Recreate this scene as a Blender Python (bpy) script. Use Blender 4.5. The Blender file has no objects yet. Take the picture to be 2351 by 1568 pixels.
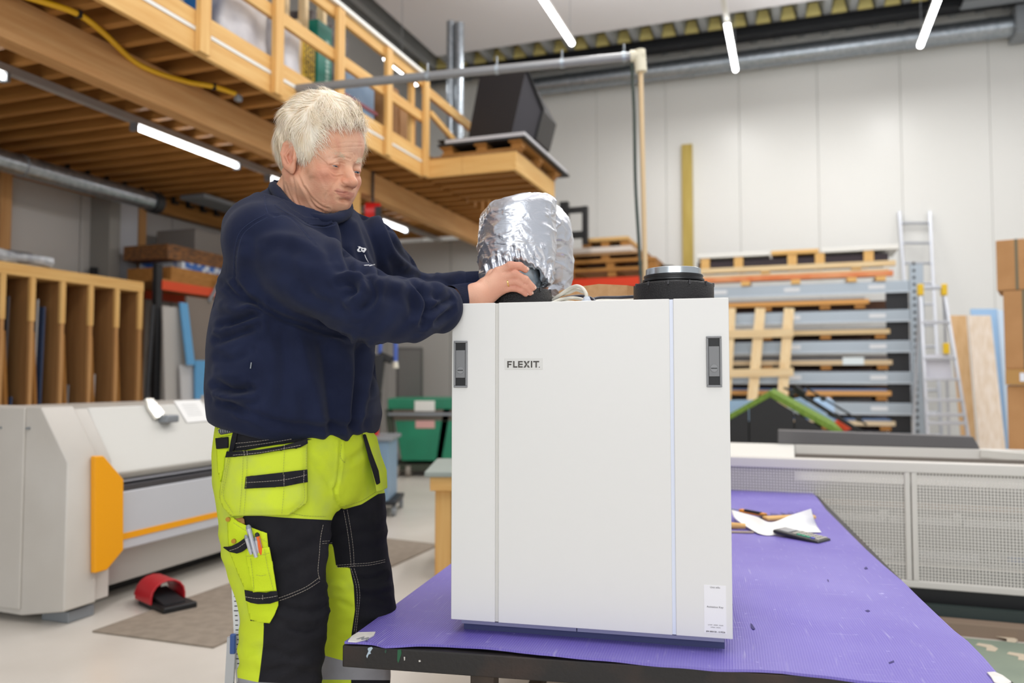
import bpy, bmesh, math, random
import numpy as np
from mathutils import Vector, Matrix, noise as mnoise
from mathutils.bvhtree import BVHTree
random.seed(7); np.random.seed(7)
SC = bpy.context.scene; COL = SC.collection
R = math.radians
# ------------------------------------------------------------------ camera
CAMH = 1.08; F = 1829.0; CX = 1175.5; CY = 784.0; PIT = R(2.7)
cam = bpy.data.cameras.new('camera'); camo = bpy.data.objects.new('camera', cam); COL.objects.link(camo)
camo.location = (0, 0, CAMH); camo.rotation_euler = (R(90) + PIT, 0, 0)
cam.sensor_width = 36; cam.lens = 36 * F / 2351; cam.clip_start = 0.05; cam.clip_end = 60
cam.dof.use_dof = True; cam.dof.focus_distance = 1.72; cam.dof.aperture_fstop = 2.5
SC.camera = camo
# ------------------------------------------------------------------ world, exposure, large lights
SC.view_settings.view_transform = 'Standard'; SC.view_settings.look = 'None'
SC.view_settings.gamma = 1; SC.view_settings.exposure = 0.0; SC.view_settings.use_curve_mapping = False
w = bpy.data.worlds.new('daylight'); SC.world = w; w.use_nodes = True
w.node_tree.nodes['Background'].inputs[0].default_value = (0.93, 0.96, 1.0, 1)
w.node_tree.nodes['Background'].inputs[1].default_value = 0.62
def b2w(s, t, z=0.0):
    a = R(19.43); return Vector((s * math.cos(a) + t * math.sin(a), -s * math.sin(a) + t * math.cos(a), z))
def area(name, loc, target, sx, sy, power, col=(1, 1, 1)):
    l = bpy.data.lights.new(name, 'AREA'); l.shape = 'RECTANGLE'; l.size = sx; l.size_y = sy; l.energy = power; l.color = col
    o = bpy.data.objects.new(name, l); COL.objects.link(o); o.location = loc
    o.rotation_euler = (Vector(target) - Vector(loc)).to_track_quat('-Z', 'Y').to_euler(); return o
# tall window wall behind the photographer, and the hall's suspended lamp rows outside the frame
area('window_light', b2w(1.5, -5.0, 2.6), b2w(0.0, 3.0, 1.2), 6.0, 3.0, 182, (0.95, 0.98, 1.0))
for (s_, t_, L_, p_) in ((-0.6, 1.2, 5.0, 72), (2.2, 3.0, 6.0, 85), (-1.6, 7.0, 5.0, 66), (1.2, 8.4, 5.0, 52), (4.4, 8.0, 5.0, 54)):
    area('hall_lamp_light', b2w(s_, t_, 5.45), b2w(s_, t_, 0), 0.25, L_, p_, (1.0, 0.985, 0.96))
    area('ceiling_fill_light', b2w(s_, t_, 5.5), b2w(s_, t_, 9), 1.6, L_ + 1.5, p_ * .62, (1.0, 0.985, 0.96))  # added unseen upward fill, wider than any lamp, to brighten the ceiling
# ------------------------------------------------------------------ geometry of the view (metres from pixels of the survey photo)
def ray(px, py):
    u = (px - CX) / F; v = (CY - py) / F
    return Vector((u, math.cos(PIT) - v * math.sin(PIT), math.sin(PIT) + v * math.cos(PIT)))
O0 = Vector((0, 0, CAMH))
def atY(px, py, Y): r = ray(px, py); return O0 + r * (Y / r.y)
def atZ(px, py, z): r = ray(px, py); return O0 + r * ((z - CAMH) / r.z)
AB = R(19.43); DS = Vector((math.cos(AB), -math.sin(AB), 0)); DT = Vector((math.sin(AB), math.cos(AB), 0))
def st(p): return (p.x * DS.x + p.y * DS.y, p.x * DT.x + p.y * DT.y, p.z)
def hitS(px, py, s): r = ray(px, py); return st(O0 + r * (s / r.dot(DS)))
def hitT(px, py, t): r = ray(px, py); return st(O0 + r * (t / r.dot(DT)))
def hitZ(px, py, z): return st(atZ(px, py, z))
def proj(p):
    d = Vector(p) - O0; y = d.y * math.cos(PIT) + d.z * math.sin(PIT); z = -d.y * math.sin(PIT) + d.z * math.cos(PIT)
    return (CX + F * d.x / y, CY - F * z / y)
WLD = Matrix.Identity(4); BLD = Matrix.Rotation(-AB, 4, 'Z')
# ------------------------------------------------------------------ materials
def lin(c):
    if isinstance(c, str): c = [int(c[i:i + 2], 16) / 255 for i in (0, 2, 4)]
    return tuple((x / 12.92 if x <= .04045 else ((x + .055) / 1.055) ** 2.4) for x in c) + (1,)
MATS = {}
def mat(name, c, rough=.5, metal=0, c2=None, ns=8, ndet=4, stretch=(1, 1, 1), bump=0, bs=60, emit=None, spec=.5, coat=0, sheen=0, sss=0, alpha=1, contrast=(.35, .65)):
    if name in MATS: return MATS[name]
    m = bpy.data.materials.new(name); m.use_nodes = True; nt = m.node_tree; b = nt.nodes['Principled BSDF']
    b.inputs['Base Color'].default_value = lin(c); b.inputs['Roughness'].default_value = rough; b.inputs['Metallic'].default_value = metal
    b.inputs['Specular IOR Level'].default_value = spec; b.inputs['Coat Weight'].default_value = coat
    if sheen: b.inputs['Sheen Weight'].default_value = sheen
    if sss:
        b.inputs['Subsurface Weight'].default_value = sss; b.inputs['Subsurface Radius'].default_value = (.012, .004, .002); b.inputs['Subsurface Scale'].default_value = 1
    if emit:
        b.inputs['Emission Color'].default_value = lin(c); b.inputs['Emission Strength'].default_value = emit
    if alpha < 1: b.inputs['Alpha'].default_value = alpha
    tc = nt.nodes.new('ShaderNodeTexCoord'); mp = nt.nodes.new('ShaderNodeMapping'); mp.inputs['Scale'].default_value = stretch
    nt.links.new(tc.outputs['Object'], mp.inputs['Vector'])
    if c2:
        n = nt.nodes.new('ShaderNodeTexNoise'); n.inputs['Scale'].default_value = ns; n.inputs['Detail'].default_value = ndet
        nt.links.new(mp.outputs[0], n.inputs['Vector'])
        r = nt.nodes.new('ShaderNodeValToRGB'); r.color_ramp.elements[0].position = contrast[0]; r.color_ramp.elements[1].position = contrast[1]
        r.color_ramp.elements[0].color = lin(c); r.color_ramp.elements[1].color = lin(c2)
        nt.links.new(n.outputs['Fac'], r.inputs[0]); nt.links.new(r.outputs[0], b.inputs['Base Color'])
    if bump:
        n2 = nt.nodes.new('ShaderNodeTexNoise'); n2.inputs['Scale'].default_value = bs; n2.inputs['Detail'].default_value = 3
        nt.links.new(mp.outputs[0], n2.inputs['Vector'])
        bp = nt.nodes.new('ShaderNodeBump'); bp.inputs['Strength'].default_value = bump; bp.inputs['Distance'].default_value = .002
        nt.links.new(n2.outputs['Fac'], bp.inputs['Height']); nt.links.new(bp.outputs[0], b.inputs['Normal'])
    MATS[name] = m; return m
def wood(name, c, c2, axis):
    st_ = {'s': (1.2, 22, 22), 't': (22, 1.2, 22), 'z': (22, 22, 1.2)}[axis]
    return mat(name + '_' + axis, c, .6, c2=c2, ns=1.6, ndet=5, stretch=st_, contrast=(.3, .7), spec=.3)
# ------------------------------------------------------------------ mesh builder
class MB:
    def __init__(s, frame=WLD): s.v = []; s.f = []; s.fm = []; s.fr = frame; s.mi = 0
    def add(s, vs, fs):
        n = len(s.v); s.v += [s.fr @ Vector(v) for v in vs]; s.f += [tuple(i + n for i in f) for f in fs]; s.fm += [s.mi] * len(fs); return s
    def box(s, x0, x1, y0, y1, z0, z1, M=None):
        vs = [Vector((x, y, z)) for x in (x0, x1) for y in (y0, y1) for z in (z0, z1)]
        if M: vs = [M @ v for v in vs]
        return s.add(vs, [(0, 1, 3, 2), (4, 6, 7, 5), (0, 4, 5, 1), (2, 3, 7, 6), (0, 2, 6, 4), (1, 5, 7, 3)])
    def cbox(s, c, d, M=None):
        T = Matrix.Translation(Vector(c)) @ (M.to_4x4() if M else WLD)
        return s.box(-d[0] / 2, d[0] / 2, -d[1] / 2, d[1] / 2, -d[2] / 2, d[2] / 2, T)
    def beam(s, a, b, w, h, up=(0, 0, 1)):
        a = Vector(a); b = Vector(b); d = (b - a); L = d.length; d.normalize(); u = Vector(up); x = d.cross(u)
        if x.length < 1e-3: x = d.cross(Vector((0, 1, 0)))
        x.normalize(); u = x.cross(d); M = Matrix((x, d, u)).transposed().to_4x4(); M.translation = a
        return s.box(-w / 2, w / 2, 0, L, -h / 2, h / 2, M)
    def prism(s, pts, vec):           # polygon (3D points) extruded along vec
        pts = [Vector(p) for p in pts]; n = len(pts); vec = Vector(vec)
        nrm = Vector((0, 0, 0))
        for i in range(n): nrm += pts[i].cross(pts[(i + 1) % n])
        if nrm.dot(vec) > 0: pts = pts[::-1]
        vs = pts + [p + vec for p in pts]
        return s.add(vs, [tuple(range(n)), tuple(range(2 * n - 1, n - 1, -1))] + [(i, i + n, (i + 1) % n + n, (i + 1) % n) for i in range(n)])
    def tube(s, pts, r, n=12, cap=True, closed=False):
        pts = [Vector(p) for p in pts]; N = len(pts); rs = r if isinstance(r, (list, tuple)) else [r] * N
        vs = []; fs = []; pu = None
        for i in range(N):
            if closed: d = pts[(i + 1) % N] - pts[i - 1]
            else: d = pts[min(i + 1, N - 1)] - pts[max(i - 1, 0)]
            d.normalize()
            if pu is None: u = d.orthogonal().normalized()
            else: u = (pu - d * pu.dot(d)).normalized()
            pu = u; w_ = d.cross(u)
            for k in range(n):
                a = 2 * math.pi * k / n; vs.append(pts[i] + (u * math.cos(a) + w_ * math.sin(a)) * rs[i])
        for i in range(N if closed else N - 1):
            for k in range(n):
                a = i * n + k; b = i * n + (k + 1) % n; j = ((i + 1) % N) * n
                fs.append((a, b, j + (k + 1) % n, j + k))
        if cap and not closed: fs += [tuple(range(n - 1, -1, -1)), tuple(range((N - 1) * n, N * n))]
        return s.add(vs, fs)
    def lathe(s, prof, c, n=32, M=None, a0=0, a1=2 * math.pi):   # prof [(r,z)], open or closed by r=0 ends
        vs = []; fs = []; m = len(prof); full = abs(a1 - a0 - 2 * math.pi) < 1e-6; N = n if full else n + 1
        for k in range(N):
            a = a0 + (a1 - a0) * k / n
            for (r, z) in prof:
                v = Vector((r * math.cos(a), r * math.sin(a), z)); v = (M @ v) if M else v; vs.append(v + Vector(c))
        for k in range(n):
            k2 = (k + 1) % N
            for j in range(m - 1): fs.append((k * m + j, k2 * m + j, k2 * m + j + 1, k * m + j + 1))
        return s.add(vs, fs)
    def grid(s, P):                   # P[i][j] -> points
        n = len(P); m = len(P[0]); vs = [p for row in P for p in row]
        return s.add(vs, [(i * m + j, i * m + j + 1, (i + 1) * m + j + 1, (i + 1) * m + j) for i in range(n - 1) for j in range(m - 1)])
    def build(s, name, mat_, parent=None, smooth=False, bevel=0, label=None, kind=None, cat=None, group=None, weld=False, bseg=2):
        me = bpy.data.meshes.new(name); V = s.v
        if parent is not None:
            Mi = ROOTM[parent.name_full].inverted(); V = [Mi @ v for v in V]
        me.from_pydata([tuple(v) for v in V], [], s.f)
        for mm in (mat_ if isinstance(mat_, (list, tuple)) else [mat_]): me.materials.append(mm)
        if any(s.fm): me.polygons.foreach_set('material_index', s.fm)
        bm = bmesh.new(); bm.from_mesh(me)
        if weld: bmesh.ops.remove_doubles(bm, verts=bm.verts, dist=1e-5)
        bmesh.ops.recalc_face_normals(bm, faces=bm.faces); bm.to_mesh(me); bm.free()
        if smooth: me.polygons.foreach_set('use_smooth', [True] * len(me.polygons))
        o = bpy.data.objects.new(name, me); COL.objects.link(o)
        if bevel:
            b = o.modifiers.new('bevel', 'BEVEL'); b.width = bevel; b.segments = bseg; b.limit_method = 'ANGLE'; b.angle_limit = R(40)
            b.harden_normals = False
            me.polygons.foreach_set('use_smooth', [True] * len(me.polygons))
            for e in (): pass
            wn = o.modifiers.new('wn', 'WEIGHTED_NORMAL'); wn.keep_sharp = True
        elif smooth:
            try: me.set_sharp_from_angle(angle=R(45))
            except Exception: pass
        if parent is not None:
            o.parent = parent; ROOTM[o.name_full] = ROOTM[parent.name_full]
        else: ROOTM[o.name_full] = WLD
        tag(o, label, cat, group, kind); return o
ROOTM = {}
def tag(o, label=None, cat=None, group=None, kind=None):
    if label: o['label'] = label
    if cat: o['category'] = cat
    if group: o['group'] = group
    if kind: o['kind'] = kind
    return o
def thing(name, label, cat, loc=(0, 0, 0), frame=WLD, group=None, kind=None):   # loc is in the given frame
    o = bpy.data.objects.new(name, None); COL.objects.link(o); o.empty_display_size = .1
    M = Matrix.Translation(frame @ Vector(loc)) @ frame
    o.matrix_world = M; o.location = M.to_translation(); o.rotation_euler = M.to_euler()
    ROOTM[o.name_full] = M; tag(o, label, cat, group, kind); return o
def dup(root, dloc, label=None, drot=0):      # copies a thing, its parts and sub-parts
    r = root.copy(); COL.objects.link(r); r.location = root.location + Vector(dloc); r.rotation_euler.z += drot
    if label: r['label'] = label
    for ch in list(root.children):
        c = ch.copy(); COL.objects.link(c); c.parent = r
        for g in list(ch.children):
            d = g.copy(); COL.objects.link(d); d.parent = c
    return r
def B(): return MB(BLD)
def lerp(a, b, t): return a + (b - a) * t
def spline(pts, n=8):
    pts = [Vector(p) for p in pts]; out = []
    for i in range(len(pts) - 1):
        p0 = pts[max(i - 1, 0)]; p1 = pts[i]; p2 = pts[i + 1]; p3 = pts[min(i + 2, len(pts) - 1)]
        for k in range(n):
            t = k / n
            out.append(.5 * ((2 * p1) + (p2 - p0) * t + (2 * p0 - 5 * p1 + 4 * p2 - p3) * t * t + (3 * p1 - p0 - 3 * p2 + p3) * t ** 3))
    out.append(pts[-1]); return out
def text_mesh(body, size, M, name, mat_, parent, depth=.0005, align='CENTER', bold=0):
    cu = bpy.data.curves.new(name, 'FONT'); cu.body = body; cu.size = size; cu.extrude = depth; cu.align_x = align; cu.resolution_u = 2; cu.offset = bold
    to = bpy.data.objects.new(name, cu); COL.objects.link(to); dg = bpy.context.evaluated_depsgraph_get(); dg.update()
    me = bpy.data.meshes.new_from_object(to.evaluated_get(dg)); bpy.data.objects.remove(to)
    mb = MB(); mb.add([M @ v.co for v in me.vertices], [tuple(p.vertices) for p in me.polygons])
    return mb.build(name, mat_, parent)
# ================================================================== palette
WOODL = ('D9A55F', 'E9C07C'); WOODD = ('A8743C', 'BD8648')
wl = {a: wood('pine', *WOODL, a) for a in 'stz'}; wg = {a: wood('glulam', 'BE8A54', 'CFA06A', a) for a in 'stz'}
wj = {a: wood('joist_wood', '9A682F', 'B47F42', a) for a in 'stz'}; wpale = {a: wood('pale_board', 'DDBE8E', 'EBD5AC', a) for a in 'stz'}
wplan = {a: wood('plywood', '94693F', 'AA7D4E', a) for a in 'stz'}
M_galv = mat('galvanised', 'B4BBC2', .32, .85, c2='8E979F', ns=25, contrast=(.3, .7))
M_steel = mat('painted_steel_grey', '8C9196', .45, .3)
M_dark = mat('dark_steel', '2C2D30', .5, .3)
M_black = mat('black_plastic', '141416', .5)
M_white = mat('white_paint', 'E9E8E2', .4)
M_blue = mat('blue_board', '5FA0CF', .6)
M_card = mat('cardboard', 'B98B5C', .8, c2='AD7F50', ns=4)
M_lamp = mat('lamp_tube', 'FFFFFF', .4, emit=9)
M_lamp2 = mat('hall_lamp_tube', 'FFFFFF', .4, emit=14)
M_film = mat('clear_film', 'C9CCD0', .2, spec=.8, c2='9DA1A8', ns=15)
# ================================================================== setting
def panel_material(name, c):
    return mat(name, c, .34, spec=.55, bump=.12, bs=3, stretch=(6, 6, .4))
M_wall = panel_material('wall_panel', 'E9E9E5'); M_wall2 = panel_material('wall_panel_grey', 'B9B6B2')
fl = B().box(-14, 12, -7, 14.6, -.1, 0).build('floor', mat('floor_epoxy', 'D9D3CA', .3, c2='C6BFB5', ns=1.3, ndet=8, contrast=(.4, .75), bump=.1, bs=9), kind='structure')
HZ = 6.72
# back wall of upright panels
wb = B().box(-14, 12, 13.24, 13.34, 0, HZ).build('wall_back', M_wall, kind='structure')
for i in range(15):
    s0 = -10.2 + i * 1.18
    B().box(s0 + .0015, s0 + 1.1785, 13.2, 13.24, 0, HZ).build('panel', M_wall, wb, bevel=.006, bseg=1)
# left wall
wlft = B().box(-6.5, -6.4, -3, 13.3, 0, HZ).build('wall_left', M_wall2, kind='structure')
for i in range(9):
    t0 = 1.0 + i * 1.18
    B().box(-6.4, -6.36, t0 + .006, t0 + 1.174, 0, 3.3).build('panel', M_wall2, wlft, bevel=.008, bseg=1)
# room end wall under the mezzanine
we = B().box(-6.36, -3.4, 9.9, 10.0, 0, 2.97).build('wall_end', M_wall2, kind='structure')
for i in range(3):
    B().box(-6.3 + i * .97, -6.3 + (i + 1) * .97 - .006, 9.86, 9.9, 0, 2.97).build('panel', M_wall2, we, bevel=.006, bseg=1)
# roof: corrugated deck
def deck(s0, s1, t0, t1, z, pitch=.33, h=.13):
    P = []; x = s0
    while x < s1:
        for dx, dz in ((0, 0), (.10, 0), (.145, h), (.285, h)): P.append((x + dx, dz))
        x += pitch
    return [[Vector((a, t0, z + b)), Vector((a, t1, z + b))] for a, b in P]
M_deck = mat('roof_deck', 'A3A7A9', .45, .1)
M_soff = mat('soffit', 'EDECF0', .7)
cb = B(); cb.grid(deck(-10.5, 9.0, -6, 13.2, 6.48, .355, .22)); ceil = cb.build('ceiling', M_deck, kind='structure')
B().box(-10.5, 9, -6, 13.25, 6.72, 6.8).build('roof_slab', mat('insulation', 'D8C66A', .9), ceil)
B().box(-5.45, 8.9, -6, 11.72, 6.38, 6.44).build('soffit_panel', M_soff, ceil)
# insulation triangles showing in the deck corrugations above the end beam, and the end beam
eb = B(); eb.box(-10, 9, 12.55, 12.63, 6.34, 6.47); eb.box(-10, 9, 12.45, 12.73, 6.33, 6.345); eb.box(-10, 9, 12.45, 12.73, 6.455, 6.47)
eb.build('trim_1', M_dark, kind='structure')
ins = thing('trim_2', None, None, (0, 12.59, 6.47), BLD, kind='structure')
M_ins = mat('foam_wedge', 'D8CB84', .9)
for i in range(40):
    s0 = -6.5 + i * .33 + .145 - 4 * 0
    s0 = -10.5 + .145 + (i + 8) * .355
    B().prism([(s0 - .035, 12.4, 6.475), (s0 + .175, 12.4, 6.475), (s0 + .135, 12.4, 6.66), (s0 + .005, 12.4, 6.66)], (0, .3, 0)).build('foam_wedge', M_ins, ins)
# ------------------------------------------------------------------ ducts
def duct_run(name, label, a, b, r, segs, cat='duct', rib=.15):
    th = thing(name, label, cat, a, BLD)
    a = Vector(a); b = Vector(b); L = (b - a).length; d = (b - a).normalized()
    B().tube([a, b], r, 20).build('pipe', M_galv, th, smooth=True)
    n = int(L / rib)
    for i in range(1, n):
        if segs and i % segs == 0:
            c = a + d * (i * rib); B().tube([c - d * .03, c + d * .03], r * 1.06, 20).build('collar', M_galv, th, smooth=True)
    return th
DZ = 6.02
sL = hitT(1200, 190, 12.85)[0]; sR = hitT(2222, 60, 12.85)[0]
zL = hitT(1240, 186, 12.85)[2]
duct_run('ventilation_duct', 'long round galvanised duct running below the ceiling along the white back wall', (-4.6, 12.9, 6.12), (3.02, 12.9, 6.12), .15, 7)
jb = thing('duct_box', 'grey sheet metal box at the right end of the high wall duct', 'duct box', (3.4, 12.9, 5.92), BLD)
B().box(3.02, 3.72, 12.65, 13.1, 5.92, 6.32).build('casing', M_steel, jb, bevel=.01)
B().tube([(3.72, 12.9, 6.12), (4.4, 12.9, 6.12)], .1, 20).build('outlet', M_galv, jb, smooth=True)
# tray above the junction box
tr = B(); tr.box(2.3, 5.0, 12.2, 12.5, 6.28, 6.3); tr.box(2.3, 5.0, 12.2, 12.21, 6.28, 6.36); tr.box(2.3, 5.0, 12.49, 12.5, 6.28, 6.36)
tr.build('cable_tray', M_steel, cat='cable tray', label='grey metal cable tray under the roof beam at the top right')
# ------------------------------------------------------------------ suspended lamps in the hall
def lamp(label, p0, p1, z, wdt=.07, rail=None, pend=None, group=None):
    s0, t0, _ = p0; s1, t1, _ = p1; sm = (s0 + s1) / 2
    th = thing('strip_lamp', label, 'lamp', (sm, (t0 + t1) / 2, z), BLD, group=group)
    B().box(sm - wdt / 2 - .004, sm + wdt / 2 + .004, t0 - .01, t1 + .01, z + .03, z + .07).build('housing', M_white, th, bevel=.006)
    B().tube([(sm, t0, z + .02), (sm, t1, z + .02)], wdt / 2, 16).build('diffuser', M_lamp2 if z > 5.2 else M_lamp, th, smooth=True)
    if z > 5.2: area('strip_lamp_light', b2w(sm, (t0 + t1) / 2, z - .05), b2w(sm, (t0 + t1) / 2, 0), wdt, t1 - t0, 27, (1, .99, .97))
    if rail: B().box(sm - .03, sm + .03, rail[0], rail[1], z + .06, z + .11).build('rail', M_white, th)
    if pend:
        for t in pend: B().tube([(sm, t, z + .08), (sm, t, 6.375)], .004, 6).build('wire', M_steel, th)
    return th
ZL = 5.55
a = hitZ(1313, 103, ZL); lamp('bright strip lamp hanging left of the three over the hall', (a[0], a[1] - 1.5, 0), a, ZL, pend=(a[1] - 1.4, a[1] - .1))
a0 = hitZ(1668, 60, ZL); a = hitZ(1690, 163, ZL); lamp('bright strip lamp on a white rail, middle of the three over the hall', a0, a, ZL, rail=(a[1] - 4.2, a[1]), pend=(a[1] - .1,))
a = hitZ(2113, 108, ZL); lamp('bright strip lamp hanging nearest the right edge over the hall', (a[0], a[1] - 1.5, 0), a, ZL, pend=(a[1] - 1.4, a[1] - .1))
# lamps over the mezzanine
a0 = hitZ(886, 137, 5.0); a = hitZ(930, 173, 5.0); lamp('strip lamp glowing above the mezzanine rail, long one near the top of the corner post', a0, a, 5.0, pend=(a[1] - .1,))
b0 = hitZ(938, 181, 5.0); b = hitZ(956, 195, 5.0); lamp('small bright strip lamp just right of the mezzanine corner lamp', b0, b, 5.0)
b0 = hitZ(779, 38, 5.0); b = hitZ(797, 64, 5.0); lamp('short bright strip lamp end left above the blue bin on the mezzanine', b0, b, 5.0)
# ================================================================== mezzanine (building frame s,t,z)
ZB = 2.98      # underside of joists
mz = thing('mezzanine', 'timber mezzanine with joists, glulam beam and pine railing at the upper left', 'mezzanine', (-4.8, 4, 0), BLD)
SM = -3.25
# glulam beams
B().box(-3.74, -3.62, 0.0, 9.86, 2.75, ZB).build('glulam_beam', wg['t'], mz, bevel=.006)
B().box(-6.34, -6.24, 0.0, 9.86, 2.83, ZB).build('wall_ledger', wj['t'], mz)
# joists, underside open, deck boards above
t = 0.15; jm = None
while t < 9.7:
    B().box(-6.34, SM - .035, t, t + .05, ZB, ZB + .24).build('joist', wj['s'], mz)
    t += .22
B().box(-6.34, SM - .035, 0.0, 9.86, ZB + .24, ZB + .26).build('deck', wplan['t'], mz)
# joist hangers on the wall ledger
for i in range(14):
    tt = 5.5 + i * 0.22 * 1 - 0.22 * 0 + .03
    k = round((tt - .15) / 0.22); tt = .15 + k * 0.22
    B().box(-6.24, -6.19, tt - .01, tt + .055, ZB - .03, ZB + .1).build('joist_hanger', M_dark, mz)
# rim board, white batten, toe board
B().box(SM - .035, SM, 0.0, 6.72, ZB, ZB + .125).build('rim_board', wl['t'], mz, bevel=.003)
B().box(SM - .03, SM + .002, 0.0, 6.72, ZB + .128, ZB + .15).build('white_batten', M_white, mz)
B().box(SM - .03, SM, 0.0, 6.72, ZB + .152, ZB + .25).build('toe_board', wl['t'], mz, bevel=.003)
# posts
posts_px = [(-260, 0), (110, 0), (456, 100), (629, 205), (773, 185), (886, 345), (975, 400)]
pts_ = []
for px, py in [(200, 0), (456, 112), (629, 212), (773, 200), (886, 345), (973, 395)]:
    tt = hitS(px, 300 if px > 300 else 0, SM)[1]; pts_.append(tt)
pts_ = [pts_[1] - 1.9, pts_[1] - .95] + pts_[1:]
for tt in pts_:
    B().box(SM + .002, SM + .04, tt - .045, tt + .045, ZB + .0, ZB + .93).build('rail_post', wl['z'], mz, bevel=.003)
B().box(SM - .036, SM, 0.0, 6.76, 3.5, 3.59).build('mid_rail', wl['t'], mz, bevel=.003)
B().box(SM - .036, SM, 0.0, 6.76, 3.84, 3.93).build('top_rail', wl['t'], mz, bevel=.003)
B().box(SM - .03, SM + .03, 4.9, 6.78, 3.932, 3.965).build('white_cap', M_white, mz)
B().box(SM - .09, SM - .05, 6.55, 6.62, ZB + .19, 3.9).build('inner_post', wl['z'], mz)
# railing return beyond the landing
B().beam((SM - .05, 6.8, 3.86), (SM + .1, 8.3, 3.70), .036, .09).build('return_rail', wl['t'], mz)
B().beam((SM + .02, 6.8, 3.62), (SM + .25, 7.6, 3.2), .036, .05).build('return_brace', wl['t'], mz)
# landing
LS0, LS1, LT0, LT1 = SM + .0, -2.38, 6.76, 8.0
B().box(LS0, LS1 - .5, LT0, LT0 + .036, ZB, ZB + .19).build('landing_board', wl['s'], mz, bevel=.003)
B().box(LS1 - .498, LS1, LT0, LT0 + .036, ZB, ZB + .19).build('landing_board', wl['s'], mz, bevel=.003)
B().box(LS1, LS1 + .036, LT0, LT1, ZB, ZB + .19).build('landing_side_board', wl['t'], mz, bevel=.003)
for i in range(5):
    tt = LT0 + .14 + i * .225
    B().box(LS0, LS1, tt, tt + .055, ZB + .0, ZB + .17).build('landing_joist', wj['s'], mz)
B().box(LS0 - .2, LS1 + .036, LT0, LT1, ZB + .17, ZB + .19).build('landing_deck', wplan['t'], mz)
# post under the beam
p = hitS(810, 450, -3.68)
B().box(-3.73, -3.63, p[1] - .05, p[1] + .05, 0, 2.75).build('support_post', wl['z'], mz)
# yellow hose along the glulam beam, held by black clips
hp = [(lambda h, g: g if h[2] > 2.952 else h)(hitS(x, y, -3.60), hitZ(x, y, 2.952)) for x, y in [(-60, -40), (20, -18), (95, 3), (180, 33), (240, 78), (300, 135), (350, 163), (430, 188), (490, 199), (540, 215)]]
hz = thing('air_hose', 'yellow air hose sagging along the glulam beam', 'hose', hp[5], BLD)
B().tube(spline(hp, 6), .016, 10).build('hose', mat('yellow_rubber', 'D9A400', .45), hz, smooth=True)
for q in (3, 8):
    c = Vector(hp[q]); B().cbox(c, (.036, .02, .036)).build('clip', M_black, hz)
B().cbox(Vector(hp[-1]) + Vector((.0, .03, -.02)), (.04, .05, .045)).build('valve', M_steel, hz, bevel=.01)
# ---- horizontal boom pipe with drop
pa = atY(556, 216, 5.55); pb = atY(1468, 128, 5.2)
bp_ = thing('pipe_boom', 'long grey conduit pipe reaching from the mezzanine to a beige corner fitting', 'pipe', pb)
mb = MB(); mb.tube([pa, pb], .03, 16); mb.build('pipe', mat('grey_pipe', '8F9092', .35, .4), bp_, smooth=True)
d_ = (pb - pa).normalized()
M_pvc = mat('beige_pvc', 'E2DCC4', .5)
mb = MB(); mb.tube([pb - d_ * .06, pb + d_ * .03], .04, 16); mb.tube([pb + Vector((0.0, 0, .035)), pb + Vector((.01, 0, -.11))], .04, 16); mb.build('elbow', M_pvc, bp_, smooth=True)
q0 = pb + Vector((.008, 0, -.1)); q1 = atY(1487, 700, 5.2)
mb = MB(); mb.tube([q0, q1 + Vector((0, 0, -.9))], .017, 10); mb.build('drop_pipe', mat('tan_pipe', 'D9BE94', .5), bp_, smooth=True)
for px, py in ((978, 172), (1140, 152), (1292, 140), (1437, 127)):
    f = (px - 556) / (1468 - 556); k = .0
    c = pa + (pb - pa) * ((px - CX) / F * pa.y - pa.x) / (((pb.x - pa.x)) - (px - CX) / F * (pb.y - pa.y))
    mb = MB(); mb.tube([c + Vector((0, 0, -.035)), c + Vector((0, 0, .09))], .007, 8); mb.tube([c + d_ * a * .012 + Vector((0, 0, 0)) for a in (-1, 1)], .035, 14)
    mb.build('hanger_clip', M_galv, bp_, smooth=True)
hs = MB(); hs.tube(spline([atY(1450, 140, 5.22), atY(1456, 260, 5.2), atY(1459, 420, 5.18), atY(1467, 560, 5.15), atY(1472, 660, 5.15), atY(1474, 800, 5.15)], 6), .011, 8)
hs.build('hanging_hose', mat('dark_green_hose', '3F4B45', .5), label='dark green hose hanging straight down beside the beige drop pipe', cat='hose', smooth=True)
# ---- strip lamps under the mezzanine
SLM = -4.46
th = thing('lamp_rail', 'long grey lighting rail under the mezzanine joists carrying strip lamps', 'lighting rail', (SLM, 6, 2.93), BLD)
B().box(SLM - .025, SLM + .025, 0.6, 9.75, 2.925, 2.975).build('rail', mat('grey_rail', 'A9A6A4', .4, .3), th)
def under(px0, py0, px1, py1, label):
    t0 = hitS(px0, py0, SLM)[1]; t1 = hitS(px1, py1, SLM)[1]
    o = thing('strip_lamp', label, 'lamp', (SLM, (t0 + t1) / 2, 2.9), BLD, 'strip lamps under the mezzanine')
    B().tube([(SLM, t0, 2.9), (SLM, t1, 2.9)], .019, 14).build('diffuser', M_lamp, o, smooth=True)
    for tt in (t0, t1): B().box(SLM - .03, SLM + .03, tt - .012, tt + .012, 2.87, 2.925).build('end_cap', M_steel, o)
    return o
under(308, 288, 545, 380, 'brightest long strip lamp under the mezzanine, left of the man')
under(-160, 100, 12, 172, 'strip lamp under the mezzanine cut off by the left edge of the photo')
under(615, 407, 760, 462, 'strip lamp under the mezzanine behind the head of the man')
under(872, 507, 932, 532, 'short strip lamp under the mezzanine right of the man, by the red reel')
for (s_, t_) in ((-4.4, 4.0), (-4.4, 6.0), (-4.4, 8.4)):
    area('mezzanine_lamp_light', b2w(s_, t_, 2.83), b2w(s_, t_, 0), .15, 1.4, 8, (1, .98, .94))
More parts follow.
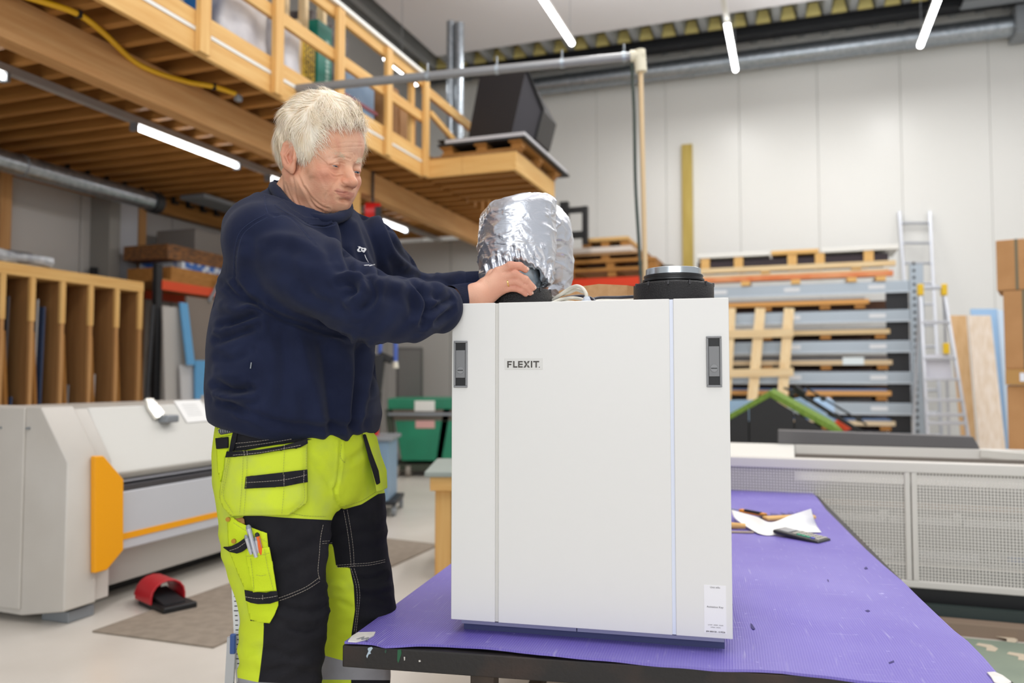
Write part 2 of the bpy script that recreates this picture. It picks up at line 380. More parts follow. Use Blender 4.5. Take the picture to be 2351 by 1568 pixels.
# ---- duct along the left wall
e = hitS(362, 455, -5.75)
lw = thing('wall_duct', 'grey round duct with a closed end running under the mezzanine along the left wall', 'duct', (-5.75, e[1], 2.75), BLD)
B().tube([(-5.75, 1.5, 2.77), (-5.75, e[1] - .05, 2.77)], .085, 20).build('pipe', M_galv, lw, smooth=True)
B().tube([(-5.75, e[1] - .09, 2.77), (-5.75, e[1], 2.77)], .105, 20).build('end_cap', M_dark, lw, smooth=True)
B().box(-5.9, -5.6, 6.5, 7.6, 2.92, 2.96).build('bracket', M_steel, lw)
for tt in (4.6, 6.0):
    B().tube([(-5.75, tt - .01, 2.77), (-5.75, tt + .01, 2.77)], .09, 20).build('strap', M_steel, lw, smooth=True)
# left wall timber posts and a steel column
for px in (6, 321):
    tt = hitS(px, 500, -6.3)[1]
    B().box(-6.36, -6.26, tt - .05, tt + .05, 0, 2.83).build('wall_post', wg['z'], cat='post', label=('timber wall post at the left edge above the sheet rack' if px < 50 else 'timber wall post behind the right end of the sheet rack'))
t0, t1 = hitS(228, 500, -6.25)[1], hitS(308, 500, -6.25)[1]
sc_ = thing('steel_column', 'grey steel column on the left wall behind the sheet rack', 'column', (-6.25, (t0 + t1) / 2, 0), BLD)
tm = t0 + (t1 - t0) * .3
B().box(-6.36, -6.12, t0, tm, 0, 2.95).build('flange', mat('col_grey', '8B8984', .5), sc_)
B().box(-6.36, -6.2, tm, t1, 0, 2.95).build('web', mat('col_light', 'BFC1C6', .5), sc_)
# ================================================================== things stored on the mezzanine
ZD = ZB + .262
def mzbox(name, label, cat, px0, py0, px1, s0, depth, h, m, z=ZD, bev=.01, build=True):
    a = hitS(px0, py0, s0)[1]; b = hitS(px1, py0, s0)[1]
    th = thing(name, label, cat, (s0 - depth / 2, (a + b) / 2, z), BLD); return th, a, b
def crumple(mb_or_obj, amp, sc, seed=0):
    me = mb_or_obj.data
    for v in me.vertices:
        n = mnoise.noise_vector((v.co + Vector((seed, 0, 0))) * sc); v.co += n * amp
def softbox(name, label, cat, s0, s1, t0, t1, z0, z1, m, amp=.02, n=10, parts=None):
    bm = bmesh.new(); bmesh.ops.create_cube(bm, size=1); bmesh.ops.subdivide_edges(bm, edges=bm.edges, cuts=n, use_grid_fill=True)
    me = bpy.data.meshes.new(name); 
    c = Vector(((s0 + s1) / 2, (t0 + t1) / 2, z0))
    for v in bm.verts:
        p = v.co; q = Vector((p.x * (s1 - s0), p.y * (t1 - t0), (p.z + .5) * (z1 - z0)))
        r = max(abs(p.x), abs(p.y)) * 2; f = 1 - .06 * (abs(p.x * p.y * 4)) ** 2
        q.x *= f; q.y *= f; q += mnoise.noise_vector((q + c) * 6) * amp; q.z = max(q.z, 0); v.co = q
    bm.to_mesh(me); bm.free(); me.materials.append(m); me.polygons.foreach_set('use_smooth', [True] * len(me.polygons))
    o = bpy.data.objects.new(name, me); COL.objects.link(o); M = Matrix.Translation(BLD @ c) @ BLD
    o.location = M.to_translation(); o.rotation_euler = M.to_euler(); ROOTM[o.name_full] = M
    tag(o, label, cat); return o
M_bag = mat('white_sack', 'E6E5E8', .5, c2='C9C9D0', ns=6)
a, b = hitS(505, 60, -3.4)[1], hitS(612, 60, -3.4)[1]
o = softbox('white_sack', 'large white sack on the mezzanine above the man, left of the pine post', 'sack', -4.1, -3.36, a - .02, b, ZD, ZD + .9, M_bag, .025)
a, b = hitS(643, 100, -3.4)[1], hitS(684, 100, -3.4)[1]
softbox('white_sack', 'narrow white sack on the mezzanine just right of the pine post above the man', 'sack', -4.0, -3.36, a, b, ZD, ZD + .42, M_bag, .015)
a, b = hitS(462, 50, -3.36)[1], hitS(486, 50, -3.36)[1]
B().box(-3.5, -3.36, a, b, ZD, ZD + .75).build('blue_crate', mat('strong_blue', '1B6FB8', .5), cat='crate', label='strong blue crate edge behind the mezzanine railing, left of the white sack', bevel=.01)
a, b = hitS(420, 0, -3.4)[1], hitS(440, 0, -3.4)[1]
a, b = hitS(487, 50, -3.5)[1], hitS(512, 50, -3.5)[1]
softbox('grey_sack', 'dark grey sack between the blue crate and the white sack', 'sack', -4.0, -3.48, a, b, ZD, ZD + .8, mat('grey_cloth', '6E6C7A', .8), .02)
# boards standing on edge
def stand(name, label, px0, px1, py, s, h, m, dep=.5, cat='board'):
    a, b = hitS(px0, py, s)[1], hitS(px1, py, s)[1]
    return B().box(s - dep, s, a, b, ZD, ZD + h).build(name, m, label=label, cat=cat, bevel=.004), a, b
stand('standing_board', 'pale board standing left of the yellow printed carton on the mezzanine', 681, 694, 100, -3.42, .50, wpale['z'])
M_yel = mat('yellow_print', 'D9B52C', .6)
yb, a, b = stand('yellow_carton', 'yellow carton with black lettering standing behind the mezzanine railing', 696, 724, 100, -3.42, .44, M_yel, cat='carton')
Mt = BLD @ Matrix.Translation((-3.418, (a + b) / 2 + .03, ZD + .22)) @ Matrix(((0, 0, 1, 0), (0, -1, 0, 0), (1, 0, 0, 0), (0, 0, 0, 1)))
# lettering marks: rows of dark vertical text strokes (unreadable in the photograph)
tk = B(); rr = random.Random(3)
for i in range(5):
    z = ZD + .05
    tt = a + (b - a) * (.14 + .17 * i)
    while z < ZD + .38:
        h = rr.uniform(.015, .04)
        tk.box(-3.42, -3.418, tt, tt + (b - a) * .08, z, z + h); z += h + rr.uniform(.006, .02)
tk.build('print', M_black, yb)
M_teal = mat('teal_sack', '12897A', .5, c2='0E7A6C', ns=5)
gb, a, b = stand('teal_carton', 'teal green carton with white vertical lettering on the mezzanine', 729, 762, 150, -3.42, .62, M_teal, cat='carton')
tk = B(); z = ZD + .06
while z < ZD + .5:
    h = rr.uniform(.02, .045); tt = lerp(a, b, .55)
    tk.box(-3.42, -3.417, tt, tt + (b - a) * .22, z, z + h); z += h + .012
tk.build('print', mat('pale_print', 'B9D8D2', .6), gb)
# dark wrapped rolls and battens above the mid rail
a, b = hitS(650, 20, -3.6)[1], hitS(760, 60, -3.6)[1]
for i, (px, w_) in enumerate(((655, 10), (700, 12), (742, 14))):
    tt = hitS(px, 40, -3.46)[1]
    B().box(-3.52, -3.46, tt, tt + .05, ZD, ZD + 1.15).build('upright_batten', wpale['z'], cat='batten', label=['upright batten above the small white sack on the mezzanine', 'upright batten above the yellow carton on the mezzanine', 'upright batten above the teal carton on the mezzanine'][i])
for i, (px) in enumerate((672, 720)):
    tt = hitS(px, 40, -3.9)[1]
    softbox('wrapped_bundle', ['dark wrapped bundle above the white sacks on the mezzanine', 'dark wrapped bundle above the yellow carton on the mezzanine'][i], 'bundle', -4.2, -3.62, tt - .15, tt + .14, ZD, ZD + .82, mat('dark_wrap', '3A3438', .6, c2='6A5F5A', ns=12), .03)
# blue bin with a red band
a, b = hitS(786, 200, -3.62)[1], hitS(864, 200, -3.62)[1]
M_bb = mat('blue_fabric', '8FA9C6', .7, c2='7C98B8', ns=6)
bb = thing('blue_bulk_bag', 'pale blue bulk bag with a red band behind the mezzanine railing', 'bag', (-3.9, (a + b) / 2, ZD), BLD)
B().box(-4.5, -3.62, a, b, ZD, ZD + .58).build('body', M_bb, bb, bevel=.05, bseg=4)
B().box(-4.51, -3.61, a - .01, b + .01, ZD + .28, ZD + .31).build('band', mat('dull_red', 'A5606B', .7), bb)
# brown cartons and film rolls further along
for (p0, p1, s, h, lab) in ((893, 915, -3.55, .62, 'light brown carton behind the railing, left one near the corner post'), (918, 955, -3.6, .5, 'light brown carton behind the railing, right one near the corner post')):
    a, b = hitS(p0, 300, s)[1], hitS(p1, 300, s)[1]
    c = B().box(s - .5, s, a, b, ZD, ZD + h).build('carton', M_card, label=lab, cat='carton', bevel=.006)
    B().box(s - .26, s - .2, a - .001, b + .001, ZD + h, ZD + h + .002).build('tape', mat('brown_tape', 'A98A5E', .3), c)
# vertical galvanised ducts rising to the roof
for i, (px, py, w_) in enumerate(((1034, 200, 20), (1054, 200, 22))):
    s_, t_, z_ = hitT(px, py, 9.3)
    v = thing('riser_duct', ['left one of the two vertical galvanised ducts behind the landing', 'right one of the two vertical galvanised ducts behind the landing'][i], 'duct', (s_, t_, ZD), BLD)
    B().tube([(s_, t_, ZD), (s_, t_, hitT(px, 50 + 4 * i, 9.3)[2] )], .062 if i else .05, 18).build('pipe', M_galv, v, smooth=True)
    B().tube([(s_, t_, 4.2), (s_, t_, 4.26)], .07, 18).build('collar', M_galv, v, smooth=True)
a = hitT(1022, 280, 9.0)
softbox('plastic_bundle', 'white plastic bundle lying on the mezzanine behind the landing rail', 'bundle', a[0] - .2, a[0] + .25, 8.9, 9.3, ZD, ZD + .5, M_bag, .04)
B().box(-6.3, -3.35, 9.2, 9.8, ZD, ZD + .12).build('timber_stack', wl['s'], cat='timber', label='low stack of pine boards lying at the far end of the mezzanine')
# pallet with sheets and the black hopper on the landing
PT0 = LT0 - .02; zc = ZB + .19
pl = thing('pallet', 'dark wooden pallet lying on the timber landing under the sheets', 'pallet', (-2.8, 7.3, zc), BLD)
for i in range(3):
    B().box(-3.1, -2.32, LT0 + .02 + i * .55, LT0 + .12 + i * .55, zc, zc + .025).build('board', wj['s'], pl)
    for j in range(3):
        B().box(-3.08 + j * .34, -2.98 + j * .34, LT0 + .02 + i * .55, LT0 + .12 + i * .55, zc + .025, zc + .07).build('block', wj['t'], pl)
for j in range(3): B().box(-3.1 + j * .34, -2.98 + j * .34, LT0, LT1 + .1, zc + .07, zc + .09).build('runner', wj['t'], pl)
B().box(-3.12, -2.25, LT0 - .02, LT1 + .25, zc + .092, zc + .112).build('sheet', M_dark, cat='sheet', label='dark flat sheet lying lowest on the landing pallet')
B().box(-3.05, -2.26, LT0 - .01, LT1 + .2, zc + .114, zc + .15).build('sheet', mat('pale_sheet', 'C9C8CC', .4), cat='sheet', label='pale folded sheet lying on the dark sheet on the landing', bevel=.004)
B().box(-3.14, -2.35, LT0 + .03, LT1 + .3, zc + .153, zc + .168).build('sheet', M_black, cat='sheet', label='black sheet lying on top of the landing stack under the hopper')
# black hopper: tapered housing
hq = [(1068, 306), (1103, 166), (1208, 158), (1166, 300)]
HT = 7.3; F4 = [Vector(hitT(x, y, HT)) for x, y in hq]
zb_ = zc + .17
p0 = Vector((F4[0].x, HT, zb_)); p1 = Vector((F4[3].x, HT, zb_)); p2 = F4[2]; p3 = F4[1]
r1 = Vector(hitT(1246, 252, HT + .3)); r0 = Vector(hitT(1229, 318, HT + .3)); r0.z = max(r0.z, zb_)
hop = thing('black_hopper', 'black sheet metal hood with slanted sides standing on the landing stack', 'hood', p0, BLD)
mb = B(); mb.add([p0, p1, p2, p3], [(0, 1, 2, 3)]); mb.build('front_plate', mat('black_sheet', '2B2728', .45, .3), hop)
mb = B(); bk = Vector((0, .5, 0)); mb.add([p1, r0, r1, p2], [(0, 1, 2, 3)]); mb.build('side_plate', mat('black_sheet2', '47454A', .4, .4), hop)
mb = B(); mb.add([p0, p3, p2, r1, r0, p0 + bk, p3 + bk, r1 + bk, r0 + bk], [(0, 5, 6, 1), (1, 6, 7, 3, 2), (3, 7, 8, 4), (5, 8, 7, 6), (0, 4, 8, 5)]); mb.build('back_plates', MATS['black_sheet'], hop)
mb = B(); mb.tube([p2, r1], .022, 6); mb.tube([r1, r0], .018, 6); mb.build('edge_trim', M_black, hop)
# red reel hanging under the mezzanine
c = atY(858, 486, 7.2)
rl = thing('cable_reel', 'red cable reel hanging under the mezzanine behind the shoulder of the man', 'reel', c)
mb = MB(); mb.tube([c + Vector((-.08, 0, 0)), c + Vector((.06, .02, 0))], .085, 20); mb.build('drum', mat('red_plastic', 'D3201E', .35), rl, smooth=True, bevel=.01)
mb = MB(); mb.cbox(c + Vector((.05, -.06, -.02)), (.05, .05, .1)); mb.build('plate', M_dark, rl)
mb = MB(); mb.tube([c + Vector((-.01, 0, .08)), Vector((c.x - .01, c.y, 2.98))], .012, 8); mb.build('bracket', M_dark, rl)
# ================================================================== sheet rack along the left wall
SR, SRB = -5.4, -6.2; ZT = 1.9
k_ = SR / -6.15
zt = hitS(165, 605, SR)[2]; zt2 = hitS(165, 640, SR)[2]
tend = hitS(331, 650, SR)[1]
z_top = hitS(331, 648, SR)[2]
rk = thing('sheet_rack', 'timber rack with plywood dividers holding upright sheets along the left wall', 'rack', (SR, tend, 0), BLD)
B().box(SRB, SR, 1.8, tend, z_top - .09, z_top).build('top_board', wl['t'], rk, bevel=.004)
B().box(SRB, SR, 1.8, tend, .0, .08).build('bottom_board', wplan['t'], rk)
div = [hitS(x, 800, SR)[1] for x in (4, 73, 143, 208, 268, 326)]
div = [div[0] - .75, div[0] - .37] + div
for i, tt in enumerate(div):
    tt = min(tt, tend - .03)
    B().box(SRB, SR - .03, tt - .01, tt + .01, .08, z_top - .09).build('divider', wplan['z'], rk)
    B().box(SR - .03, SR, tt - .022, tt + .022, z_top - .42, z_top - .09).build('front_post', wl['z'], rk, bevel=.003)
    B().box(SR - .03, SR - .004, tt - .014, tt + .014, .08, z_top - .42).build('front_edge', wg['z'], rk)
    B().beam((SR - .05, tt + .03, z_top - .5), (SR - .1, tt + .15, .3), .03, .05).build('spacer', wj['z'], rk)
# sheets standing in the bays
sheetm = [mat('grey_sheet', '85868A', .35, .3), mat('light_sheet', 'A9A7A6', .4), mat('dark_sheet', '4E4B50', .4, .2), mat('navy_sheet', '3C4A68', .4)]
bays = [(1, .35, 0, .95), (2, .25, 1, .95), (2, .45, 2, .9), (3, .22, 2, .93), (3, .4, 3, .5), (4, .2, 1, .93), (4, .42, 3, .9), (5, .3, 0, .55), (6, .25, 1, .6), (7, .4, 0, .4)]
names = {}
for q, (bi, f, mi, hf) in enumerate(bays):
    if bi >= len(div): continue
    t0 = lerp(div[bi - 1], div[bi], f); lean = .05
    place = ['first', 'second', 'third', 'fourth', 'fifth', 'sixth', 'seventh'][bi - 1]
    coln = ['mid grey', 'light grey', 'dark grey', 'navy blue'][mi]
    B().prism([(SR - .06, t0, .08), (SR - .06, t0 + .014, .08), (SR - .08, t0 + .014 + lean, .08 + (z_top - .2) * hf), (SR - .08, t0 + lean, .08 + (z_top - .2) * hf)], (-.7, 0, 0)).build('metal_sheet', sheetm[mi], label=coln + ' sheet ' + ('left' if f < .3 else 'right') + ' in the ' + place + ' bay from the left of the timber rack', cat='sheet')
# film-wrapped profiles on top of the rack
pr = B(); rr = random.Random(5)
for i in range(7):
    s0 = SR - .05 - i * .09; 
    n_ = 26; pts = []
    for k in range(n_):
        tt = lerp(2.2, tend - .9 - .1 * i, k / (n_ - 1)); pts.append((s0 + rr.uniform(-.01, .01), tt, z_top + .055 + rr.uniform(-.008, .012) + .015 * (i % 2)))
    B().tube(pts, [.032 + rr.uniform(-.010, .022) for _ in pts], 7).build('wrapped_profile', M_film if i % 2 == 0 else mat('grey_film', '777A80', .25, .5), label='film-wrapped metal profile lying on top of the sheet rack', cat='profile', group='film-wrapped profiles on top of the sheet rack', smooth=True)
# ================================================================== shelf and leaning boards further back
SF = -5.5
shf = thing('pallet_shelf', 'dark shelf with an orange beam behind the sheet rack, left of the man', 'shelf', (SF, 6.0, 0), BLD)
M_or = mat('orange_beam', 'D8481A', .45)
u0 = hitS(368, 700, SF)[1]; zt_ = hitS(368, 606, SF)[2]; u1 = u0 + 2.7
for s_ in (SF - .04, -6.3):
    for t_ in (u0 - .06, u1): B().box(s_ - .0, s_ + .05, t_, t_ + .07, 0, zt_).build('upright', M_dark, shf)
zo = hitS(440, 664, SF)[2]
for s_ in (SF - .02, -6.3): B().box(s_, s_ + .04, u0, u1, zo - .045, zo + .04).build('beam', M_or, shf)
B().box(-6.3, SF, u0, u1, zo + .04, zo + .06).build('shelf_board', wj['t'], shf)
B().box(-6.05, SF - .02, u0 + .15, u1 - .1, zo + .062, zo + .19).build('timber_bundle', wj['t'], label='brown timber bundle on the shelf with the orange beam', cat='timber')
B().box(-6.05, SF - .03, u0 + .3, u1 - .2, zo + .192, zo + .26).build('blue_package', mat('blue_pack', '2E5FA8', .5, c2='C9CED6', ns=14, contrast=(.45, .55)), label='flat blue and white package on the timber bundle on the shelf', cat='package')
B().box(-6.05, SF - .02, u0 + .1, u1 - .1, zo + .262, zo + .40).build('timber_bundle', mat('dark_timber', '4A3220', .7, c2='8A5A2C', ns=6, stretch=(8, 1, 8)), label='dark timber bundle topmost on the shelf with the orange beam', cat='timber')
g0 = hitS(448, 575, SF - .2)[1]
B().box(-6.2, SF - .2, g0, u1 - .2, zo + .402, zo + .66).build('grey_box', mat('grey_carton', '7E7873', .6), label='grey box on top of the shelf behind the man', cat='box', bevel=.01)
B().beam((SF + .03, hitS(480, 680, SF + .03)[1], zo - .1), (SF + .03, hitS(515, 620, SF)[1], zo + .25), .012, .04).build('metal_strip', M_steel, label='thin metal strip leaning across the orange beam', cat='strip')
def leanb(name, label, px0, px1, pytop, S_, m, py_b=None, slope=0):
    a = hitS(px0, pytop, S_); b = hitS(px1, pytop, S_); zt_ = a[2]; z0 = 0 if py_b is None else hitS(px0, py_b, S_)[2]
    return B().prism([(S_ + .1, a[1] + slope, z0), (S_ + .1, b[1] + slope, z0), (S_, b[1], zt_), (S_, a[1], zt_)], (-.02, 0, 0)).build(name, m, label=label, cat='board')
leanb('leaning_board', 'pale grey board leaning under the orange shelf beam', 374, 415, 702, SF + .04, mat('pale_grey_board', 'B9B5B0', .6))
leanb('leaning_board', 'large brown grey board leaning under the orange shelf beam', 428, 570, 680, SF + .02, mat('brown_grey_board', '7F746B', .6))
leanb('leaning_board', 'tall narrow light blue board behind the machine', 414, 431, 694, SF + .08, M_blue, 838)
leanb('leaning_board', 'white board leaning in front of the narrow blue board', 414, 452, 838, SF + .12, mat('white_board', 'C9C8C8', .6))
leanb('leaning_board', 'low wide light blue board leaning behind the machine', 449, 484, 827, SF + .16, M_blue, slope=-.06)
a = hitS(352, 700, SF + .15); b = hitS(338, 900, SF + .15)
B().tube([a, Vector(b) + (Vector(b) - Vector(a)) * .9], .02, 6).build('angle_bar', M_dark, label='dark metal bar leaning beside the shelf upright', cat='bar')
# ================================================================== folding machine
M_mach = mat('machine_cream', 'CFCBC4', .4, c2='C6C1B9', ns=2)
M_mach2 = mat('machine_light', 'CFCEC8', .35)
M_yell = mat('machine_yellow', 'F2A400', .4)
MT0, MT1 = 2.66, 5.25
fm = thing('folding_machine', 'cream and grey sheet folding machine with a yellow corner guard and stripe', 'machine', (-3.6, 3.9, 0), BLD)
def prof(pts, t0, t1, nm, m, bev=.004, **k):
    return B().prism([(s, t0, z) for s, z in pts], (0, t1 - t0, 0)).build(nm, m, fm, bevel=bev, **k)
# end housings
END = [(-4.3, .03), (-3.02, .03), (-3.0, .10), (-3.0, .715), (-3.165, .955), (-4.3, .955)]
prof([(-4.3, .05), (-3.25, .03), (-3.0, .07), (-3.0, .715), (-3.165, .955), (-4.3, .955)], MT0, MT0 + .17, 'end_housing', M_mach, .008)
prof([(-4.3, .05), (-3.02, .07), (-3.02, .70), (-3.175, .94), (-4.3, .94)], MT0 + .17, MT0 + .26, 'end_cover', M_mach, .006)
prof([(-4.3, .05), (-3.0, .05), (-3.0, .715), (-3.165, .955), (-4.3, .955)], MT1 - .26, MT1, 'end_housing', M_mach, .008)
# hatch on the near end
s_a = hitT(4, 1000, MT0)[0]; s_b = hitT(60, 1000, MT0)[0]
B().box(s_a - .4, s_b, MT0 - .012, MT0, .06, .95).build('end_panel', M_mach, fm, bevel=.004)
for z in (.86,):
    for s_ in (s_a + .01, s_b + .02): B().tube([(s_, MT0 - .016, z), (s_, MT0, z)], .006, 8).build('screw', M_steel, fm)
# hood, slot, lower panel, curved skirt
T0, T1 = MT0 + .26, MT1 - .26
prof([(-3.6, .93), (-3.175, .945), (-3.02, .635), (-3.05, .60), (-3.6, .60)], T0, T1, 'hood', M_mach2, .01)
prof([(-3.5, .60), (-3.05, .60), (-3.04, .585), (-3.05, .575), (-3.5, .575)], T0, T1, 'clamp_bar', mat('steel_bar', '6F6F74', .3, .7), .003)
prof([(-3.5, .575), (-3.02, .575), (-3.02, .545), (-3.5, .545)], T0, T1, 'clamp_jaw', mat('dark_bar', '57575C', .35, .6), .003)
prof([(-3.5, .545), (-3.015, .545), (-3.015, .27), (-3.5, .27)], T0, T1, 'bending_beam', mat('beam_grey', 'C3C5CA', .35), .006)
B().box(-3.016, -3.011, T0, T1, .318, .348).build('yellow_stripe', M_yell, fm)
sk = [( -3.02, .27), (-3.06, .25), (-3.10, .21), (-3.115, .17), (-3.12, .12), (-3.13, .085), (-3.5, .085), (-3.5, .27)]
prof(sk, T0, T1, 'skirt', mat('skirt_grey', 'B7B3AE', .3, .2), .003, smooth=True)
B().box(-4.1, -3.3, T0, T1, .0, .09).build('plinth', M_black, fm)
B().box(-3.2, -3.04, MT0 + .06, MT0 + .2, 0, .05).build('foot', M_steel, fm, bevel=.005)
B().box(-4.2, -3.6, T0, T1, .09, .93).build('rear_casing', M_mach, fm)
# yellow guard
G = [hitS(x, y, -2.985) for x, y in ((212, 1047), (232, 1046), (278, 1100), (278, 1262), (240, 1308), (212, 1316))]
B().prism([(-2.998, g[1], g[2]) for g in G], (.03, 0, 0)).build('yellow_guard', M_yell, fm, bevel=.006)
# bright handle with grey grip and a paper notice on the hood
def hood_pt(px, py, off=.004):
    n = Vector((.31, 0, .155)).normalized(); p0 = Vector((-3.175, 0, .945)); r = ray(px, py)
    rb = Vector((r.dot(DS), r.dot(DT), r.z)); o = Vector((0, 0, CAMH)); k = n.dot(p0 - o) / n.dot(rb); return o + rb * k + n * off
h = [hood_pt(x, y) for x, y in ((328, 918), (345, 918), (372, 952), (362, 962), (352, 966), (335, 940))]
B().prism(h, Vector((.31, 0, .155)).normalized() * .02).build('lamp_arm', mat('polished', 'F2EFE6', .15, .6), fm, bevel=.004)
c = hood_pt(378, 967, .03); B().cbox(c, (.06, .09, .04)).build('grip', M_steel, fm, bevel=.008)
h = [hood_pt(x, y, .003) for x, y in ((398, 921), (458, 919), (486, 966), (428, 971))]
nt_ = thing('paper_notice', 'white paper notice lying on the sloping hood of the folding machine', 'paper', h[0], BLD)
B().prism(h, Vector((.31, 0, .155)).normalized() * .002).build('sheet', mat('paper', 'F4F4F2', .6), nt_)
tk = B()
for i in range(6):
    f = .2 + i * .1; L = h[0].lerp(h[3], f).lerp(h[1].lerp(h[2], f), .18); Rr = h[0].lerp(h[3], f).lerp(h[1].lerp(h[2], f), .75)
    n = Vector((.31, 0, .155)).normalized() * .0026
    tk.beam(L + n, Rr + n, .0015, .0006, up=n)
tk.build('print', mat('grey_print', '9A9A9A', .6), nt_)
# foot pedal
pc = atZ(375, 1392, 0)
fp = thing('foot_pedal', 'red foot pedal with a black base on the floor before the machine', 'pedal', pc)
Mp = Matrix.Translation(pc) @ Matrix.Rotation(R(48), 4, 'Z')
def pm(): return MB(Mp)
pm().box(-.07, .09, -.16, .12, 0, .035).build('base', M_black, fp, bevel=.008)
k = pm(); M_red = mat('pedal_red', 'B5202A', .4)
# hood: arch over the treadle
arch = []
for i in range(9):
    a = math.pi * i / 8; arch.append((.085 * math.cos(a), .06 + .075 * math.sin(a)))
inner = [(x * .88, .055 + (z - .055) * .88) for x, z in arch]
k.prism([(x, -.05, z) for x, z in [(.085, .03)] + arch + [(-.085, .03), (-.075, .03)] + inner[::-1] + [(.075, .03)]], (0, .17, 0))
k.build('hood', M_red, fp, bevel=.004)
pm().prism([(-.06, .12, .03), (-.06, .2, .03), (-.05, .2, .055), (-.05, .12, .12)], (.1, 0, 0)).build('heel', M_red, fp, bevel=.006)
pm().prism([(-.05, -.12, .04), (-.05, .08, .075), (-.05, .08, .06), (-.05, -.12, .03)], (.1, 0, 0)).build('treadle', M_dark, fp)
# floor mat
q = [atZ(x, y, 0.0) for x, y in ((212, 1452), (490, 1489), (1010, 1252), (870, 1236), (560, 1330))]
M_mat = mat('floor_mat', '978B7D', .85, c2='8A7F72', ns=20)
fmt = MB(); fmt.prism(q, (0, 0, .008)); fmt.build('floor_mat', M_mat, label='brown anti-fatigue mat on the floor before the folding machine', cat='mat')
# ================================================================== things seen between the man and the white unit
# blue cabinet on castors
c0 = atZ(905, 1185, .0); 
bc = thing('blue_cabinet', 'blue grey steel cabinet on castors behind the man', 'cabinet', c0)
Y0 = 6.3; x0 = (800 - CX) / F * Y0; x1 = (893 - CX) / F * Y0; zb2 = .12; zt2 = 1.08 - (1010 - 868) / F * Y0
MB().box(x0, x1, Y0, Y0 + .5, zb2, zt2).build('body', mat('cabinet_blue', '7F9BB3', .45), bc, bevel=.008)
MB().box(x0 - .02, x1 + .03, Y0 - .02, Y0 + .52, zt2, zt2 + .03).build('worktop', M_steel, bc, bevel=.004)
MB().box(x0, x1 + .06, Y0 - .01, Y0 + .5, zb2 - .03, zb2).build('base_frame', M_dark, bc)
for yy in (Y0 + .05, Y0 + .45):
    MB().tube([(x1 + .03, yy, .045), (x1 + .055, yy, .045)], .045, 16).build('castor', M_steel, bc, smooth=True)
# red stand and black arm on the cabinet
rs = thing('red_jig', 'red triangular stand on the blue cabinet behind the man', 'stand', (x1 - .1, Y0 + .2, zt2 + .03))
P = [atY(x, y, Y0 + .2) for x, y in ((834, 980), (868, 972), (866, 945), (836, 898), (820, 898))]; P[0].z = P[1].z = zt2 + .03
MB().prism(P, (0, .05, 0)).build('frame', mat('red_paint', 'D8322A', .4), rs, bevel=.004)
ba = thing('press_arm', 'black jointed lamp arm standing behind the man', 'arm', (x1 - .1, 7.4, 0))
A = [atY(x, y, 7.3) for x, y in ((856, 1000), (862, 900), (872, 815), (900, 828))]
MB().tube([Vector((A[0].x, 7.3, 0)), A[0], A[1]], .06, 12).build('column', M_dark, ba, smooth=True)
MB().beam(A[1], A[2], .12, .1).build('arm', M_dark, ba, bevel=.01)
MB().beam(A[2] + Vector((0, 0, .0)), A[3], .08, .07).build('head', M_black, ba, bevel=.01)
MB().tube([A[2], A[2] + Vector((.01, 0, .35))], .012, 8).build('rod', M_steel, ba, smooth=True)
# blue handled hose end hanging from the joists
h0 = atY(908, 786, 7.3); h1 = atY(908, 845, 7.3)
hh = thing('air_gun_hose', 'blue hose with a pale tip hanging behind the arm of the man', 'hose', h1)
MB().tube(spline([atY(872, 812, 7.3), atY(876, 760, 7.3), atY(890, 728, 7.3), atY(905, 750, 7.3), atY(908, 790, 7.3), atY(908, 832, 7.3)], 6), .02, 10).build('hose', mat('hose_blue', '4A66B8', .5), hh, smooth=True)
MB().tube([atY(908, 830, 7.3), h1], [.022, .03], 10).build('tip', mat('pale_tip', 'DDD8C8', .4), hh, smooth=True)
# green tipping skip
gk = thing('green_skip', 'green tipping skip on castors against the end wall', 'skip', atY(965, 1090, 8.9))
M_gr = mat('skip_green', '1E8A66', .45, c2='1A7A5A', ns=3); M_grd = mat('skip_dark', '3C4436', .6)
Yg = 8.9
def gp(x, y, Y=Yg): return atY(x, y, Y)
xs0, xs1 = 886, 1115
MB().prism([gp(890, 915), gp(xs1, 915), gp(xs1, 940), gp(890, 940)], (0, .9, 0)).build('rim', M_gr, gk, bevel=.01)
MB().prism([gp(906, 965), gp(xs1, 965), gp(xs1 - 30, 1058), gp(922, 1058)], (0, .8, 0)).build('tub', M_gr, gk, bevel=.01)
MB().prism([gp(896, 940), gp(xs1, 940), gp(xs1, 966), gp(900, 966)], (0, .85, 0)).build('band', mat('skip_brown', '6B6358', .4, .4), gk)
MB().prism([gp(890, 948, Yg - .05), gp(xs1, 948, Yg - .05), gp(xs1, 954, Yg - .05), gp(890, 954, Yg - .05)], (0, .04, 0)).build('rail', M_steel, gk)
for (xa, xb) in ((884, 912), (1018, 1036)):
    MB().prism([gp(xa, 940), gp(xa + 16, 940), gp(xa + 30 if xa < 900 else xa - 8, 1078), gp(xa + 16 if xa < 900 else xa - 20, 1078)], (0, .08, 0)).build('side_frame', M_grd, gk)
MB().prism([gp(900, 1066), gp(xs1, 1066), gp(xs1, 1080), gp(900, 1080)], (0, .8, 0)).build('chassis', M_grd, gk)
for px in (912, 938, 1100):
    c = gp(px, 1088); c.z = .06; MB().tube([c + Vector((-.025, 0, 0)), c + Vector((.025, 0, 0))], .06, 16).build('castor', mat('castor_grey', '9C948A', .5), gk, smooth=True)
MB().prism([gp(952, 920, Yg - .01), gp(998, 920, Yg - .01), gp(998, 944, Yg - .01), gp(952, 944, Yg - .01)], (0, .012, 0)).build('white_label', M_white, gk)
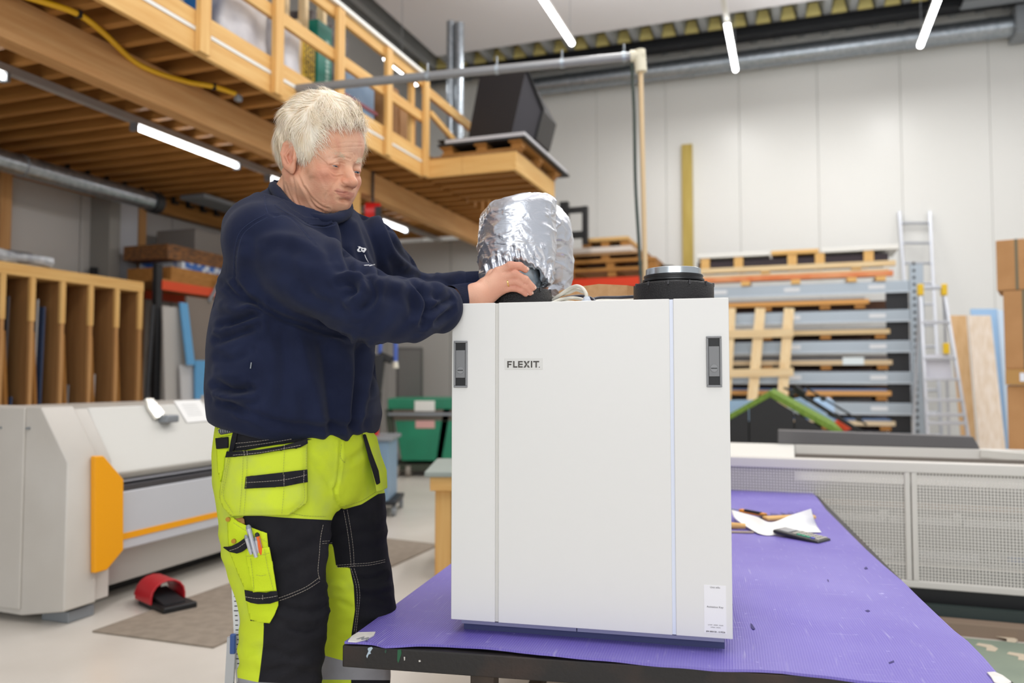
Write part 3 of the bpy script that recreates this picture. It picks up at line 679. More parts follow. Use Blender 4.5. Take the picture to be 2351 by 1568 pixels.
lb = MB().prism([gp(954, 966, Yg - .01), gp(998, 966, Yg - .01), gp(998, 983, Yg - .01), gp(954, 983, Yg - .01)], (0, .012, 0)).build('red_label', mat('label_pink', 'D9A8A2', .5), gk)
# dark panel on the end wall
pn = MB().prism([atY(909, 797, 9.9), atY(971, 797, 9.9), atY(971, 925, 9.9), atY(909, 925, 9.9)], (0, .05, 0)).build('dark_cabinet', mat('dark_panel', '55524F', .5), label='dark upright metal cabinet against the end wall behind the green skip', cat='cabinet', bevel=.012)
MB().prism([atY(915, 804, 9.89), atY(965, 804, 9.89), atY(965, 922, 9.89), atY(915, 922, 9.89)], (0, .02, 0)).build('door', mat('dark_panel2', '6A6663', .5), pn)
# wooden workbench with grey green top, partly behind the white unit
wbn = thing('wooden_bench', 'small pine workbench with a grey green top behind the white unit', 'bench', atY(1010, 1310, 4.4))
Yw = 4.3
def wp(x, y, Y=Yw): return atY(x, y, Y)
ztb = wp(1000, 1095).z
xl = wp(975, 1095).x; MB().box(xl, xl + 1.1, Yw - .02, Yw + .7, ztb - .0, ztb + .03).build('top', mat('bench_top', '9CA6A0', .5), wbn, bevel=.006)
xl2 = wp(987, 1100).x
MB().box(xl2, xl2 + 1.0, Yw, Yw + .04, ztb - .075, ztb).build('apron', wl['s'], wbn, bevel=.004)
MB().box(xl2, xl2 + .04, Yw + .04, Yw + .64, ztb - .075, ztb).build('apron', wl['t'], wbn, bevel=.004)
xa = wp(997, 1200).x
for (xx, yy) in ((xa, Yw + .04), (xa + .85, Yw + .04), (xa, Yw + .55), (xa + .85, Yw + .55)):
    MB().box(xx, xx + .085, yy, yy + .06, 0, ztb - .0).build('leg', wl['z'], wbn, bevel=.004)
# aluminium straightedge and profile leaning behind the leg of the man
sg = thing('straightedge', 'aluminium measuring straightedge standing upright behind the trousers of the man', 'ruler', atY(550, 1560, 2.1))
a_ = atY(537, 1292, 2.1); b_ = atY(550, 1568, 2.1); dn = (b_ - a_) * 1.75
MB().beam(a_, a_ + dn, .016, .006, up=(0, 1, 0)).build('rule', mat('ruler_white', 'E6E7E9', .3), sg)
tk = MB(); 
for i in range(44):
    p = a_ + dn * (i / 44) + Vector((0, -.0038, 0)); tk.cbox(p + Vector((.001, 0, 0)), (.007 if i % 5 else .011, .001, .0022))
tk.build('graduations', M_black, sg)
a2 = atY(553, 1292, 2.12); MB().beam(a2, a2 + dn, .02, .012, up=(0, 1, 0)).build('clear_profile', mat('olive_clear', 'C3C79A', .3), sg)
a3 = atY(533, 1462, 2.08); b3 = atY(527, 1568, 2.08)
MB().beam(a3, a3 + (b3 - a3) * 3.2, .022, .01, up=(0, 1, 0)).build('foot_strut', mat('alu', 'B9BCC0', .35, .7), sg)
MB().cbox(atY(535, 1478, 2.07), (.014, .012, .05)).build('blue_clamp', mat('clamp_blue', '3A5A9A', .4), sg, bevel=.003)
# ================================================================== perforated machine table
M_cream = mat('guard_cream', 'D6D3CD', .4); M_inner = mat('inner_grey', 'B5B2AD', .5)
PT = 4.0; PS0, PS1 = -.75, 1.75
pmc = thing('conveyor_table', 'low cream machine table with perforated front guards behind the purple bench', 'machine', (.5, PT, 0), BLD)
ZA, ZC = .705, .15
def hole_panel(s0, s1, z0, z1, nm):
    mb = B(); p = .0132; w = .0060
    n = int((s1 - s0) / p); m = int((z1 - z0) / p)
    for i in range(n + 1): x = s0 + i * (s1 - s0) / n; mb.box(x - w / 2, x + w / 2, PT + .004, PT + .006, z0, z1)
    for j in range(m + 1): z = z0 + j * (z1 - z0) / m; mb.box(s0, s1, PT + .0041, PT + .0061, z - w / 2, z + w / 2)
    return mb.build(nm, M_cream, pmc, kind='stuff')
mul = [PS0, .49, PS1]
B().box(PS0, PS1, PT - .005, PT + .03, ZA - .045, ZA).build('top_rail', M_cream, pmc, bevel=.003)
B().box(PS0, PS1, PT - .005, PT + .03, ZC - .0, ZC + .03).build('bottom_rail', M_cream, pmc, bevel=.003)
for a, b in ((PS0, PS0 + .03), (.49 - .025, .49 - .002), (.49 + .002, .49 + .025), (PS1 - .03, PS1)):
    B().box(a, b, PT - .004, PT + .028, ZC + .03, ZA - .045).build('stile', M_cream, pmc, bevel=.003)
hole_panel(PS0 + .03, .49 - .025, ZC + .03, ZA - .045, 'perforated_panel')
hole_panel(.49 + .025, PS1 - .03, ZC + .03, ZA - .045, 'perforated_panel')
# inner structure seen through the holes
B().box(PS0, PS1, PT + .5, PT + .52, ZC, ZA - .02).build('rear_panel', mat('rear_tan', '766E66', .6), pmc)
for z, m_ in ((.47, mat('peach_rail', 'DCC3AC', .5)), (.26, M_inner)):
    B().box(PS0, PS1, PT + .18, PT + .22, z, z + .03).build('inner_rail', m_, pmc)
B().box(PS0, PS1, PT + .12, PT + .5, .235, .25).build('inner_shelf', M_inner, pmc)
B().box(PS0, PS1, PT + .06, PT + .1, .42, .455).build('guide_rail', mat('guide_white', 'DEDDDA', .4), pmc)
for s_ in (.06, .38, .68, .98, 1.3):
    B().cbox((s_, PT + .06, .46), (.035, .04, .035)).build('bracket', M_white, pmc, bevel=.003)
    B().tube([(s_ + .02, PT + .03, .45), (s_ + .02, PT + .03, .42)], .006, 8).build('bolt', M_dark, pmc)
for i, (a, b) in enumerate(((.15, .43), (.53, .78))):
    B().box(a, b, PT + .14, PT + .2, .252, .285).build('white_profile', mat('bright_profile', 'F0F1F4', .35), label=['white profile lying inside the machine guard left of the middle stile', 'white profile lying inside the machine guard right of the middle stile'][i], cat='profile')
B().cbox((.95, PT + .2, .265), (.1, .06, .03)).build('blue_clamp', mat('clamp_blue2', '5A78B8', .4), label='small blue clamp lying inside the right machine guard', cat='clamp', bevel=.006)
# top frame and trough
B().box(PS0, PS1, PT + .03, PT + .10, ZA - .04, ZA - .002).build('front_ledge', M_cream, pmc)
B().box(PS0, -.0, PT + .10, PT + .9, ZA - .04, ZA).build('cover_plate', mat('cover_light', 'E4E3DD', .4), pmc, bevel=.003)
B().box(.002, PS1, PT + .10, PT + .86, ZA - .12, ZA - .11).build('trough', M_inner, pmc)
B().box(.002, PS1, PT + .86, PT + .93, ZA - .12, ZA).build('back_rail', M_cream, pmc, bevel=.003)
B().beam((.95, PT + .86, ZA - .02), (1.7, PT + .1, ZA - .02), .05, .04).build('diagonal_beam', mat('cover_light', ''), pmc)
for s_ in (-.3, .15, .75, 1.3):
    B().box(s_, s_ + .05, PT + .06, PT + .12, 0, ZC).build('leg', M_dark, pmc)
B().box(PS0, PS1, PT + .04, PT + .5, .04, ZC - .005).build('underframe', M_black, pmc)
# dark long bar lying on the table
db = B(); P = [hitT(x, y, PT + .88) for x, y in ((1786, 985), (2235, 1000), (2250, 1022), (1786, 1018))]
zb_ = ZA + .001; P = [(p[0], p[1], p[2]) for p in P]; P[2] = (P[2][0], P[2][1], zb_); P[3] = (P[3][0], P[3][1], zb_)
P[0] = (P[0][0], P[0][1], zb_ + .078); P[1] = (P[1][0], P[1][1], zb_ + .064)
db.prism(P, (0, .1, 0)); db.build('dark_bar', mat('bar_grey', '5E5C5D', .5), label='long dark grey metal bar lying on the back rail of the machine table', cat='bar', bevel=.004)
# floor things under and before it
B().box(.4, 2.6, 3.25, 3.78, 0, .012).build('green_mat', mat('green_mat', '7E8B7C', .7, c2='8F9A88', ns=2), label='worn grey green mat on the floor at the lower right', cat='mat')
for i, (x, y) in enumerate(((2262, 1451), (2272, 1487), (2318, 1467), (2240, 1440), (2345, 1508))):
    p = hitZ(x, y, .013)
    B().prism([(p[0] - .02, p[1] - .04, .0125), (p[0] + .01, p[1] - .045, .0125), (p[0] + .03, p[1] - .0, .0125), (p[0] + .015, p[1] + .04, .0125), (p[0] - .03, p[1] + .05, .0125), (p[0] - .045, p[1] + .02, .0125), (p[0] - .01, p[1] + .0, .0125)], (0, 0, .0008)).build('worn_patch', mat('worn_beige', 'C9BBA5', .8), bpy.data.objects['green_mat'])
B().box(.3, 2.8, 3.84, 3.93, 0, .05).build('timber_sill', mat('brown_timber', '8A7766', .7), label='brown timber beam on the floor along the front of the machine table', cat='timber')
B().box(.35, 2.8, 3.95, 3.99, 0, .09).build('dark_rail', mat('dark_green_rail', '2E3A38', .6), label='dark green rail on the floor under the machine table', cat='rail')
# ================================================================== black cabin with a grass green roof
TH = 7.0
cb_ = thing('model_house', 'black gabled hut with a green roof edge behind the machine table', 'hut', (-.17, TH, 0), BLD)
pk = hitT(1768, 912, TH); lf = hitT(1650, 978, TH); rt = hitT(1900, 992, TH)
for (a, b, nm) in ((lf[0] - .5, hitT(1718, 950, TH)[0], 'front_panel'), (hitT(1720, 950, TH)[0], hitT(1822, 950, TH)[0], 'front_panel'), (hitT(1824, 950, TH)[0], rt[0], 'front_panel')):
    def zr(s): return lerp(pk[2], lf[2], (pk[0] - s) / (pk[0] - lf[0])) if s < pk[0] else lerp(pk[2], rt[2], (s - pk[0]) / (rt[0] - pk[0]))
    pts = [(a, TH, 0), (b, TH, 0), (b, TH, zr(b))] + ([(pk[0], TH, pk[2])] if a < pk[0] < b else []) + [(a, TH, zr(a))]
    B().prism(pts, (0, .03, 0)).build(nm, mat('hut_black', '1F2022', .6), cb_, bevel=.004)
M_grass = mat('grass_green', '5F7F30', .9, c2='7A963E', ns=40, bump=.6, bs=150)
L2 = (lf[0] - .5, TH, lf[2] - .5 * (pk[2] - lf[2]) / (pk[0] - lf[0]))
B().prism([L2, pk, (pk[0], TH, pk[2] + .055), (L2[0], TH, L2[2] + .045)], (0, 1.6, 0)).build('roof_slope', M_grass, cb_, bevel=.006)
B().prism([pk, (rt[0] + .1, TH, rt[2] - .035), (rt[0] + .12, TH, rt[2] + .01), (pk[0], TH, pk[2] + .055)], (0, 1.6, 0)).build('roof_slope', M_grass, cb_, bevel=.006)
mb = B(); mb.box(lf[0] - .5, rt[0], TH + 1.5, TH + 1.53, 0, rt[2]); mb.build('rear_panel', mat('hut_black', ''), cb_)
# blue foam boards behind and beside
a = hitT(1665, 922, 9.0); b = hitT(1735, 918, 9.0)
B().prism([(a[0] - .4, 9.0, 0), (b[0], 9.0, 0), (b[0], 9.0, b[2]), (a[0] - .4, 9.0, a[2])], (0, .06, 0)).build('blue_board', mat('pale_blue', 'A9C9E6', .6), label='pale blue board standing behind the left roof slope of the black hut', cat='board')
a = [hitT(x, y, 8.9) for x, y in ((1822, 918), (1838, 914), (1918, 966), (1905, 978))]
B().prism(a, (0, .3, 0)).build('blue_board', mat('pale_blue', ''), label='pale blue strip leaning along the right roof slope of the black hut', cat='board')
a = [hitT(x, y, 9.1) for x, y in ((1868, 915), (1905, 913), (1917, 925), (1916, 958), (1880, 940))]
B().prism(a, (0, .1, 0)).build('blue_package', mat('pale_blue2', 'BBD6F0', .5), label='pale blue package right of the ridge of the black hut', cat='package', bevel=.01)
a = [hitT(x, y, 8.9) for x, y in ((1915, 970), (1925, 966), (1955, 985), (1940, 990))]
B().prism(a, (0, .2, 0)).build('orange_strip', M_or, label='orange strip at the right foot of the hut roof', cat='strip')
# trolley with black handles: two black slanting bars with joint knobs
tl = thing('folding_trolley', 'black folding trolley with slanting bars leaning behind the hut roof', 'trolley', hitT(1960, 990, 8.6), BLD)
for (p, q, r_) in (((1818, 893), (1990, 1000), .022), ((1826, 888), (1850, 905), .03), ((1850, 890), (1990, 975), .010), ((1800, 890), (1830, 905), .012)):
    B().tube([hitT(*p, 8.6), hitT(*q, 8.6)], r_, 8).build('bar', M_black, tl, smooth=True)
for p in ((1818, 903), (1890, 915), (1920, 955), (1972, 962)):
    c = hitT(*p, 8.58); B().tube([Vector(c), Vector(c) + Vector((0, .06, 0))], .03, 12).build('knob', M_dark, tl, smooth=True)
# ================================================================== galvanised sheet storage rack
RT = 11.4
M_rack = mat('rack_galv', 'A9B4BE', .4, .35); M_slot = mat('slot_dark', '2A2B2E', .6)
sr = thing('storage_rack', 'tall galvanised storage rack of many beams holding pallets of sheets', 'rack', (1.4, RT, 0), BLD)
RS0, RS1 = -1.5, 1.42
B().box(1.44, 1.60, RT - .02, RT + .06, 0, hitT(2100, 607, RT)[2]).build('upright', M_rack, sr, bevel=.004)
B().box(RS0 - .2, RS0 - .04, RT - .02, RT + .06, 0, 2.55).build('upright', M_rack, sr, bevel=.004)
for i in range(26):
    B().box(1.475, 1.505, RT - .0215, RT - .02, .3 + i * .09, .34 + i * .09).build('slot', M_slot, sr)
ys = [663, 728, 797, 867, 937, 1005]
zs = [hitT(1900, y, RT)[2] for y in ys]
for i, z in enumerate(zs):
    B().box(RS0, 1.44, RT, RT + .05, z - .075, z + .075).build('beam', M_rack, sr, bevel=.006)
    B().box(RS0, 1.44, RT - .006, RT, z - .08, z - .06).build('lip', mat('lip_light', 'C3CCD4', .4, .3), sr)
    for sl in (-1.05, -.1, .95):
        B().box(sl, sl + .2, RT - .003, RT, z - .025, z + .03).build('label_plate', mat('label_pale', 'DDE0E4', .5), sr)
    if i < 5:
        z2 = zs[i + 1]; B().box(1.16, 1.43, RT + .05, RT + .09, z2 + .075, z - .075).build('end_plate', M_dark, sr)
        B().box(RS0, 1.44, RT + .9, RT + .95, z - .3, z - .1).build('rear_beam', mat('rear_brown', '6B4A38', .7), sr)
        B().box(RS0, 1.15, RT + .1, RT + .85, z2 + .076, z2 + .10).build('dark_sheet', sheetm[2], sr)
wc = ['D9A05C', 'D9BE92', 'D6BE9A', 'D8A264', 'DCC8A8']
ordn = ['topmost', 'second', 'third', 'fourth', 'lowest']
for i in range(5):
    z2 = zs[i + 1] + .105; s1 = [.96, 1.2, 1.22, 1.2, 1.24][i]
    pt = thing('loaded_pallet', ordn[i] + ' pallet of sheets in the galvanised rack, counted from its top', 'pallet', (.0, RT + .05, z2), BLD)
    pm_ = wood('rackwood%d' % i, wc[i], wc[i], 's')
    for s_ in (-1.3, -.4, .35, s1 - .18):
        B().box(s_, s_ + .13, RT + .03, RT + .75, z2, z2 + .06).build('block', wj['t'], pt)
    B().box(RS0 + .05, s1, RT + .02, RT + .10, z2 + .062, z2 + .125).build('deck_board', pm_, pt, bevel=.004)
    B().box(RS0 + .05, s1 - .05, RT + .04, RT + .75, z2 + .127, z2 + .15).build('sheet_load', mat('load_blue', '6F8FC0', .5) if i in (3, 4) else sheetm[0], pt)
pn_ = B().box(.62, .88, RT + .012, RT + .018, zs[3] + .17, zs[3] + .27).build('paper_label', mat('paper_pale', 'E4EEF2', .5), label='white paper label hanging on the third pallet of the galvanised rack', cat='label')
# stack on top of the rack
z = zs[0] + .08
tp = thing('top_pallet', 'long pallet with an orange red runner on top of the galvanised rack', 'pallet', (0, RT, z), BLD)
for s_ in (-1.15, -.6, .05, .75, 1.1):
    B().box(s_ - .06, s_ + .06, RT - .02, RT + .7, z, z + .06).build('block', wl['t'], tp)
B().box(-1.25, 1.25, RT - .02, RT + .08, z + .062, z + .13).build('runner', mat('orange_wood', 'D9743C', .6, c2='E39A6A', ns=3), tp, bevel=.004)
B().box(-1.2, 1.2, RT - .01, RT + .75, z + .132, z + .16).build('deck', wpale['s'], tp)
tp2 = thing('timber_crate', 'long pale timber crate frame lying topmost on the galvanised rack', 'crate', (0, RT, z + .17), BLD)
zz = z + .162
B().box(-1.28, 1.28, RT - .03, RT + .05, zz + .03, zz + .10).build('lower_board', wpale['s'], tp2, bevel=.004)
for s_ in (-1.2, -.75, -.05, .3, .9): B().box(s_, s_ + .12, RT - .03, RT + .7, zz + .102, zz + .24).build('post_block', wl['t'], tp2)
for s_ in (-.4, .75): B().box(s_, s_ + .12, RT - .02, RT + .7, zz, zz + .03).build('spacer', wl['t'], tp2)
B().box(-1.25, 1.2, RT + .01, RT + .7, zz + .104, zz + .20).build('dark_load', mat('purple_dark', '32262E', .6), tp2)
for a, b, m_ in ((-1.25, -.28, M_white), (-.26, .35, wl['s']), (.37, 1.32, M_white)):
    B().box(a, b, RT - .04, RT + .7, zz + .242, zz + .30).build('top_board', m_, tp2, bevel=.006)
# lattice of laths leaning on the rack
la = thing('lath_lattice', 'pale timber lattice of crossed laths leaning on the galvanised rack', 'lattice', hitT(1740, 1000, 10.8), BLD)
for (x0, x1) in ((1678, 1668), (1746, 1730), (1812, 1798)):
    a = Vector(hitT(x0, 708, 11.2)); b = Vector(hitT(x1, 890, 11.0)); d = (b - a); e = b + d * (b.z / -d.z)
    B().beam(e, a, .13, .03, up=(0, 1, 0)).build('lath', wpale['z'], la, bevel=.003)
for y in (766, 856):
    f = (y - 708) / 182; T_ = lerp(11.2, 11.0, f) - .035
    a = hitT(1560, y + 4, T_); b = hitT(1822, y - 2, T_)
    B().beam(a, b, .025, .11).build('cross_lath', wpale['s'], la, bevel=.003)
# ================================================================== ladders
M_alu = mat('aluminium', 'C6CAD2', .35, .55)
el = thing('extension_ladder', 'tall aluminium ladder leaning against the white back wall behind the stepladder', 'ladder', (1.7, 12.8, 0), BLD)
a0 = Vector(hitT(2064, 487, 13.15)); a1 = Vector(hitT(2134, 487, 13.15)); b0 = Vector(hitT(2075, 640, 12.9)); b1 = Vector(hitT(2142, 640, 12.9))
for a, b in ((a0, b0), (a1, b1)):
    e = b + (b - a) * (b.z / (a.z - b.z)); B().beam(e, a, .035, .07).build('stile', M_alu, el)
for i in range(14):
    f = .17 + i * .30; p = a0.lerp(b0, f); q = a1.lerp(b1, f)
    if p.z > .15: B().tube([p, q], .02, 8).build('rung', M_alu, el, smooth=True)
sl = thing('stepladder', 'aluminium stepladder with yellow top corners beside the galvanised rack', 'ladder', (1.5, 10.2, 0), BLD)
TL = 10.2
def sp(x, y, T=TL): return Vector(hitT(x, y, T))
tl_, tr_ = sp(2112, 662), sp(2166, 662)
def down(p, q): return p + (q - p) * (p.z / (p.z - q.z))
for p, q in ((tl_, sp(2118, 985)), (tr_, sp(2206, 985))):
    B().beam(down(p, Vector((q.x, q.y - .35, q.z))), p, .03, .06, up=(0, 1, 0)).build('stile', M_alu, sl)
for p, q in ((tl_, sp(2106, 985)), (tr_, sp(2190, 985))):
    B().beam(down(p, Vector((q.x, q.y + .3, q.z))), p, .025, .04, up=(0, 1, 0)).build('rear_leg', M_alu, sl)
for y, d_ in ((742, .16), (824, .14), (872, .1), (918, .12), (950, .1), (968, .1)):
    f = (y - 662) / 323; L = tl_.lerp(Vector((sp(2118, 985).x, TL - .35, sp(2118, 985).z)), f); Rr = tr_.lerp(Vector((sp(2206, 985).x, TL - .35, sp(2206, 985).z)), f)
    B().beam(L, Rr, .09, .035).build('step', M_alu, sl, bevel=.004)
P = [sp(x, y, TL - .15) for x, y in ((2122, 815), (2180, 812), (2186, 868), (2124, 872))]
B().prism(P, (0, .02, 0)).build('tray_panel', mat('tray_white', 'DDDDE6', .4), sl)
B().beam(tl_ + Vector((0, 0, .01)), tr_ + Vector((0, 0, .01)), .12, .04).build('top_cap', M_alu, sl, bevel=.006)
for p in (tl_, tr_): B().cbox(p + Vector((0, -.02, -.02)), (.06, .1, .13)).build('yellow_corner', mat('ladder_yellow', 'E8C01E', .4), sl, bevel=.008)
B().cbox(sp(2172, 800, TL - .2), (.06, .06, .12)).build('yellow_hinge', mat('ladder_yellow', ''), sl, bevel=.006)
# ================================================================== planks and cartons at the right
def plank(name, label, x0, x1, y, xb0, xb1, T, m, lean=.35, th_=.03):
    a, b = sp(x0, y, T), sp(x1, y, T); c, d = sp(xb0, 1000, T), sp(xb1, 1000, T)
    c = a + (c - a) * (a.z / (a.z - c.z)); d = b + (d - b) * (b.z / (b.z - d.z)); c.y -= lean; d.y -= lean; c.z = d.z = 0
    return B().prism([c, d, b, a], (0, th_, 0)).build(name, m, label=label, cat='board', bevel=.004)
plank('leaning_plank', 'tan wooden board leaning against the wall right of the stepladder', 2180, 2219, 724, 2196, 2230, 11.0, wood('tan_board', 'DDB98C', 'CDA574', 'z'))
plank('leaning_plank', 'pale whitish wide wooden plank between the tan and the blue boards', 2222, 2275, 724, 2234, 2293, 10.5, wood('whitish_plank', 'EFE3D6', 'DCC8B0', 'z'))
plank('blue_foam_board', 'light blue foam board leaning behind the whitish plank', 2228, 2290, 709, 2240, 2312, 11.1, mat('foam_blue', '9CC0E4', .6))
plank('blue_foam_board', 'narrow pale blue board edge between the whitish plank and the cartons', 2290, 2304, 712, 2300, 2316, 10.9, mat('foam_blue_pale', 'C6D9EC', .6))
YC = 6.5
_c0 = atY(2290, 870, YC); Mca = Matrix.Translation((_c0.x, _c0.y, 0)) @ Matrix.Rotation(R(-34), 4, 'Z')
def cart(label, x0, y0, y1, zbot=None):
    a = atY(x0, y0, YC); z1 = a.z; z0 = atY(x0, y1, YC).z if zbot is None else zbot; dx = (a - _c0).x * .83
    o = MB(Mca).box(dx, dx + .5, 0, .5, z0, z1).build('carton', M_card, label=label, cat='carton', bevel=.006)
    MB(Mca).box(dx + .13, dx + .15, -.002, .5, z0 + .002, z1 + .001).build('strap', mat('strap_grey', '6A6650', .5), o)
    return dx, z0, z1
x_, z0, z1 = cart('topmost brown carton of the stack at the right edge', 2286, 553, 668)
x2, z0b, z1b = cart('second brown carton from the top at the right edge', 2303, 669, 848)
q = atY(2306, 848, YC).z; r_ = atY(2306, 884, YC).z
wc_ = thing('flat_carton', 'flat brown carton with a white label between the tall cartons at the right edge', 'carton', Mca @ Vector((x2, 0, r_)))
MB(Mca).box(x2, x2 + .5, -.02, .5, r_ + .001, q - .001).build('band', mat('band_brown', 'B58A4E', .6), wc_, bevel=.004)
MB(Mca).box(x2 + .10, x2 + .30, -.023, -.02, r_ + .03, q - .03).build('label_plate', mat('label_bright', 'E6EBF6', .4), wc_)
cart('lowest brown carton of the stack at the right edge', 2312, 885, 1000, zbot=0)
# ================================================================== timber post on the wall, pallet shelf, fork mast
a = hitT(1565, 333, 13.15); b = hitT(1590, 640, 13.15)
B().box(a[0], a[0] + .17, 13.12, 13.19, 0, a[2]).build('wall_timber', wood('olive_timber', 'B49A48', 'CDB768', 'z'), label='yellowish timber post standing alone against the white back wall', cat='post', bevel=.004)
TS = 11.5
ps = thing('orange_shelf', 'orange and black pallet shelf with brown pallets behind the silver sleeve', 'shelf', (-2.3, TS, 0), BLD)
zo2 = hitT(1450, 646, TS)[2]
B().box(-3.2, -1.6, TS, TS + .06, zo2 - .07, zo2 + .07).build('beam', mat('red_orange', 'DB3A12', .45), ps)
B().box(-3.2, -1.6, TS + .9, TS + .96, zo2 - .07, zo2 + .07).build('beam', mat('red_orange', ''), ps)
for s_ in (-3.25, -1.6):
    for t_ in (TS, TS + .88): B().box(s_, s_ + .08, t_, t_ + .08, 0, zo2 + .12).build('upright', M_dark, ps)
B().prism([(-1.78, TS - .03, zo2 + .08), (-1.42, TS - .03, zo2 - .08), (-1.42, TS - .03, zo2 + .02), (-1.6, TS - .03, zo2 + .2), (-1.78, TS - .03, zo2 + .22)], (0, .8, 0)).build('black_guard', M_black, ps)
def pal(label, y0, y1, s0, s1, m_, dark=.4):
    zb = hitT(1450, y1, TS)[2]; zt = hitT(1450, y0, TS)[2]; h = zt - zb
    th = thing('stacked_pallet', label, 'pallet', (s0, TS, zb), BLD, 'pallets on the orange shelf')
    B().box(s0, s1, TS, TS + .8, zb + h * .62, zt).build('deck', m_, th, bevel=.004)
    for k in range(3):
        x = lerp(s0, s1 - .12, k / 2); B().box(x, x + .12, TS + .02, TS + .78, zb, zb + h * .61).build('block', wj['t'], th)
pal('lowest brown pallet on the orange shelf', 612, 632, -3.2, -1.8, wj['s'])
pal('second brown pallet from the bottom on the orange shelf', 592, 611, -3.2, -1.85, wj['s'])
pal('third pallet from the bottom on the orange shelf', 576, 591, -3.2, -2.0, wood('shelf_tan', '9E7A55', 'B08A60', 's'))
zc_ = hitT(1450, 575, TS)[2]; zc2 = hitT(1450, 563, TS)[2]
B().box(-3.1, -2.2, TS, TS + .7, zc_ + .001, zc2).build('white_carton', mat('pinkish_white', 'D8CCC2', .6), label='flat whitish carton between the pallets on the orange shelf', cat='carton', bevel=.004)
pal('topmost light pallet on the orange shelf', 541, 562, -2.95, -2.25, wood('shelf_light', 'D2A564', 'DDB678', 's'))
fk = thing('fork_mast', 'black forklift carriage frame rising behind the silver sleeve', 'forklift mast', (-3, 11.2, 0), BLD)
TF = 11.2
for (x0, x1, y0, y1) in ((1284, 1304, 463, 640), (1336, 1348, 473, 560)):
    a = hitT(x0, y0, TF); b = hitT(x1, y1, TF); B().box(a[0], b[0], TF, TF + .1, 0 if y1 > 600 else b[2], a[2]).build('channel', M_black, fk, bevel=.004)
for (x0, x1, y0, y1) in ((1304, 1340, 476, 486), (1304, 1344, 532, 545)):
    a = hitT(x0, y0, TF); b = hitT(x1, y1, TF); B().box(a[0], b[0], TF, TF + .08, b[2], a[2]).build('cross_bar', M_black, fk, bevel=.004)
# ================================================================== work table with the purple board
TZ = .545
FLp = atZ(790, 1479, TZ - .004); FRp = atZ(2312, 1580, TZ - .004); BRp = atZ(1872, 1134, TZ - .004)
BLp = FLp + (BRp - FRp) * 1.02
def tab(u, v, z=TZ): # bilinear table coordinates
    p = FLp.lerp(FRp, u).lerp(BLp.lerp(BRp, u), v); return Vector((p.x, p.y, z))
tb = thing('work_table', 'low steel framed work table with a paint-stained dark edge', 'table', tab(.5, .5, 0))
ed = (FRp - FLp).normalized(); dd = (BLp - FLp).normalized()
def rust_mat():
    m = mat('stained_steel', '2E2C2B', .5, .4, c2='4A3A32', ns=7, contrast=(.5, .8), bump=.3, bs=120); nt = m.node_tree
    return m
M_rs = rust_mat()
top_z = TZ - .006; H_ = .044
def frame_bar(a, b, nm='edge_bar'): return MB().beam(Vector((a.x, a.y, top_z - H_ / 2)), Vector((b.x, b.y, top_z - H_ / 2)), .05, H_).build(nm, M_rs, tb, bevel=.003)
ins_ = .025
frame_bar(tab(-.004, ins_ * .4), tab(1.02, ins_ * .4)); frame_bar(tab(-.004, .99), tab(1.0, .99)); frame_bar(tab(.018, .02), tab(.018, .985)); frame_bar(tab(.985, .02), tab(.985, .985))
MB().prism([tab(.03, .02, top_z - .03), tab(.97, .02, top_z - .03), tab(.97, .98, top_z - .03), tab(.03, .98, top_z - .03)], (0, 0, .029)).build('board', wplan['s'], tb)
for u, v in ((.22, .035), (.85, .035), (.1, .93), (.9, .93)):
    p = tab(u, v, 0); M = Matrix.Rotation(math.atan2(ed.y, ed.x), 3, 'Z')
    MB().cbox((p.x, p.y, (top_z - H_) / 2), (.05, .05, top_z - H_), M).build('leg', mat('leg_brown', '5A4B40', .5, .4, c2='3A332E', ns=12), tb, bevel=.003)
# rail under
MB().beam(tab(.22, .03, .15), tab(.1, .93, .15), .04, .04).build('stretcher', M_rs, tb)
MB().beam(tab(.85, .03, .15), tab(.9, .93, .15), .04, .04).build('stretcher', M_rs, tb)
# paint stains on the front edge (thin dried paint)
def front_pt(px, py, off=.0006):
    a = tab(-.004, ins_ * .4); b = tab(1.02, ins_ * .4); n = Vector((-(b - a).y, (b - a).x, 0)).normalized(); p0 = a - n * (.025 + off)
    r = ray(px, py); k = (p0 - O0).dot(n) / r.dot(n); return O0 + r * k, n
def stain(poly, c, nm='paint_stain'):
    P = [front_pt(x, y)[0] for x, y in poly]; n = front_pt(*poly[0])[1]
    MB().prism(P, -n * .0004).build(nm, mat('paint_' + c, c, .5), tb)
stain([(913, 1492), (921, 1491), (922, 1500), (917, 1516), (914, 1522), (912, 1515)], '1E5A3A')
stain([(846, 1487), (853, 1485), (856, 1488), (850, 1497), (852, 1500), (846, 1503), (843, 1511), (841, 1506), (846, 1495), (844, 1490)], 'AFC0CC')
stain([(884, 1492), (888, 1492), (886, 1500), (883, 1497)], '2A4A3A')
stain([(927, 1508), (930, 1508), (930, 1515), (928, 1517)], 'CFCBC4'); stain([(961, 1516), (965, 1515), (966, 1519), (962, 1520)], 'CFCBC4')
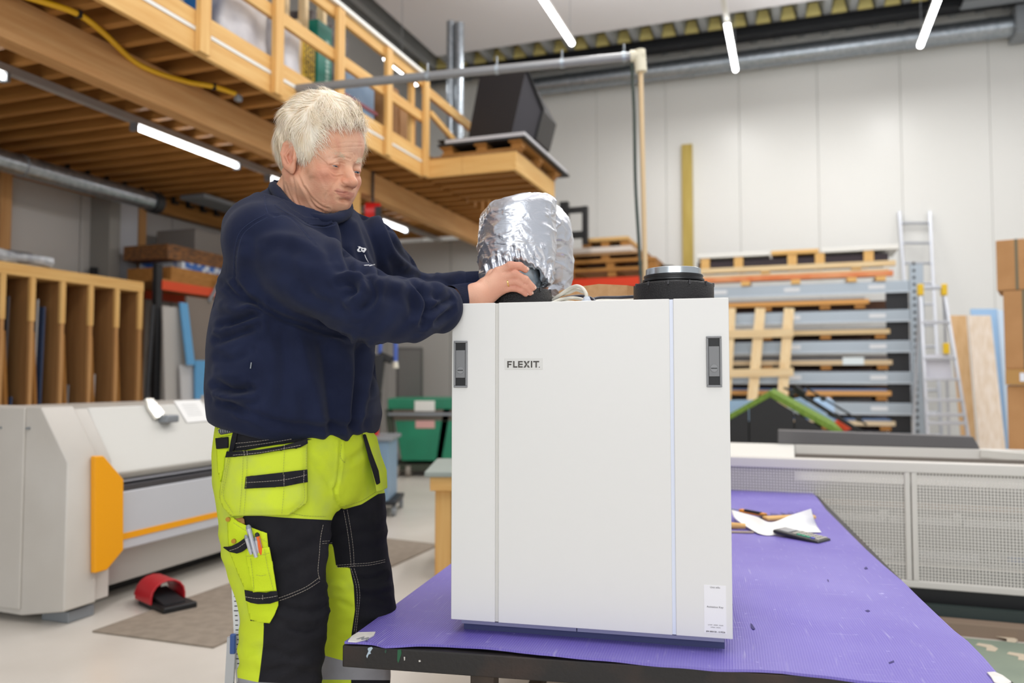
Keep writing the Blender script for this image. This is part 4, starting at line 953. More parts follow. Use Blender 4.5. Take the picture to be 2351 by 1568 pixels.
# purple corrugated board
cpu = mat('purple_board', '7868D2', .42, spec=.5); nt = cpu.node_tree; bs = nt.nodes['Principled BSDF']
uv = nt.nodes.new('ShaderNodeUVMap'); mpp = nt.nodes.new('ShaderNodeMapping'); mpp.inputs['Scale'].default_value = (1, 1, 1); nt.links.new(uv.outputs[0], mpp.inputs[0])
def tnode(kind, **kw):
    n = nt.nodes.new(kind)
    for k, v in kw.items(): n.inputs[k].default_value = v
    return n
wv = nt.nodes.new('ShaderNodeTexWave'); wv.bands_direction = 'X'; wv.inputs['Scale'].default_value = 62; wv.inputs['Distortion'].default_value = .6; wv.inputs['Detail'].default_value = 1
nt.links.new(mpp.outputs[0], wv.inputs[0])
bp = nt.nodes.new('ShaderNodeBump'); bp.inputs['Strength'].default_value = .25; bp.inputs['Distance'].default_value = .0012; nt.links.new(wv.outputs['Fac'], bp.inputs['Height']); nt.links.new(bp.outputs[0], bs.inputs['Normal'])
# scratches: stretched noises thresholded
def scratch(sx, sy, sc, lo, hi, rot=0):
    m2 = nt.nodes.new('ShaderNodeMapping'); m2.inputs['Scale'].default_value = (sx, sy, 1); m2.inputs['Rotation'].default_value = (0, 0, rot); nt.links.new(uv.outputs[0], m2.inputs[0])
    n = nt.nodes.new('ShaderNodeTexNoise'); n.inputs['Scale'].default_value = sc; n.inputs['Detail'].default_value = 6; nt.links.new(m2.outputs[0], n.inputs['Vector'])
    r = nt.nodes.new('ShaderNodeMapRange'); r.inputs['From Min'].default_value = lo; r.inputs['From Max'].default_value = hi; nt.links.new(n.outputs['Fac'], r.inputs['Value']); return r.outputs[0]
s1 = scratch(60, 3, 3, .62, .78, .1); s2 = scratch(3, 40, 3, .64, .8, .3); s3 = scratch(1, 1, 45, .68, .76); s4 = scratch(1, 1, 2.2, .35, .7)
base = nt.nodes.new('ShaderNodeMix'); base.data_type = 'RGBA'; base.inputs['A'].default_value = lin('6757B8'); base.inputs['B'].default_value = lin('8277C8'); nt.links.new(s4, base.inputs['Factor'])
def addm(f, col, k, prev):
    mx = nt.nodes.new('ShaderNodeMix'); mx.data_type = 'RGBA'; mu = nt.nodes.new('ShaderNodeMath'); mu.operation = 'MULTIPLY'; mu.inputs[1].default_value = k
    nt.links.new(f, mu.inputs[0]); nt.links.new(mu.outputs[0], mx.inputs['Factor']); nt.links.new(prev, mx.inputs['A']); mx.inputs['B'].default_value = lin(col); return mx.outputs['Result']
c_ = addm(s1, 'B5AED8', .7, base.outputs['Result']); c_ = addm(s2, 'BAB3DA', .6, c_); c_ = addm(s3, 'C9C2F0', .7, c_)
wm = nt.nodes.new('ShaderNodeMapRange'); wm.inputs['From Min'].default_value = .2; nt.links.new(wv.outputs['Fac'], wm.inputs['Value']); c_ = addm(wm.outputs[0], '9389CE', .35, c_)
nt.links.new(c_, bs.inputs['Base Color'])
nu, nv = 150, 110; mb = MB(); UV = []
ex_ = FRp - FLp; ey_ = BLp - FLp; det_ = ex_.x * ey_.y - ex_.y * ey_.x
def uvt(px, py):
    p = atZ(px, py, TZ) - FLp; return ((p.x * ey_.y - p.y * ey_.x) / det_, (ex_.x * p.y - ex_.y * p.x) / det_)
RE = sorted([uvt(x, y)[::-1] for x, y in ((2312, 1572), (2299, 1557), (2260, 1511), (2222, 1472), (2191, 1448), (2105, 1367), (2074, 1336), (2028, 1297), (1989, 1262), (1935, 1208), (1896, 1169), (1875, 1141), (1868, 1134))])
FE = sorted([uvt(x, y) for x, y in ((795, 1474), (858, 1477), (882, 1483), (956, 1482), (1030, 1484), (1113, 1491), (1171, 1496), (1240, 1505), (1640, 1536), (1795, 1541), (1857, 1549), (1989, 1565))])
def mat_pt(u, v, z):
    # hand-cut outline of the board, measured along its edges
    v0 = float(np.interp(u, [f[0] for f in FE], [f[1] for f in FE])); vv = v0 + (.998 - v0) * v
    ur = float(np.interp(vv, [f[0] for f in RE], [f[1] for f in RE])); p = FLp + ex_ * (ur * u) + ey_ * vv
    lift = max(0, 1 - v * 9) ** 2 * (.004 * max(0, math.sin(u * 7.0 - .5)) + .001)
    return Vector((p.x, p.y, z + lift + .0006 * math.sin(u * 60) * math.cos(v * 33)))
G0 = [[mat_pt(i / nu, j / nv, TZ) for j in range(nv + 1)] for i in range(nu + 1)]
G1 = [[p - Vector((0, 0, .005)) for p in r] for r in G0]
mb.grid(G0); mb.grid(G1)
n1 = (nv + 1); N = (nu + 1) * n1
for i in range(nu): mb.f.append((i * n1, (i + 1) * n1, N + (i + 1) * n1, N + i * n1)); mb.f.append((i * n1 + nv, N + i * n1 + nv, N + (i + 1) * n1 + nv, (i + 1) * n1 + nv)); mb.fm += [0, 0]
for j in range(nv): mb.f.append((j, N + j, N + j + 1, j + 1)); mb.f.append((nu * n1 + j, nu * n1 + j + 1, N + nu * n1 + j + 1, N + nu * n1 + j)); mb.fm += [0, 0]
pmat = mb.build('purple_board', cpu, label='purple corrugated plastic board covering the top of the work table', cat='board', smooth=True)
ul = pmat.data.uv_layers.new(name='UVMap')
for l in pmat.data.loops:
    k = l.vertex_index % N; ul.data[l.index].uv = ((k // n1) / nu * 1.2, (k % n1) / nv * 2.35)
# tears in the board
def topt(px, py, z): return atZ(px, py, z)
for i, poly in enumerate(([(1723, 1431), (1727, 1433), (1734, 1444), (1728, 1445), (1724, 1440)], [(1986, 1402), (1993, 1400), (1998, 1403), (1992, 1405)], [(1984, 1304), (1989, 1301), (1993, 1306), (1986, 1307)], [(2040, 1521), (2052, 1516), (2053, 1520), (2042, 1524)], [(1899, 1330), (1902, 1331), (1903, 1336), (1901, 1335)], [(1675, 1382), (1683, 1388), (1681, 1390), (1674, 1386)])):
    MB().prism([topt(x, y, TZ + .0008) for x, y in poly], (0, 0, .0004)).build('tear', mat('tear_dark', '2A1C6E', .6), pmat)
# white patches: sacking label corners
wpch = mat('white_cloth_patch', 'E6E3E0', .8, c2='D2CEC8', ns=30)
P = [atZ(x, y, TZ + .002) for x, y in ((799, 1474), (808, 1462), (822, 1454), (862, 1453), (858, 1461), (840, 1470), (818, 1475))]
o = MB().prism(P, (0, 0, .0025)).build('white_patch', wpch, label='frayed white patch with a grey letter W on the left corner of the table', cat='patch')
Mt = Matrix.Translation(atZ(838, 1464, TZ + .005)) @ Matrix.Rotation(R(160), 4, 'Z')
text_mesh('W', .022, Mt @ Matrix.Translation((0, -.004, 0)), 'letter', mat('letter_grey', '8C8F94', .6), o, .0002, bold=.0012)
P = [atZ(x, y, TZ + .002) for x, y in ((2266, 1546), (2284, 1545), (2302, 1553), (2322, 1568), (2300, 1580), (2282, 1568), (2275, 1556))]
MB().prism(P, (0, 0, .0025)).build('white_patch', wpch, label='frayed white patch on the front right corner of the purple board', cat='patch')
# ------------------------------------------------------------------ papers, calculator, tools at the back of the table
CB = thing('calculator', 'black pocket calculator with pale, green and blue keys on the purple board', 'calculator', atZ(1840, 1235, TZ))
c00 = atZ(1778, 1229, TZ + .006); 
ax = (atZ(1868, 1247, TZ) - atZ(1780, 1232, TZ)).normalized(); ay = Vector((-ax.y, ax.x, 0)); Mc = Matrix((ax, ay, Vector((0, 0, 1)))).transposed().to_4x4()
cc = atZ(1838, 1236, TZ); Mc.translation = cc + Vector((0, 0, .009)) + ay * .005
def cm(): return MB(Mc @ Matrix.Rotation(R(5), 4, 'Y'))
CL, CW = .085, .040
k = cm(); k.box(-CL, CL, -CW, CW, -.007, .006); k.build('body', mat('calc_black', '2B2B30', .35), CB, bevel=.006, bseg=3)
k = cm(); k.box(-CL + .012, -CL + .052, -CW + .012, CW - .010, .006, .0075); k.build('display', mat('calc_display', '9A9CA0', .2), CB, bevel=.001)
for i in range(6):
    for j in range(4):
        k = cm(); x = -CL + .066 + i * .0165; y = -CW + .014 + j * .016
        m_ = mat('key_green', '3FB08A', .5) if (j == 0 and 1 <= i <= 3) else (mat('key_blue', '5A5FD0', .5) if (j == 0 and i == 4) else mat('key_grey', 'B9B5AA', .5))
        k.box(x, x + .012, y, y + .011, .006, .0085); k.build('key', m_, CB)
# crumpled paper sheet
pp = [[(1678, 1170, .028), (1735, 1186, .035), (1770, 1199, .03), (1815, 1183, .05), (1862, 1168, .075)],
      [(1686, 1188, .020), (1735, 1205, .015), (1775, 1206, .025), (1825, 1196, .035), (1868, 1188, .045)],
      [(1710, 1206, .012), (1750, 1222, .006), (1778, 1219, .012), (1830, 1212, .018), (1876, 1208, .012)],
      [(1740, 1224, .006), (1762, 1229, .003), (1790, 1226, .006), (1840, 1222, .006), (1886, 1222, .003)]]
V = [[atZ(x, y, TZ) for x, y, z in row] for row in pp]
# place on the table beyond the pixel by lifting along the sight line of the fold
V = [[(lambda r: O0 + r * ((TZ + z - CAMH) / r.z))(ray(x, y)) for x, y, z in row] for row in pp]
rows = []
for row in V: rows.append(spline(row, 6))
cols = list(zip(*rows)); rows = [spline(list(c), 6) for c in cols]
mb = MB(); mb.grid(rows); pap = mb.build('paper_sheet', mat('paper', ''), label='crumpled white paper sheet propped up on the purple board behind the calculator', cat='paper', smooth=True)
sol = pap.modifiers.new('s', 'SOLIDIFY'); sol.thickness = .0006
# knife with orange handle
kn = thing('utility_knife', 'orange and black utility knife lying behind the white paper', 'knife', atZ(1735, 1178, TZ))
a = atZ(1700, 1172, TZ + .014); b = atZ(1758, 1183, TZ + .014)
MB().beam(a, b, .022, .014).build('handle', mat('orange_plastic', 'F09A1E', .4), kn, bevel=.004)
MB().beam(a.lerp(b, .15) + Vector((0, -.008, .004)), a.lerp(b, .8) + Vector((0, -.008, .004)), .014, .012).build('grip', M_black, kn, bevel=.003)
MB().beam(atZ(1640, 1163, TZ + .01), a, .008, .003).build('blade', M_steel, kn)
MB().beam(atZ(1696, 1186, TZ + .006), atZ(1745, 1190, TZ + .006), .02, .008).build('steel_plate', M_galv, label='small steel part lying between the knife and the paper', cat='metal part')
# hand brush: wooden back with dark bristles
br = thing('hand_brush', 'wooden hand brush with dark bristles lying behind the white paper', 'brush', atZ(1820, 1190, TZ))
a = atZ(1755, 1191, TZ + .02); b = atZ(1868, 1186, TZ + .02)
MB().beam(a, b, .04, .016).build('wooden_back', wl['s'], br, bevel=.006)
bm_ = MB(); rr = random.Random(11); dirr = (b - a).normalized(); sd = Vector((-dirr.y, dirr.x, 0))
for i in range(900):
    end = rr.random() < .35; p = a.lerp(b, rr.uniform(.85, 1.0) if end else rr.random()) + sd * rr.uniform(.0, .03) + Vector((0, 0, rr.uniform(-.010, .004)))
    e = p + (dirr * rr.uniform(.01, .035) if end else dirr * rr.uniform(-.006, .006)) + sd * rr.uniform(.015 if not end else -.01, .06) + Vector((0, 0, rr.uniform(-.008, .016))); e.z = max(e.z, TZ + .001); w_ = dirr * .0011 + sd * .0004
    bm_.add([p - w_, p + w_, e], [(0, 1, 2)])
bm_.build('bristles', mat('bristle', '2A241E', .8), br, kind='stuff')
# hammer handle at the box edge
hm = thing('hammer_handle', 'wooden tool handle showing between the white unit and the paper', 'tool', atZ(1690, 1207, TZ))
MB().tube([atZ(1600, 1203, TZ + .012), atZ(1672, 1206, TZ + .012), atZ(1712, 1208, TZ + .012)], [.012, .012, .009], 12).build('handle', wl['s'], hm, smooth=True)
MB().beam(atZ(1668, 1221, TZ + .003), atZ(1730, 1222, TZ + .003), .02, .004).build('flat_scraper', mat('tool_tan', 'A08F80', .6), label='flat grey brown strip lying before the wooden tool handle', cat='strip')
# ================================================================== white ventilation unit
M_unit = mat('unit_white', 'E4E3E0', .32, spec=.5)
yb = math.atan2(-(.131), .5585)
BLc = atY(1035, 1422, 1.706); 
Wd, Hd, Dp = .574, .668, .42
ZU0 = BLc.z
Mu = Matrix.Translation((BLc.x, BLc.y, ZU0)) @ Matrix.Rotation(yb, 4, 'Z')   # local x along the front, y into depth
MU = lambda: MB(Mu)
un = thing('ventilation_unit', 'white FLEXIT ventilation unit standing upright on the purple board', 'ventilation unit', Mu @ Vector((Wd / 2, Dp / 2, TZ - ZU0)))
un['label'] = 'white ventilation unit with two grey latches standing on the purple board'
# door split by two grooves
g1 = .574 * (1148 - 1037) / (1668 - 1037) * .985; g2 = .574 * (1541 - 1037) / (1668 - 1037) * 1.008
gw = .0035
for a, b in ((0, g1 - gw), (g1 + gw, g2 - gw), (g2 + gw, Wd)):
    MU().box(a, b, 0, .02, 0, Hd).build('door_panel', M_unit, un, bevel=.0018)
MU().box(g1 - gw - .001, g1 + gw + .001, .004, .02, .001, Hd - .001).build('groove', mat('groove_grey', 'D3D1CB', .5), un)
MU().box(g2 - gw - .001, g2 + gw + .001, .003, .02, .001, Hd - .001).build('groove', mat('groove_blue', 'DDE3F2', .3), un)
MU().box(.004, Wd - .004, .022, Dp, .002, Hd - .004).build('casing', M_unit, un, bevel=.003)
MU().box(.02, Wd - .015, .03, Dp - .02, TZ - ZU0, 0).build('base', mat('base_blue', '3A3F6A', .5), un)
MU().box(.02, .265, .012, .03, -.010, -.003).build('base_rail', mat('base_strip', '8E8FA6', .35, .3), un); MU().box(.267, Wd - .016, .012, .03, -.010, -.003).build('base_rail', mat('base_strip', ''), un)
# latches
M_lat = mat('latch_grey', '8A8B8D', .45); M_lat2 = mat('latch_mid', '7F8082', .5)
def latch(x0, z0, z1, w=.030):
    r = MU(); x1 = x0 + w; t = .0042
    r.box(x0, x1, -.004, .001, z0, z0 + t); r.box(x0, x1, -.004, .001, z1 - t, z1); r.box(x0, x0 + t, -.004, .001, z0 + t, z1 - t); r.box(x1 - t, x1, -.004, .001, z0 + t, z1 - t)
    L = r.build('latch_frame', M_lat, un, bevel=.0012)
    MU().box(x0 + t, x1 - t, -.0006, -.0002, z0 + t, z1 - t).build('recess', M_black, L)
    h = z1 - z0
    MU().box(x0 + t + .0006, x1 - t - .0006, -.0036, -.0005, z0 + .21 * h, z1 - .20 * h).build('latch_plate', M_lat2, L, bevel=.0006)
    c = Mu @ Vector(((x0 + x1) / 2, -.0037, z0 + .37 * h)); Rm = Mu.to_3x3().to_4x4() @ Matrix.Rotation(R(90), 4, 'X')
    MB().lathe([(0, .0009), (.0072, .0009), (.0078, .0002), (.0078, 0)], c, 28, Rm).build('lock', M_lat, L, smooth=True)
    MU().box((x0 + x1) / 2 - .006, (x0 + x1) / 2 + .006, -.0051, -.0044, z0 + .37 * h - .0008, z0 + .37 * h + .0008).build('key_slot', M_black, L)
def uz(px, py):  # unit-local coordinates of a pixel on the front plane
    n = (Mu.to_3x3() @ Vector((0, 1, 0))); r = ray(px, py); k = (Mu.translation - O0).dot(n) / r.dot(n); return Mu.inverted() @ (O0 + r * k)
a = uz(1042, 783); b = uz(1073, 890); latch(a.x + .0005, b.z, a.z, b.x - a.x)
a = uz(1621, 772); b = uz(1658, 889); latch(a.x, b.z, a.z, b.x - a.x)
# sign plate with the word FLEXIT, letters built as polygons
a = uz(1160, 824); b = uz(1243, 846)
MU().box(a.x - .001, b.x + .003, -.0008, 0, b.z - .0015, a.z + .001).build('name_plate', mat('plate_tint', 'DAD9D5', .3), un, bevel=.0003)
x0 = uz(1165, 828).x; x1 = uz(1239, 828).x; zt_ = uz(1165, 829).z; zb_ = uz(1165, 844).z; hh_ = zt_ - zb_; s_ = (x1 - x0) / 4.72
M_let = mat('letter_dark', '4C4843', .5); lt = MU()
def lp(pts, ox): lt.prism([(x0 + (ox + x) * s_, -.0009, zb_ + z * hh_) for x, z in pts], (0, -.0006, 0))
w = .2
lp([(0, 0), (w, 0), (w, 1), (0, 1)], 0); lp([(w, .8), (.68, .8), (.68, 1), (w, 1)], 0); lp([(w, .38), (.6, .38), (.6, .58), (w, .58)], 0)
lp([(0, 0), (w, 0), (w, 1), (0, 1)], .86); lp([(w, 0), (.62, 0), (.62, .2), (w, .2)], .86)
lp([(0, 0), (w, 0), (w, 1), (0, 1)], 1.6)
for z in (0, .4, .8): lp([(w, z), (.66, z), (.66, z + .2), (w, z + .2)], 1.6)
lp([(0, 1), (.27, 1), (.58, .5), (.27, 0), (0, 0), (.31, .5)], 2.38); lp([(.92, 1), (.66, 1), (.52, .78), (.66, .57)], 2.38); lp([(.92, 0), (.66, 0), (.52, .22), (.66, .43)], 2.38)
lp([(0, 0), (w, 0), (w, 1), (0, 1)], 3.46)
lp([(0, .8), (.86, .8), (.86, 1), (0, 1)], 3.8); lp([(.33, 0), (.53, 0), (.53, .8), (.33, .8)], 3.8)
lt.lathe([(0, .0), (.0011, .0)], Vector((x0 + 4.68 * s_, -.0012, zb_ + .05 * hh_)), 10, Matrix.Rotation(R(90), 4, 'X'))
lt.build('lettering', M_let, un)
# info sticker (machine-readable codes left out)
a = uz(1616, 1342); b = uz(1668, 1458)
st_ = MU().box(a.x, b.x, -.0006, 0, b.z + .002, a.z).build('sticker', mat('sticker_white', 'EFEEF0', .4), un)
def stx(body, px, py, size, bold=0):
    c = uz(px, py); M = Mu @ Matrix.Translation((c.x, -.0008, c.z)) @ Matrix.Rotation(R(90), 4, 'X')
    text_mesh(body, size, M, 'sticker_text', mat('ink', '3A3036', .6), st_, .00005, bold=bold)
stx('Unit info:', 1642, 1350.5, .0052); stx('Activation Key:', 1642, 1395.5, .0052)
stx('LJTGZF - GREZ8 - X9CRD', 1643, 1436, .0026); stx('W7M59 - NM6FU', 1643, 1441.5, .0026)
stx('S/N 800120 - 019526', 1643, 1452, .0042, .0001)
# ------------------------------------------------------------------ collars on top
ZU1 = ZU0 + Hd - .004
def mb_at(): return MB()
M_epp = mat('black_foam', '151416', .42, spec=.35, bump=1.0, bs=420)
def ring(c, r, h, name, label, notches=True):
    th = thing(name, label, 'foam ring', (c.x, c.y, ZU1))
    p = [(r * .70, 0), (r, 0), (r, h - .004), (r - .004, h), (r * .74, h), (r * .70, h - .004), (r * .70, 0)]
    MB().lathe(p, (c.x, c.y, ZU1), 72).build('ring', M_epp, th, smooth=True)
    for i in range(12 if notches else 0):
        a = 2 * math.pi * i / 12 + .2; M = Matrix.Rotation(a, 3, 'Z')
        MB().cbox((c.x + math.cos(a) * (r - .002), c.y + math.sin(a) * (r - .002), ZU1 + h - .004), (.006, .004, .009), M).build('notch', mat('foam_nib', '3C3B3E', .5), th, bevel=.0008)
    return th
cR = atY(1546, 670, 1.80); cL = atY(1184, 680, 1.87)
ring(cR, .0895, cR.z * 0 + .056, 'foam_collar', 'black foam collar on the right top of the white unit')
ring(cL, .0855, .050, 'foam_collar', 'black foam collar under the silver sleeve on the white unit')
sp_ = thing('duct_spigot', 'galvanised round duct cap with a black rubber seal in the right foam collar', 'duct cap', (cR.x, cR.y, ZU1 + .02))
zc = ZU1 + .056
MB().lathe([(.0655, -.03), (.0655, .004), (.069, .006), (.069, .010), (.0655, .012), (.0655, .015), (.0665, .017), (.0655, .02), (.05, .02)], (cR.x, cR.y, zc), 64).build('rubber_seal', mat('rubber', '18181A', .35), sp_, smooth=True)
MB().lathe([(0, .030), (.056, .031), (.060, .035), (.0615, .034), (.0622, .022), (.0622, .020), (.05, .020)], (cR.x, cR.y, zc), 64).build('metal_cap', mat('cap_galv', 'C2C8CC', .25, .9), sp_, smooth=True)
# galvanised pipe end held by the man
pe = thing('duct_pipe', 'galvanised round pipe end held above the left foam collar', 'duct pipe', (cL.x, cL.y, ZU1 + .03))
zt_ = atY(1225, 610, 1.85).z
MB().lathe([(.058, 0.0), (.0610, .004), (.0610, .035), (.0635, .038), (.0635, .043), (.0610, .046), (.0605, zt_ - ZU1 - .02), (.055, zt_ - ZU1 - .02)], (cL.x, cL.y, ZU1 + .012), 64).build('pipe', mat('pipe_galv', 'B9C2C6', .28, .85, c2='8F9CA3', ns=30), pe, smooth=True)
# ------------------------------------------------------------------ cables and cardboard on the unit top
ZTU = ZU1 + .002
cb2 = thing('cardboard_piece', 'folded brown cardboard strip standing on the unit behind the cables', 'cardboard', atY(1380, 690, 1.98))
P = [atY(x, y, Y) for x, y, Y in ((1283, 668, 1.92), (1306, 661, 1.98), (1375, 652, 2.0), (1440, 655, 2.0), (1468, 660, 1.96))]
for i in range(4):
    a, b = P[i], P[i + 1]; MB().prism([Vector((a.x, a.y, ZTU)), Vector((b.x, b.y, ZTU)), b, a], (0, .004, 0)).build('panel', mat('card_light', 'C39A6E', .85, c2='B98F62', ns=60), cb2)
M_cab = mat('cable_white', 'D9D5C8', .45); M_cabk = mat('cable_dark', '2B2C38', .45)
def zfix(pts): return [Vector((p.x, p.y, max(p.z, ZTU + .004))) for p in pts]
def cable(name, label, pts, r, m): return MB().tube(zfix(spline([atY(x, y, Y) for x, y, Y in pts], 10)), r, 12).build(name, m, label=label, cat='cable', smooth=True)
cg = thing('cable_gland', 'white cable loop ending in a ribbed cable gland on the unit top', 'cable gland', atY(1347, 690, 1.80))
for q, (dy, dz) in enumerate(((0, 0), (.012, 8))):
    MB().tube(zfix(spline([atY(x, y + (dz if 1 < i < 5 else 0), Y + dy) for i, (x, y, Y) in enumerate(((1268, 690, 1.86), (1285, 678, 1.85), (1305, 664, 1.84), (1322, 657, 1.82), (1336, 661, 1.80), (1345, 673, 1.79), (1347, 684, 1.79)))], 10)), .0042, 12).build('loop', M_cab, cg, smooth=True)
c = atY(1347, 684, 1.79); Hh = c.z - ZTU
k = MB(); prof_ = []
for i in range(36):
    a = 2 * math.pi * i / 36; prof_.append((.0105 if i % 2 else .0098, a))
ring_ = lambda z: [Vector((c.x + r * math.cos(a), c.y + r * math.sin(a), z)) for r, a in prof_]
k.prism(ring_(ZTU + .006), (0, 0, .012)); k.lathe([(0, .026), (.006, .026), (.0095, .018), (.0105, .018), (.0118, .006), (.0118, 0)], (c.x, c.y, ZTU), 12); k.build('gland_nut', mat('gland_grey', 'C9D0DA', .4), cg)
cable('power_cable', 'black cable curving across the unit top behind the white loop', [(1255, 700, 1.84), (1280, 690, 1.85), (1310, 682, 1.88), (1340, 680, 1.9), (1362, 688, 1.87), (1368, 700, 1.83)], .004, M_cabk)
cable('power_cable', 'black cable lying straight in front of the cardboard strip', [(1355, 690, 1.93), (1375, 684, 1.95), (1420, 683, 1.95), (1462, 681, 1.93)], .004, M_cabk)
cable('signal_cable', 'off-white cable lying below the black one in front of the cardboard', [(1352, 694, 1.90), (1380, 690, 1.92), (1430, 690, 1.92), (1466, 688, 1.9)], .0036, M_cab)
cable('signal_cable', 'off-white cable coiled low beside the left foam collar', [(1262, 698, 1.82), (1285, 688, 1.84), (1315, 684, 1.86), (1338, 688, 1.84), (1342, 696, 1.82)], .0036, M_cab)
cable('signal_cable', 'short white cable ends poking out beside the left foam collar', [(1262, 680, 1.90), (1274, 684, 1.88), (1290, 690, 1.86), (1318, 694, 1.84)], .0034, M_cab)
# ================================================================== implicit surface modelling (numpy)
def nz3(P, s, seed=0):      # cheap smooth pseudo-noise from sines
    x, y, z = P[..., 0] * s + seed * 1.7, P[..., 1] * s + seed * 2.3, P[..., 2] * s + seed * .9
    return (np.sin(x * 1.3 + 1.7 * np.sin(y * .9 + z * .4)) + np.sin(y * 1.7 + 1.3 * np.sin(z * 1.1 + x * .7)) + np.sin(z * 1.5 + 1.9 * np.sin(x * .8 - y * .6))) / 3
def smin(a, b, k):
    h = np.clip(.5 + .5 * (b - a) / k, 0, 1); return b * (1 - h) + a * h - k * h * (1 - h)
def smax(a, b, k): return -smin(-a, -b, k)
def cap_(P, a, b, ra, rb=None):
    a = np.array(a, dtype=np.float32); b = np.array(b, dtype=np.float32); rb = ra if rb is None else rb
    d = b - a; pa = P - a; h = np.clip((pa @ d) / max(d @ d, 1e-9), 0, 1)
    return np.linalg.norm(pa - h[..., None] * d, axis=-1) - (ra + (rb - ra) * h)
def ell(P, c, r, Rm=None):
    q = P - np.array(c, dtype=np.float32)
    if Rm is not None: q = q @ np.array(Rm, dtype=np.float32)
    r = np.array(r, dtype=np.float32); k0 = np.linalg.norm(q / r, axis=-1); k1 = np.linalg.norm(q / (r * r), axis=-1)
    return k0 * (k0 - 1) / np.maximum(k1, 1e-6)
def chain(P, pts, rs, k=.01):
    d = None
    for i in range(len(pts) - 1):
        e = cap_(P, pts[i], pts[i + 1], rs[i], rs[i + 1]); d = e if d is None else smin(d, e, k)
    return d
def surface_nets(fn, lo, hi, h):
    lo = np.array(lo, dtype=np.float32); n = np.ceil((np.array(hi) - lo) / h).astype(int) + 1
    ax = [lo[i] + h * np.arange(n[i], dtype=np.float32) for i in range(3)]
    V = np.empty(n, dtype=np.float32)
    for i0 in range(0, n[0], 24):
        X, Y, Z = np.meshgrid(ax[0][i0:i0 + 24], ax[1], ax[2], indexing='ij'); V[i0:i0 + 24] = fn(np.stack([X, Y, Z], -1))
    nx, ny, nz = n; S = V < 0
    acc = np.zeros((nx - 1, ny - 1, nz - 1, 3), dtype=np.float32); cnt = np.zeros((nx - 1, ny - 1, nz - 1), dtype=np.float32)
    cor = [(i, j, k) for i in (0, 1) for j in (0, 1) for k in (0, 1)]
    sl = lambda A, c: A[c[0]:nx - 1 + c[0], c[1]:ny - 1 + c[1], c[2]:nz - 1 + c[2]]
    for a in cor:
        for d in range(3):
            if a[d] == 1: continue
            b = list(a); b[d] = 1; b = tuple(b); va, vb = sl(V, a), sl(V, b); cr = (va < 0) != (vb < 0)
            t = np.where(cr, va / np.where(cr, va - vb, 1), 0)
            for q in range(3): acc[..., q] += np.where(cr, a[q] + (t if q == d else 0), 0)
            cnt += cr
    m = cnt > 0; idx = -np.ones(m.shape, dtype=np.int64); idx[m] = np.arange(m.sum())
    ijk = np.argwhere(m).astype(np.float32); verts = lo + (ijk + acc[m] / cnt[m][:, None]) * h
    quads = []
    for d in range(3):
        e = [slice(1, -1)] * 3; e[d] = slice(0, -1); f = list(e); f[d] = slice(1, None)
        s0 = S[tuple(e)]; s1 = S[tuple(f)]; c = np.argwhere(s0 != s1)
        if not len(c): continue
        inside = s0[tuple(c.T)]; o = [1, 1, 1]; o[d] = 0; c = c + np.array(o)
        u, v = [(1, 2), (2, 0), (0, 1)][d]
        def g(du, dv):
            q = c.copy(); q[:, u] -= du; q[:, v] -= dv; return idx[tuple(q.T)]
        Q = np.stack([g(1, 1), g(0, 1), g(0, 0), g(1, 0)], 1); Q[~inside] = Q[~inside][:, ::-1]; quads.append(Q)
    return verts, np.concatenate(quads)
def np_mesh(name, verts, quads, mats, parent, smooth=True, attr=None, **k):
    me = bpy.data.meshes.new(name); me.from_pydata([], [], [])
    if parent is not None:
        Mi = np.array(ROOTM[parent.name_full].inverted()); verts_l = verts @ Mi[:3, :3].T + Mi[:3, 3]
    else: verts_l = verts
    me.vertices.add(len(verts)); me.vertices.foreach_set('co', verts_l.astype(np.float32).ravel())
    nq = quads.shape[1]; me.loops.add(quads.size); me.loops.foreach_set('vertex_index', quads.astype(np.int32).ravel())
    me.polygons.add(len(quads)); me.polygons.foreach_set('loop_start', np.arange(0, quads.size, nq, dtype=np.int32))
    me.polygons.foreach_set('use_smooth', [smooth] * len(quads)); me.update(calc_edges=True); me.validate()
    for m in (mats if isinstance(mats, (list, tuple)) else [mats]): me.materials.append(m)
    for an, av in (attr or {}).items():
        if av.ndim == 1: a = me.attributes.new(an, 'FLOAT', 'POINT'); a.data.foreach_set('value', av.astype(np.float32))
        else:
            a = me.color_attributes.new(an, 'FLOAT_COLOR', 'POINT'); a.data.foreach_set('color', av.astype(np.float32).ravel())
    o = bpy.data.objects.new(name, me); COL.objects.link(o)
    if parent is not None: o.parent = parent; ROOTM[o.name_full] = ROOTM[parent.name_full]
    else: ROOTM[o.name_full] = WLD
    tag(o, **k); return o
def normals(verts, quads):
    a, b, c, d = [verts[quads[:, i]] for i in range(4)]; n = np.cross(c - a, d - b); N = np.zeros_like(verts)
    for i in range(4): np.add.at(N, quads[:, i], n)
    return N / np.maximum(np.linalg.norm(N, axis=1, keepdims=True), 1e-12)
def relax(verts, quads, it=1, f=.5):
    E = np.concatenate([quads[:, [i, (i + 1) % 4]] for i in range(4)])
    for _ in range(it):
        A = np.zeros_like(verts); C = np.zeros(len(verts)); np.add.at(A, E[:, 0], verts[E[:, 1]]); np.add.at(C, E[:, 0], 1); np.add.at(A, E[:, 1], verts[E[:, 0]]); np.add.at(C, E[:, 1], 1)
        verts = verts + f * (A / C[:, None] - verts)
    return verts.astype(np.float32)
def projn(V):
    d = V - np.array([0, 0, CAMH]); c, s = math.cos(PIT), math.sin(PIT); y = d[:, 1] * c + d[:, 2] * s; z = -d[:, 1] * s + d[:, 2] * c
    return np.stack([CX + F * d[:, 0] / y, CY - F * z / y], 1)
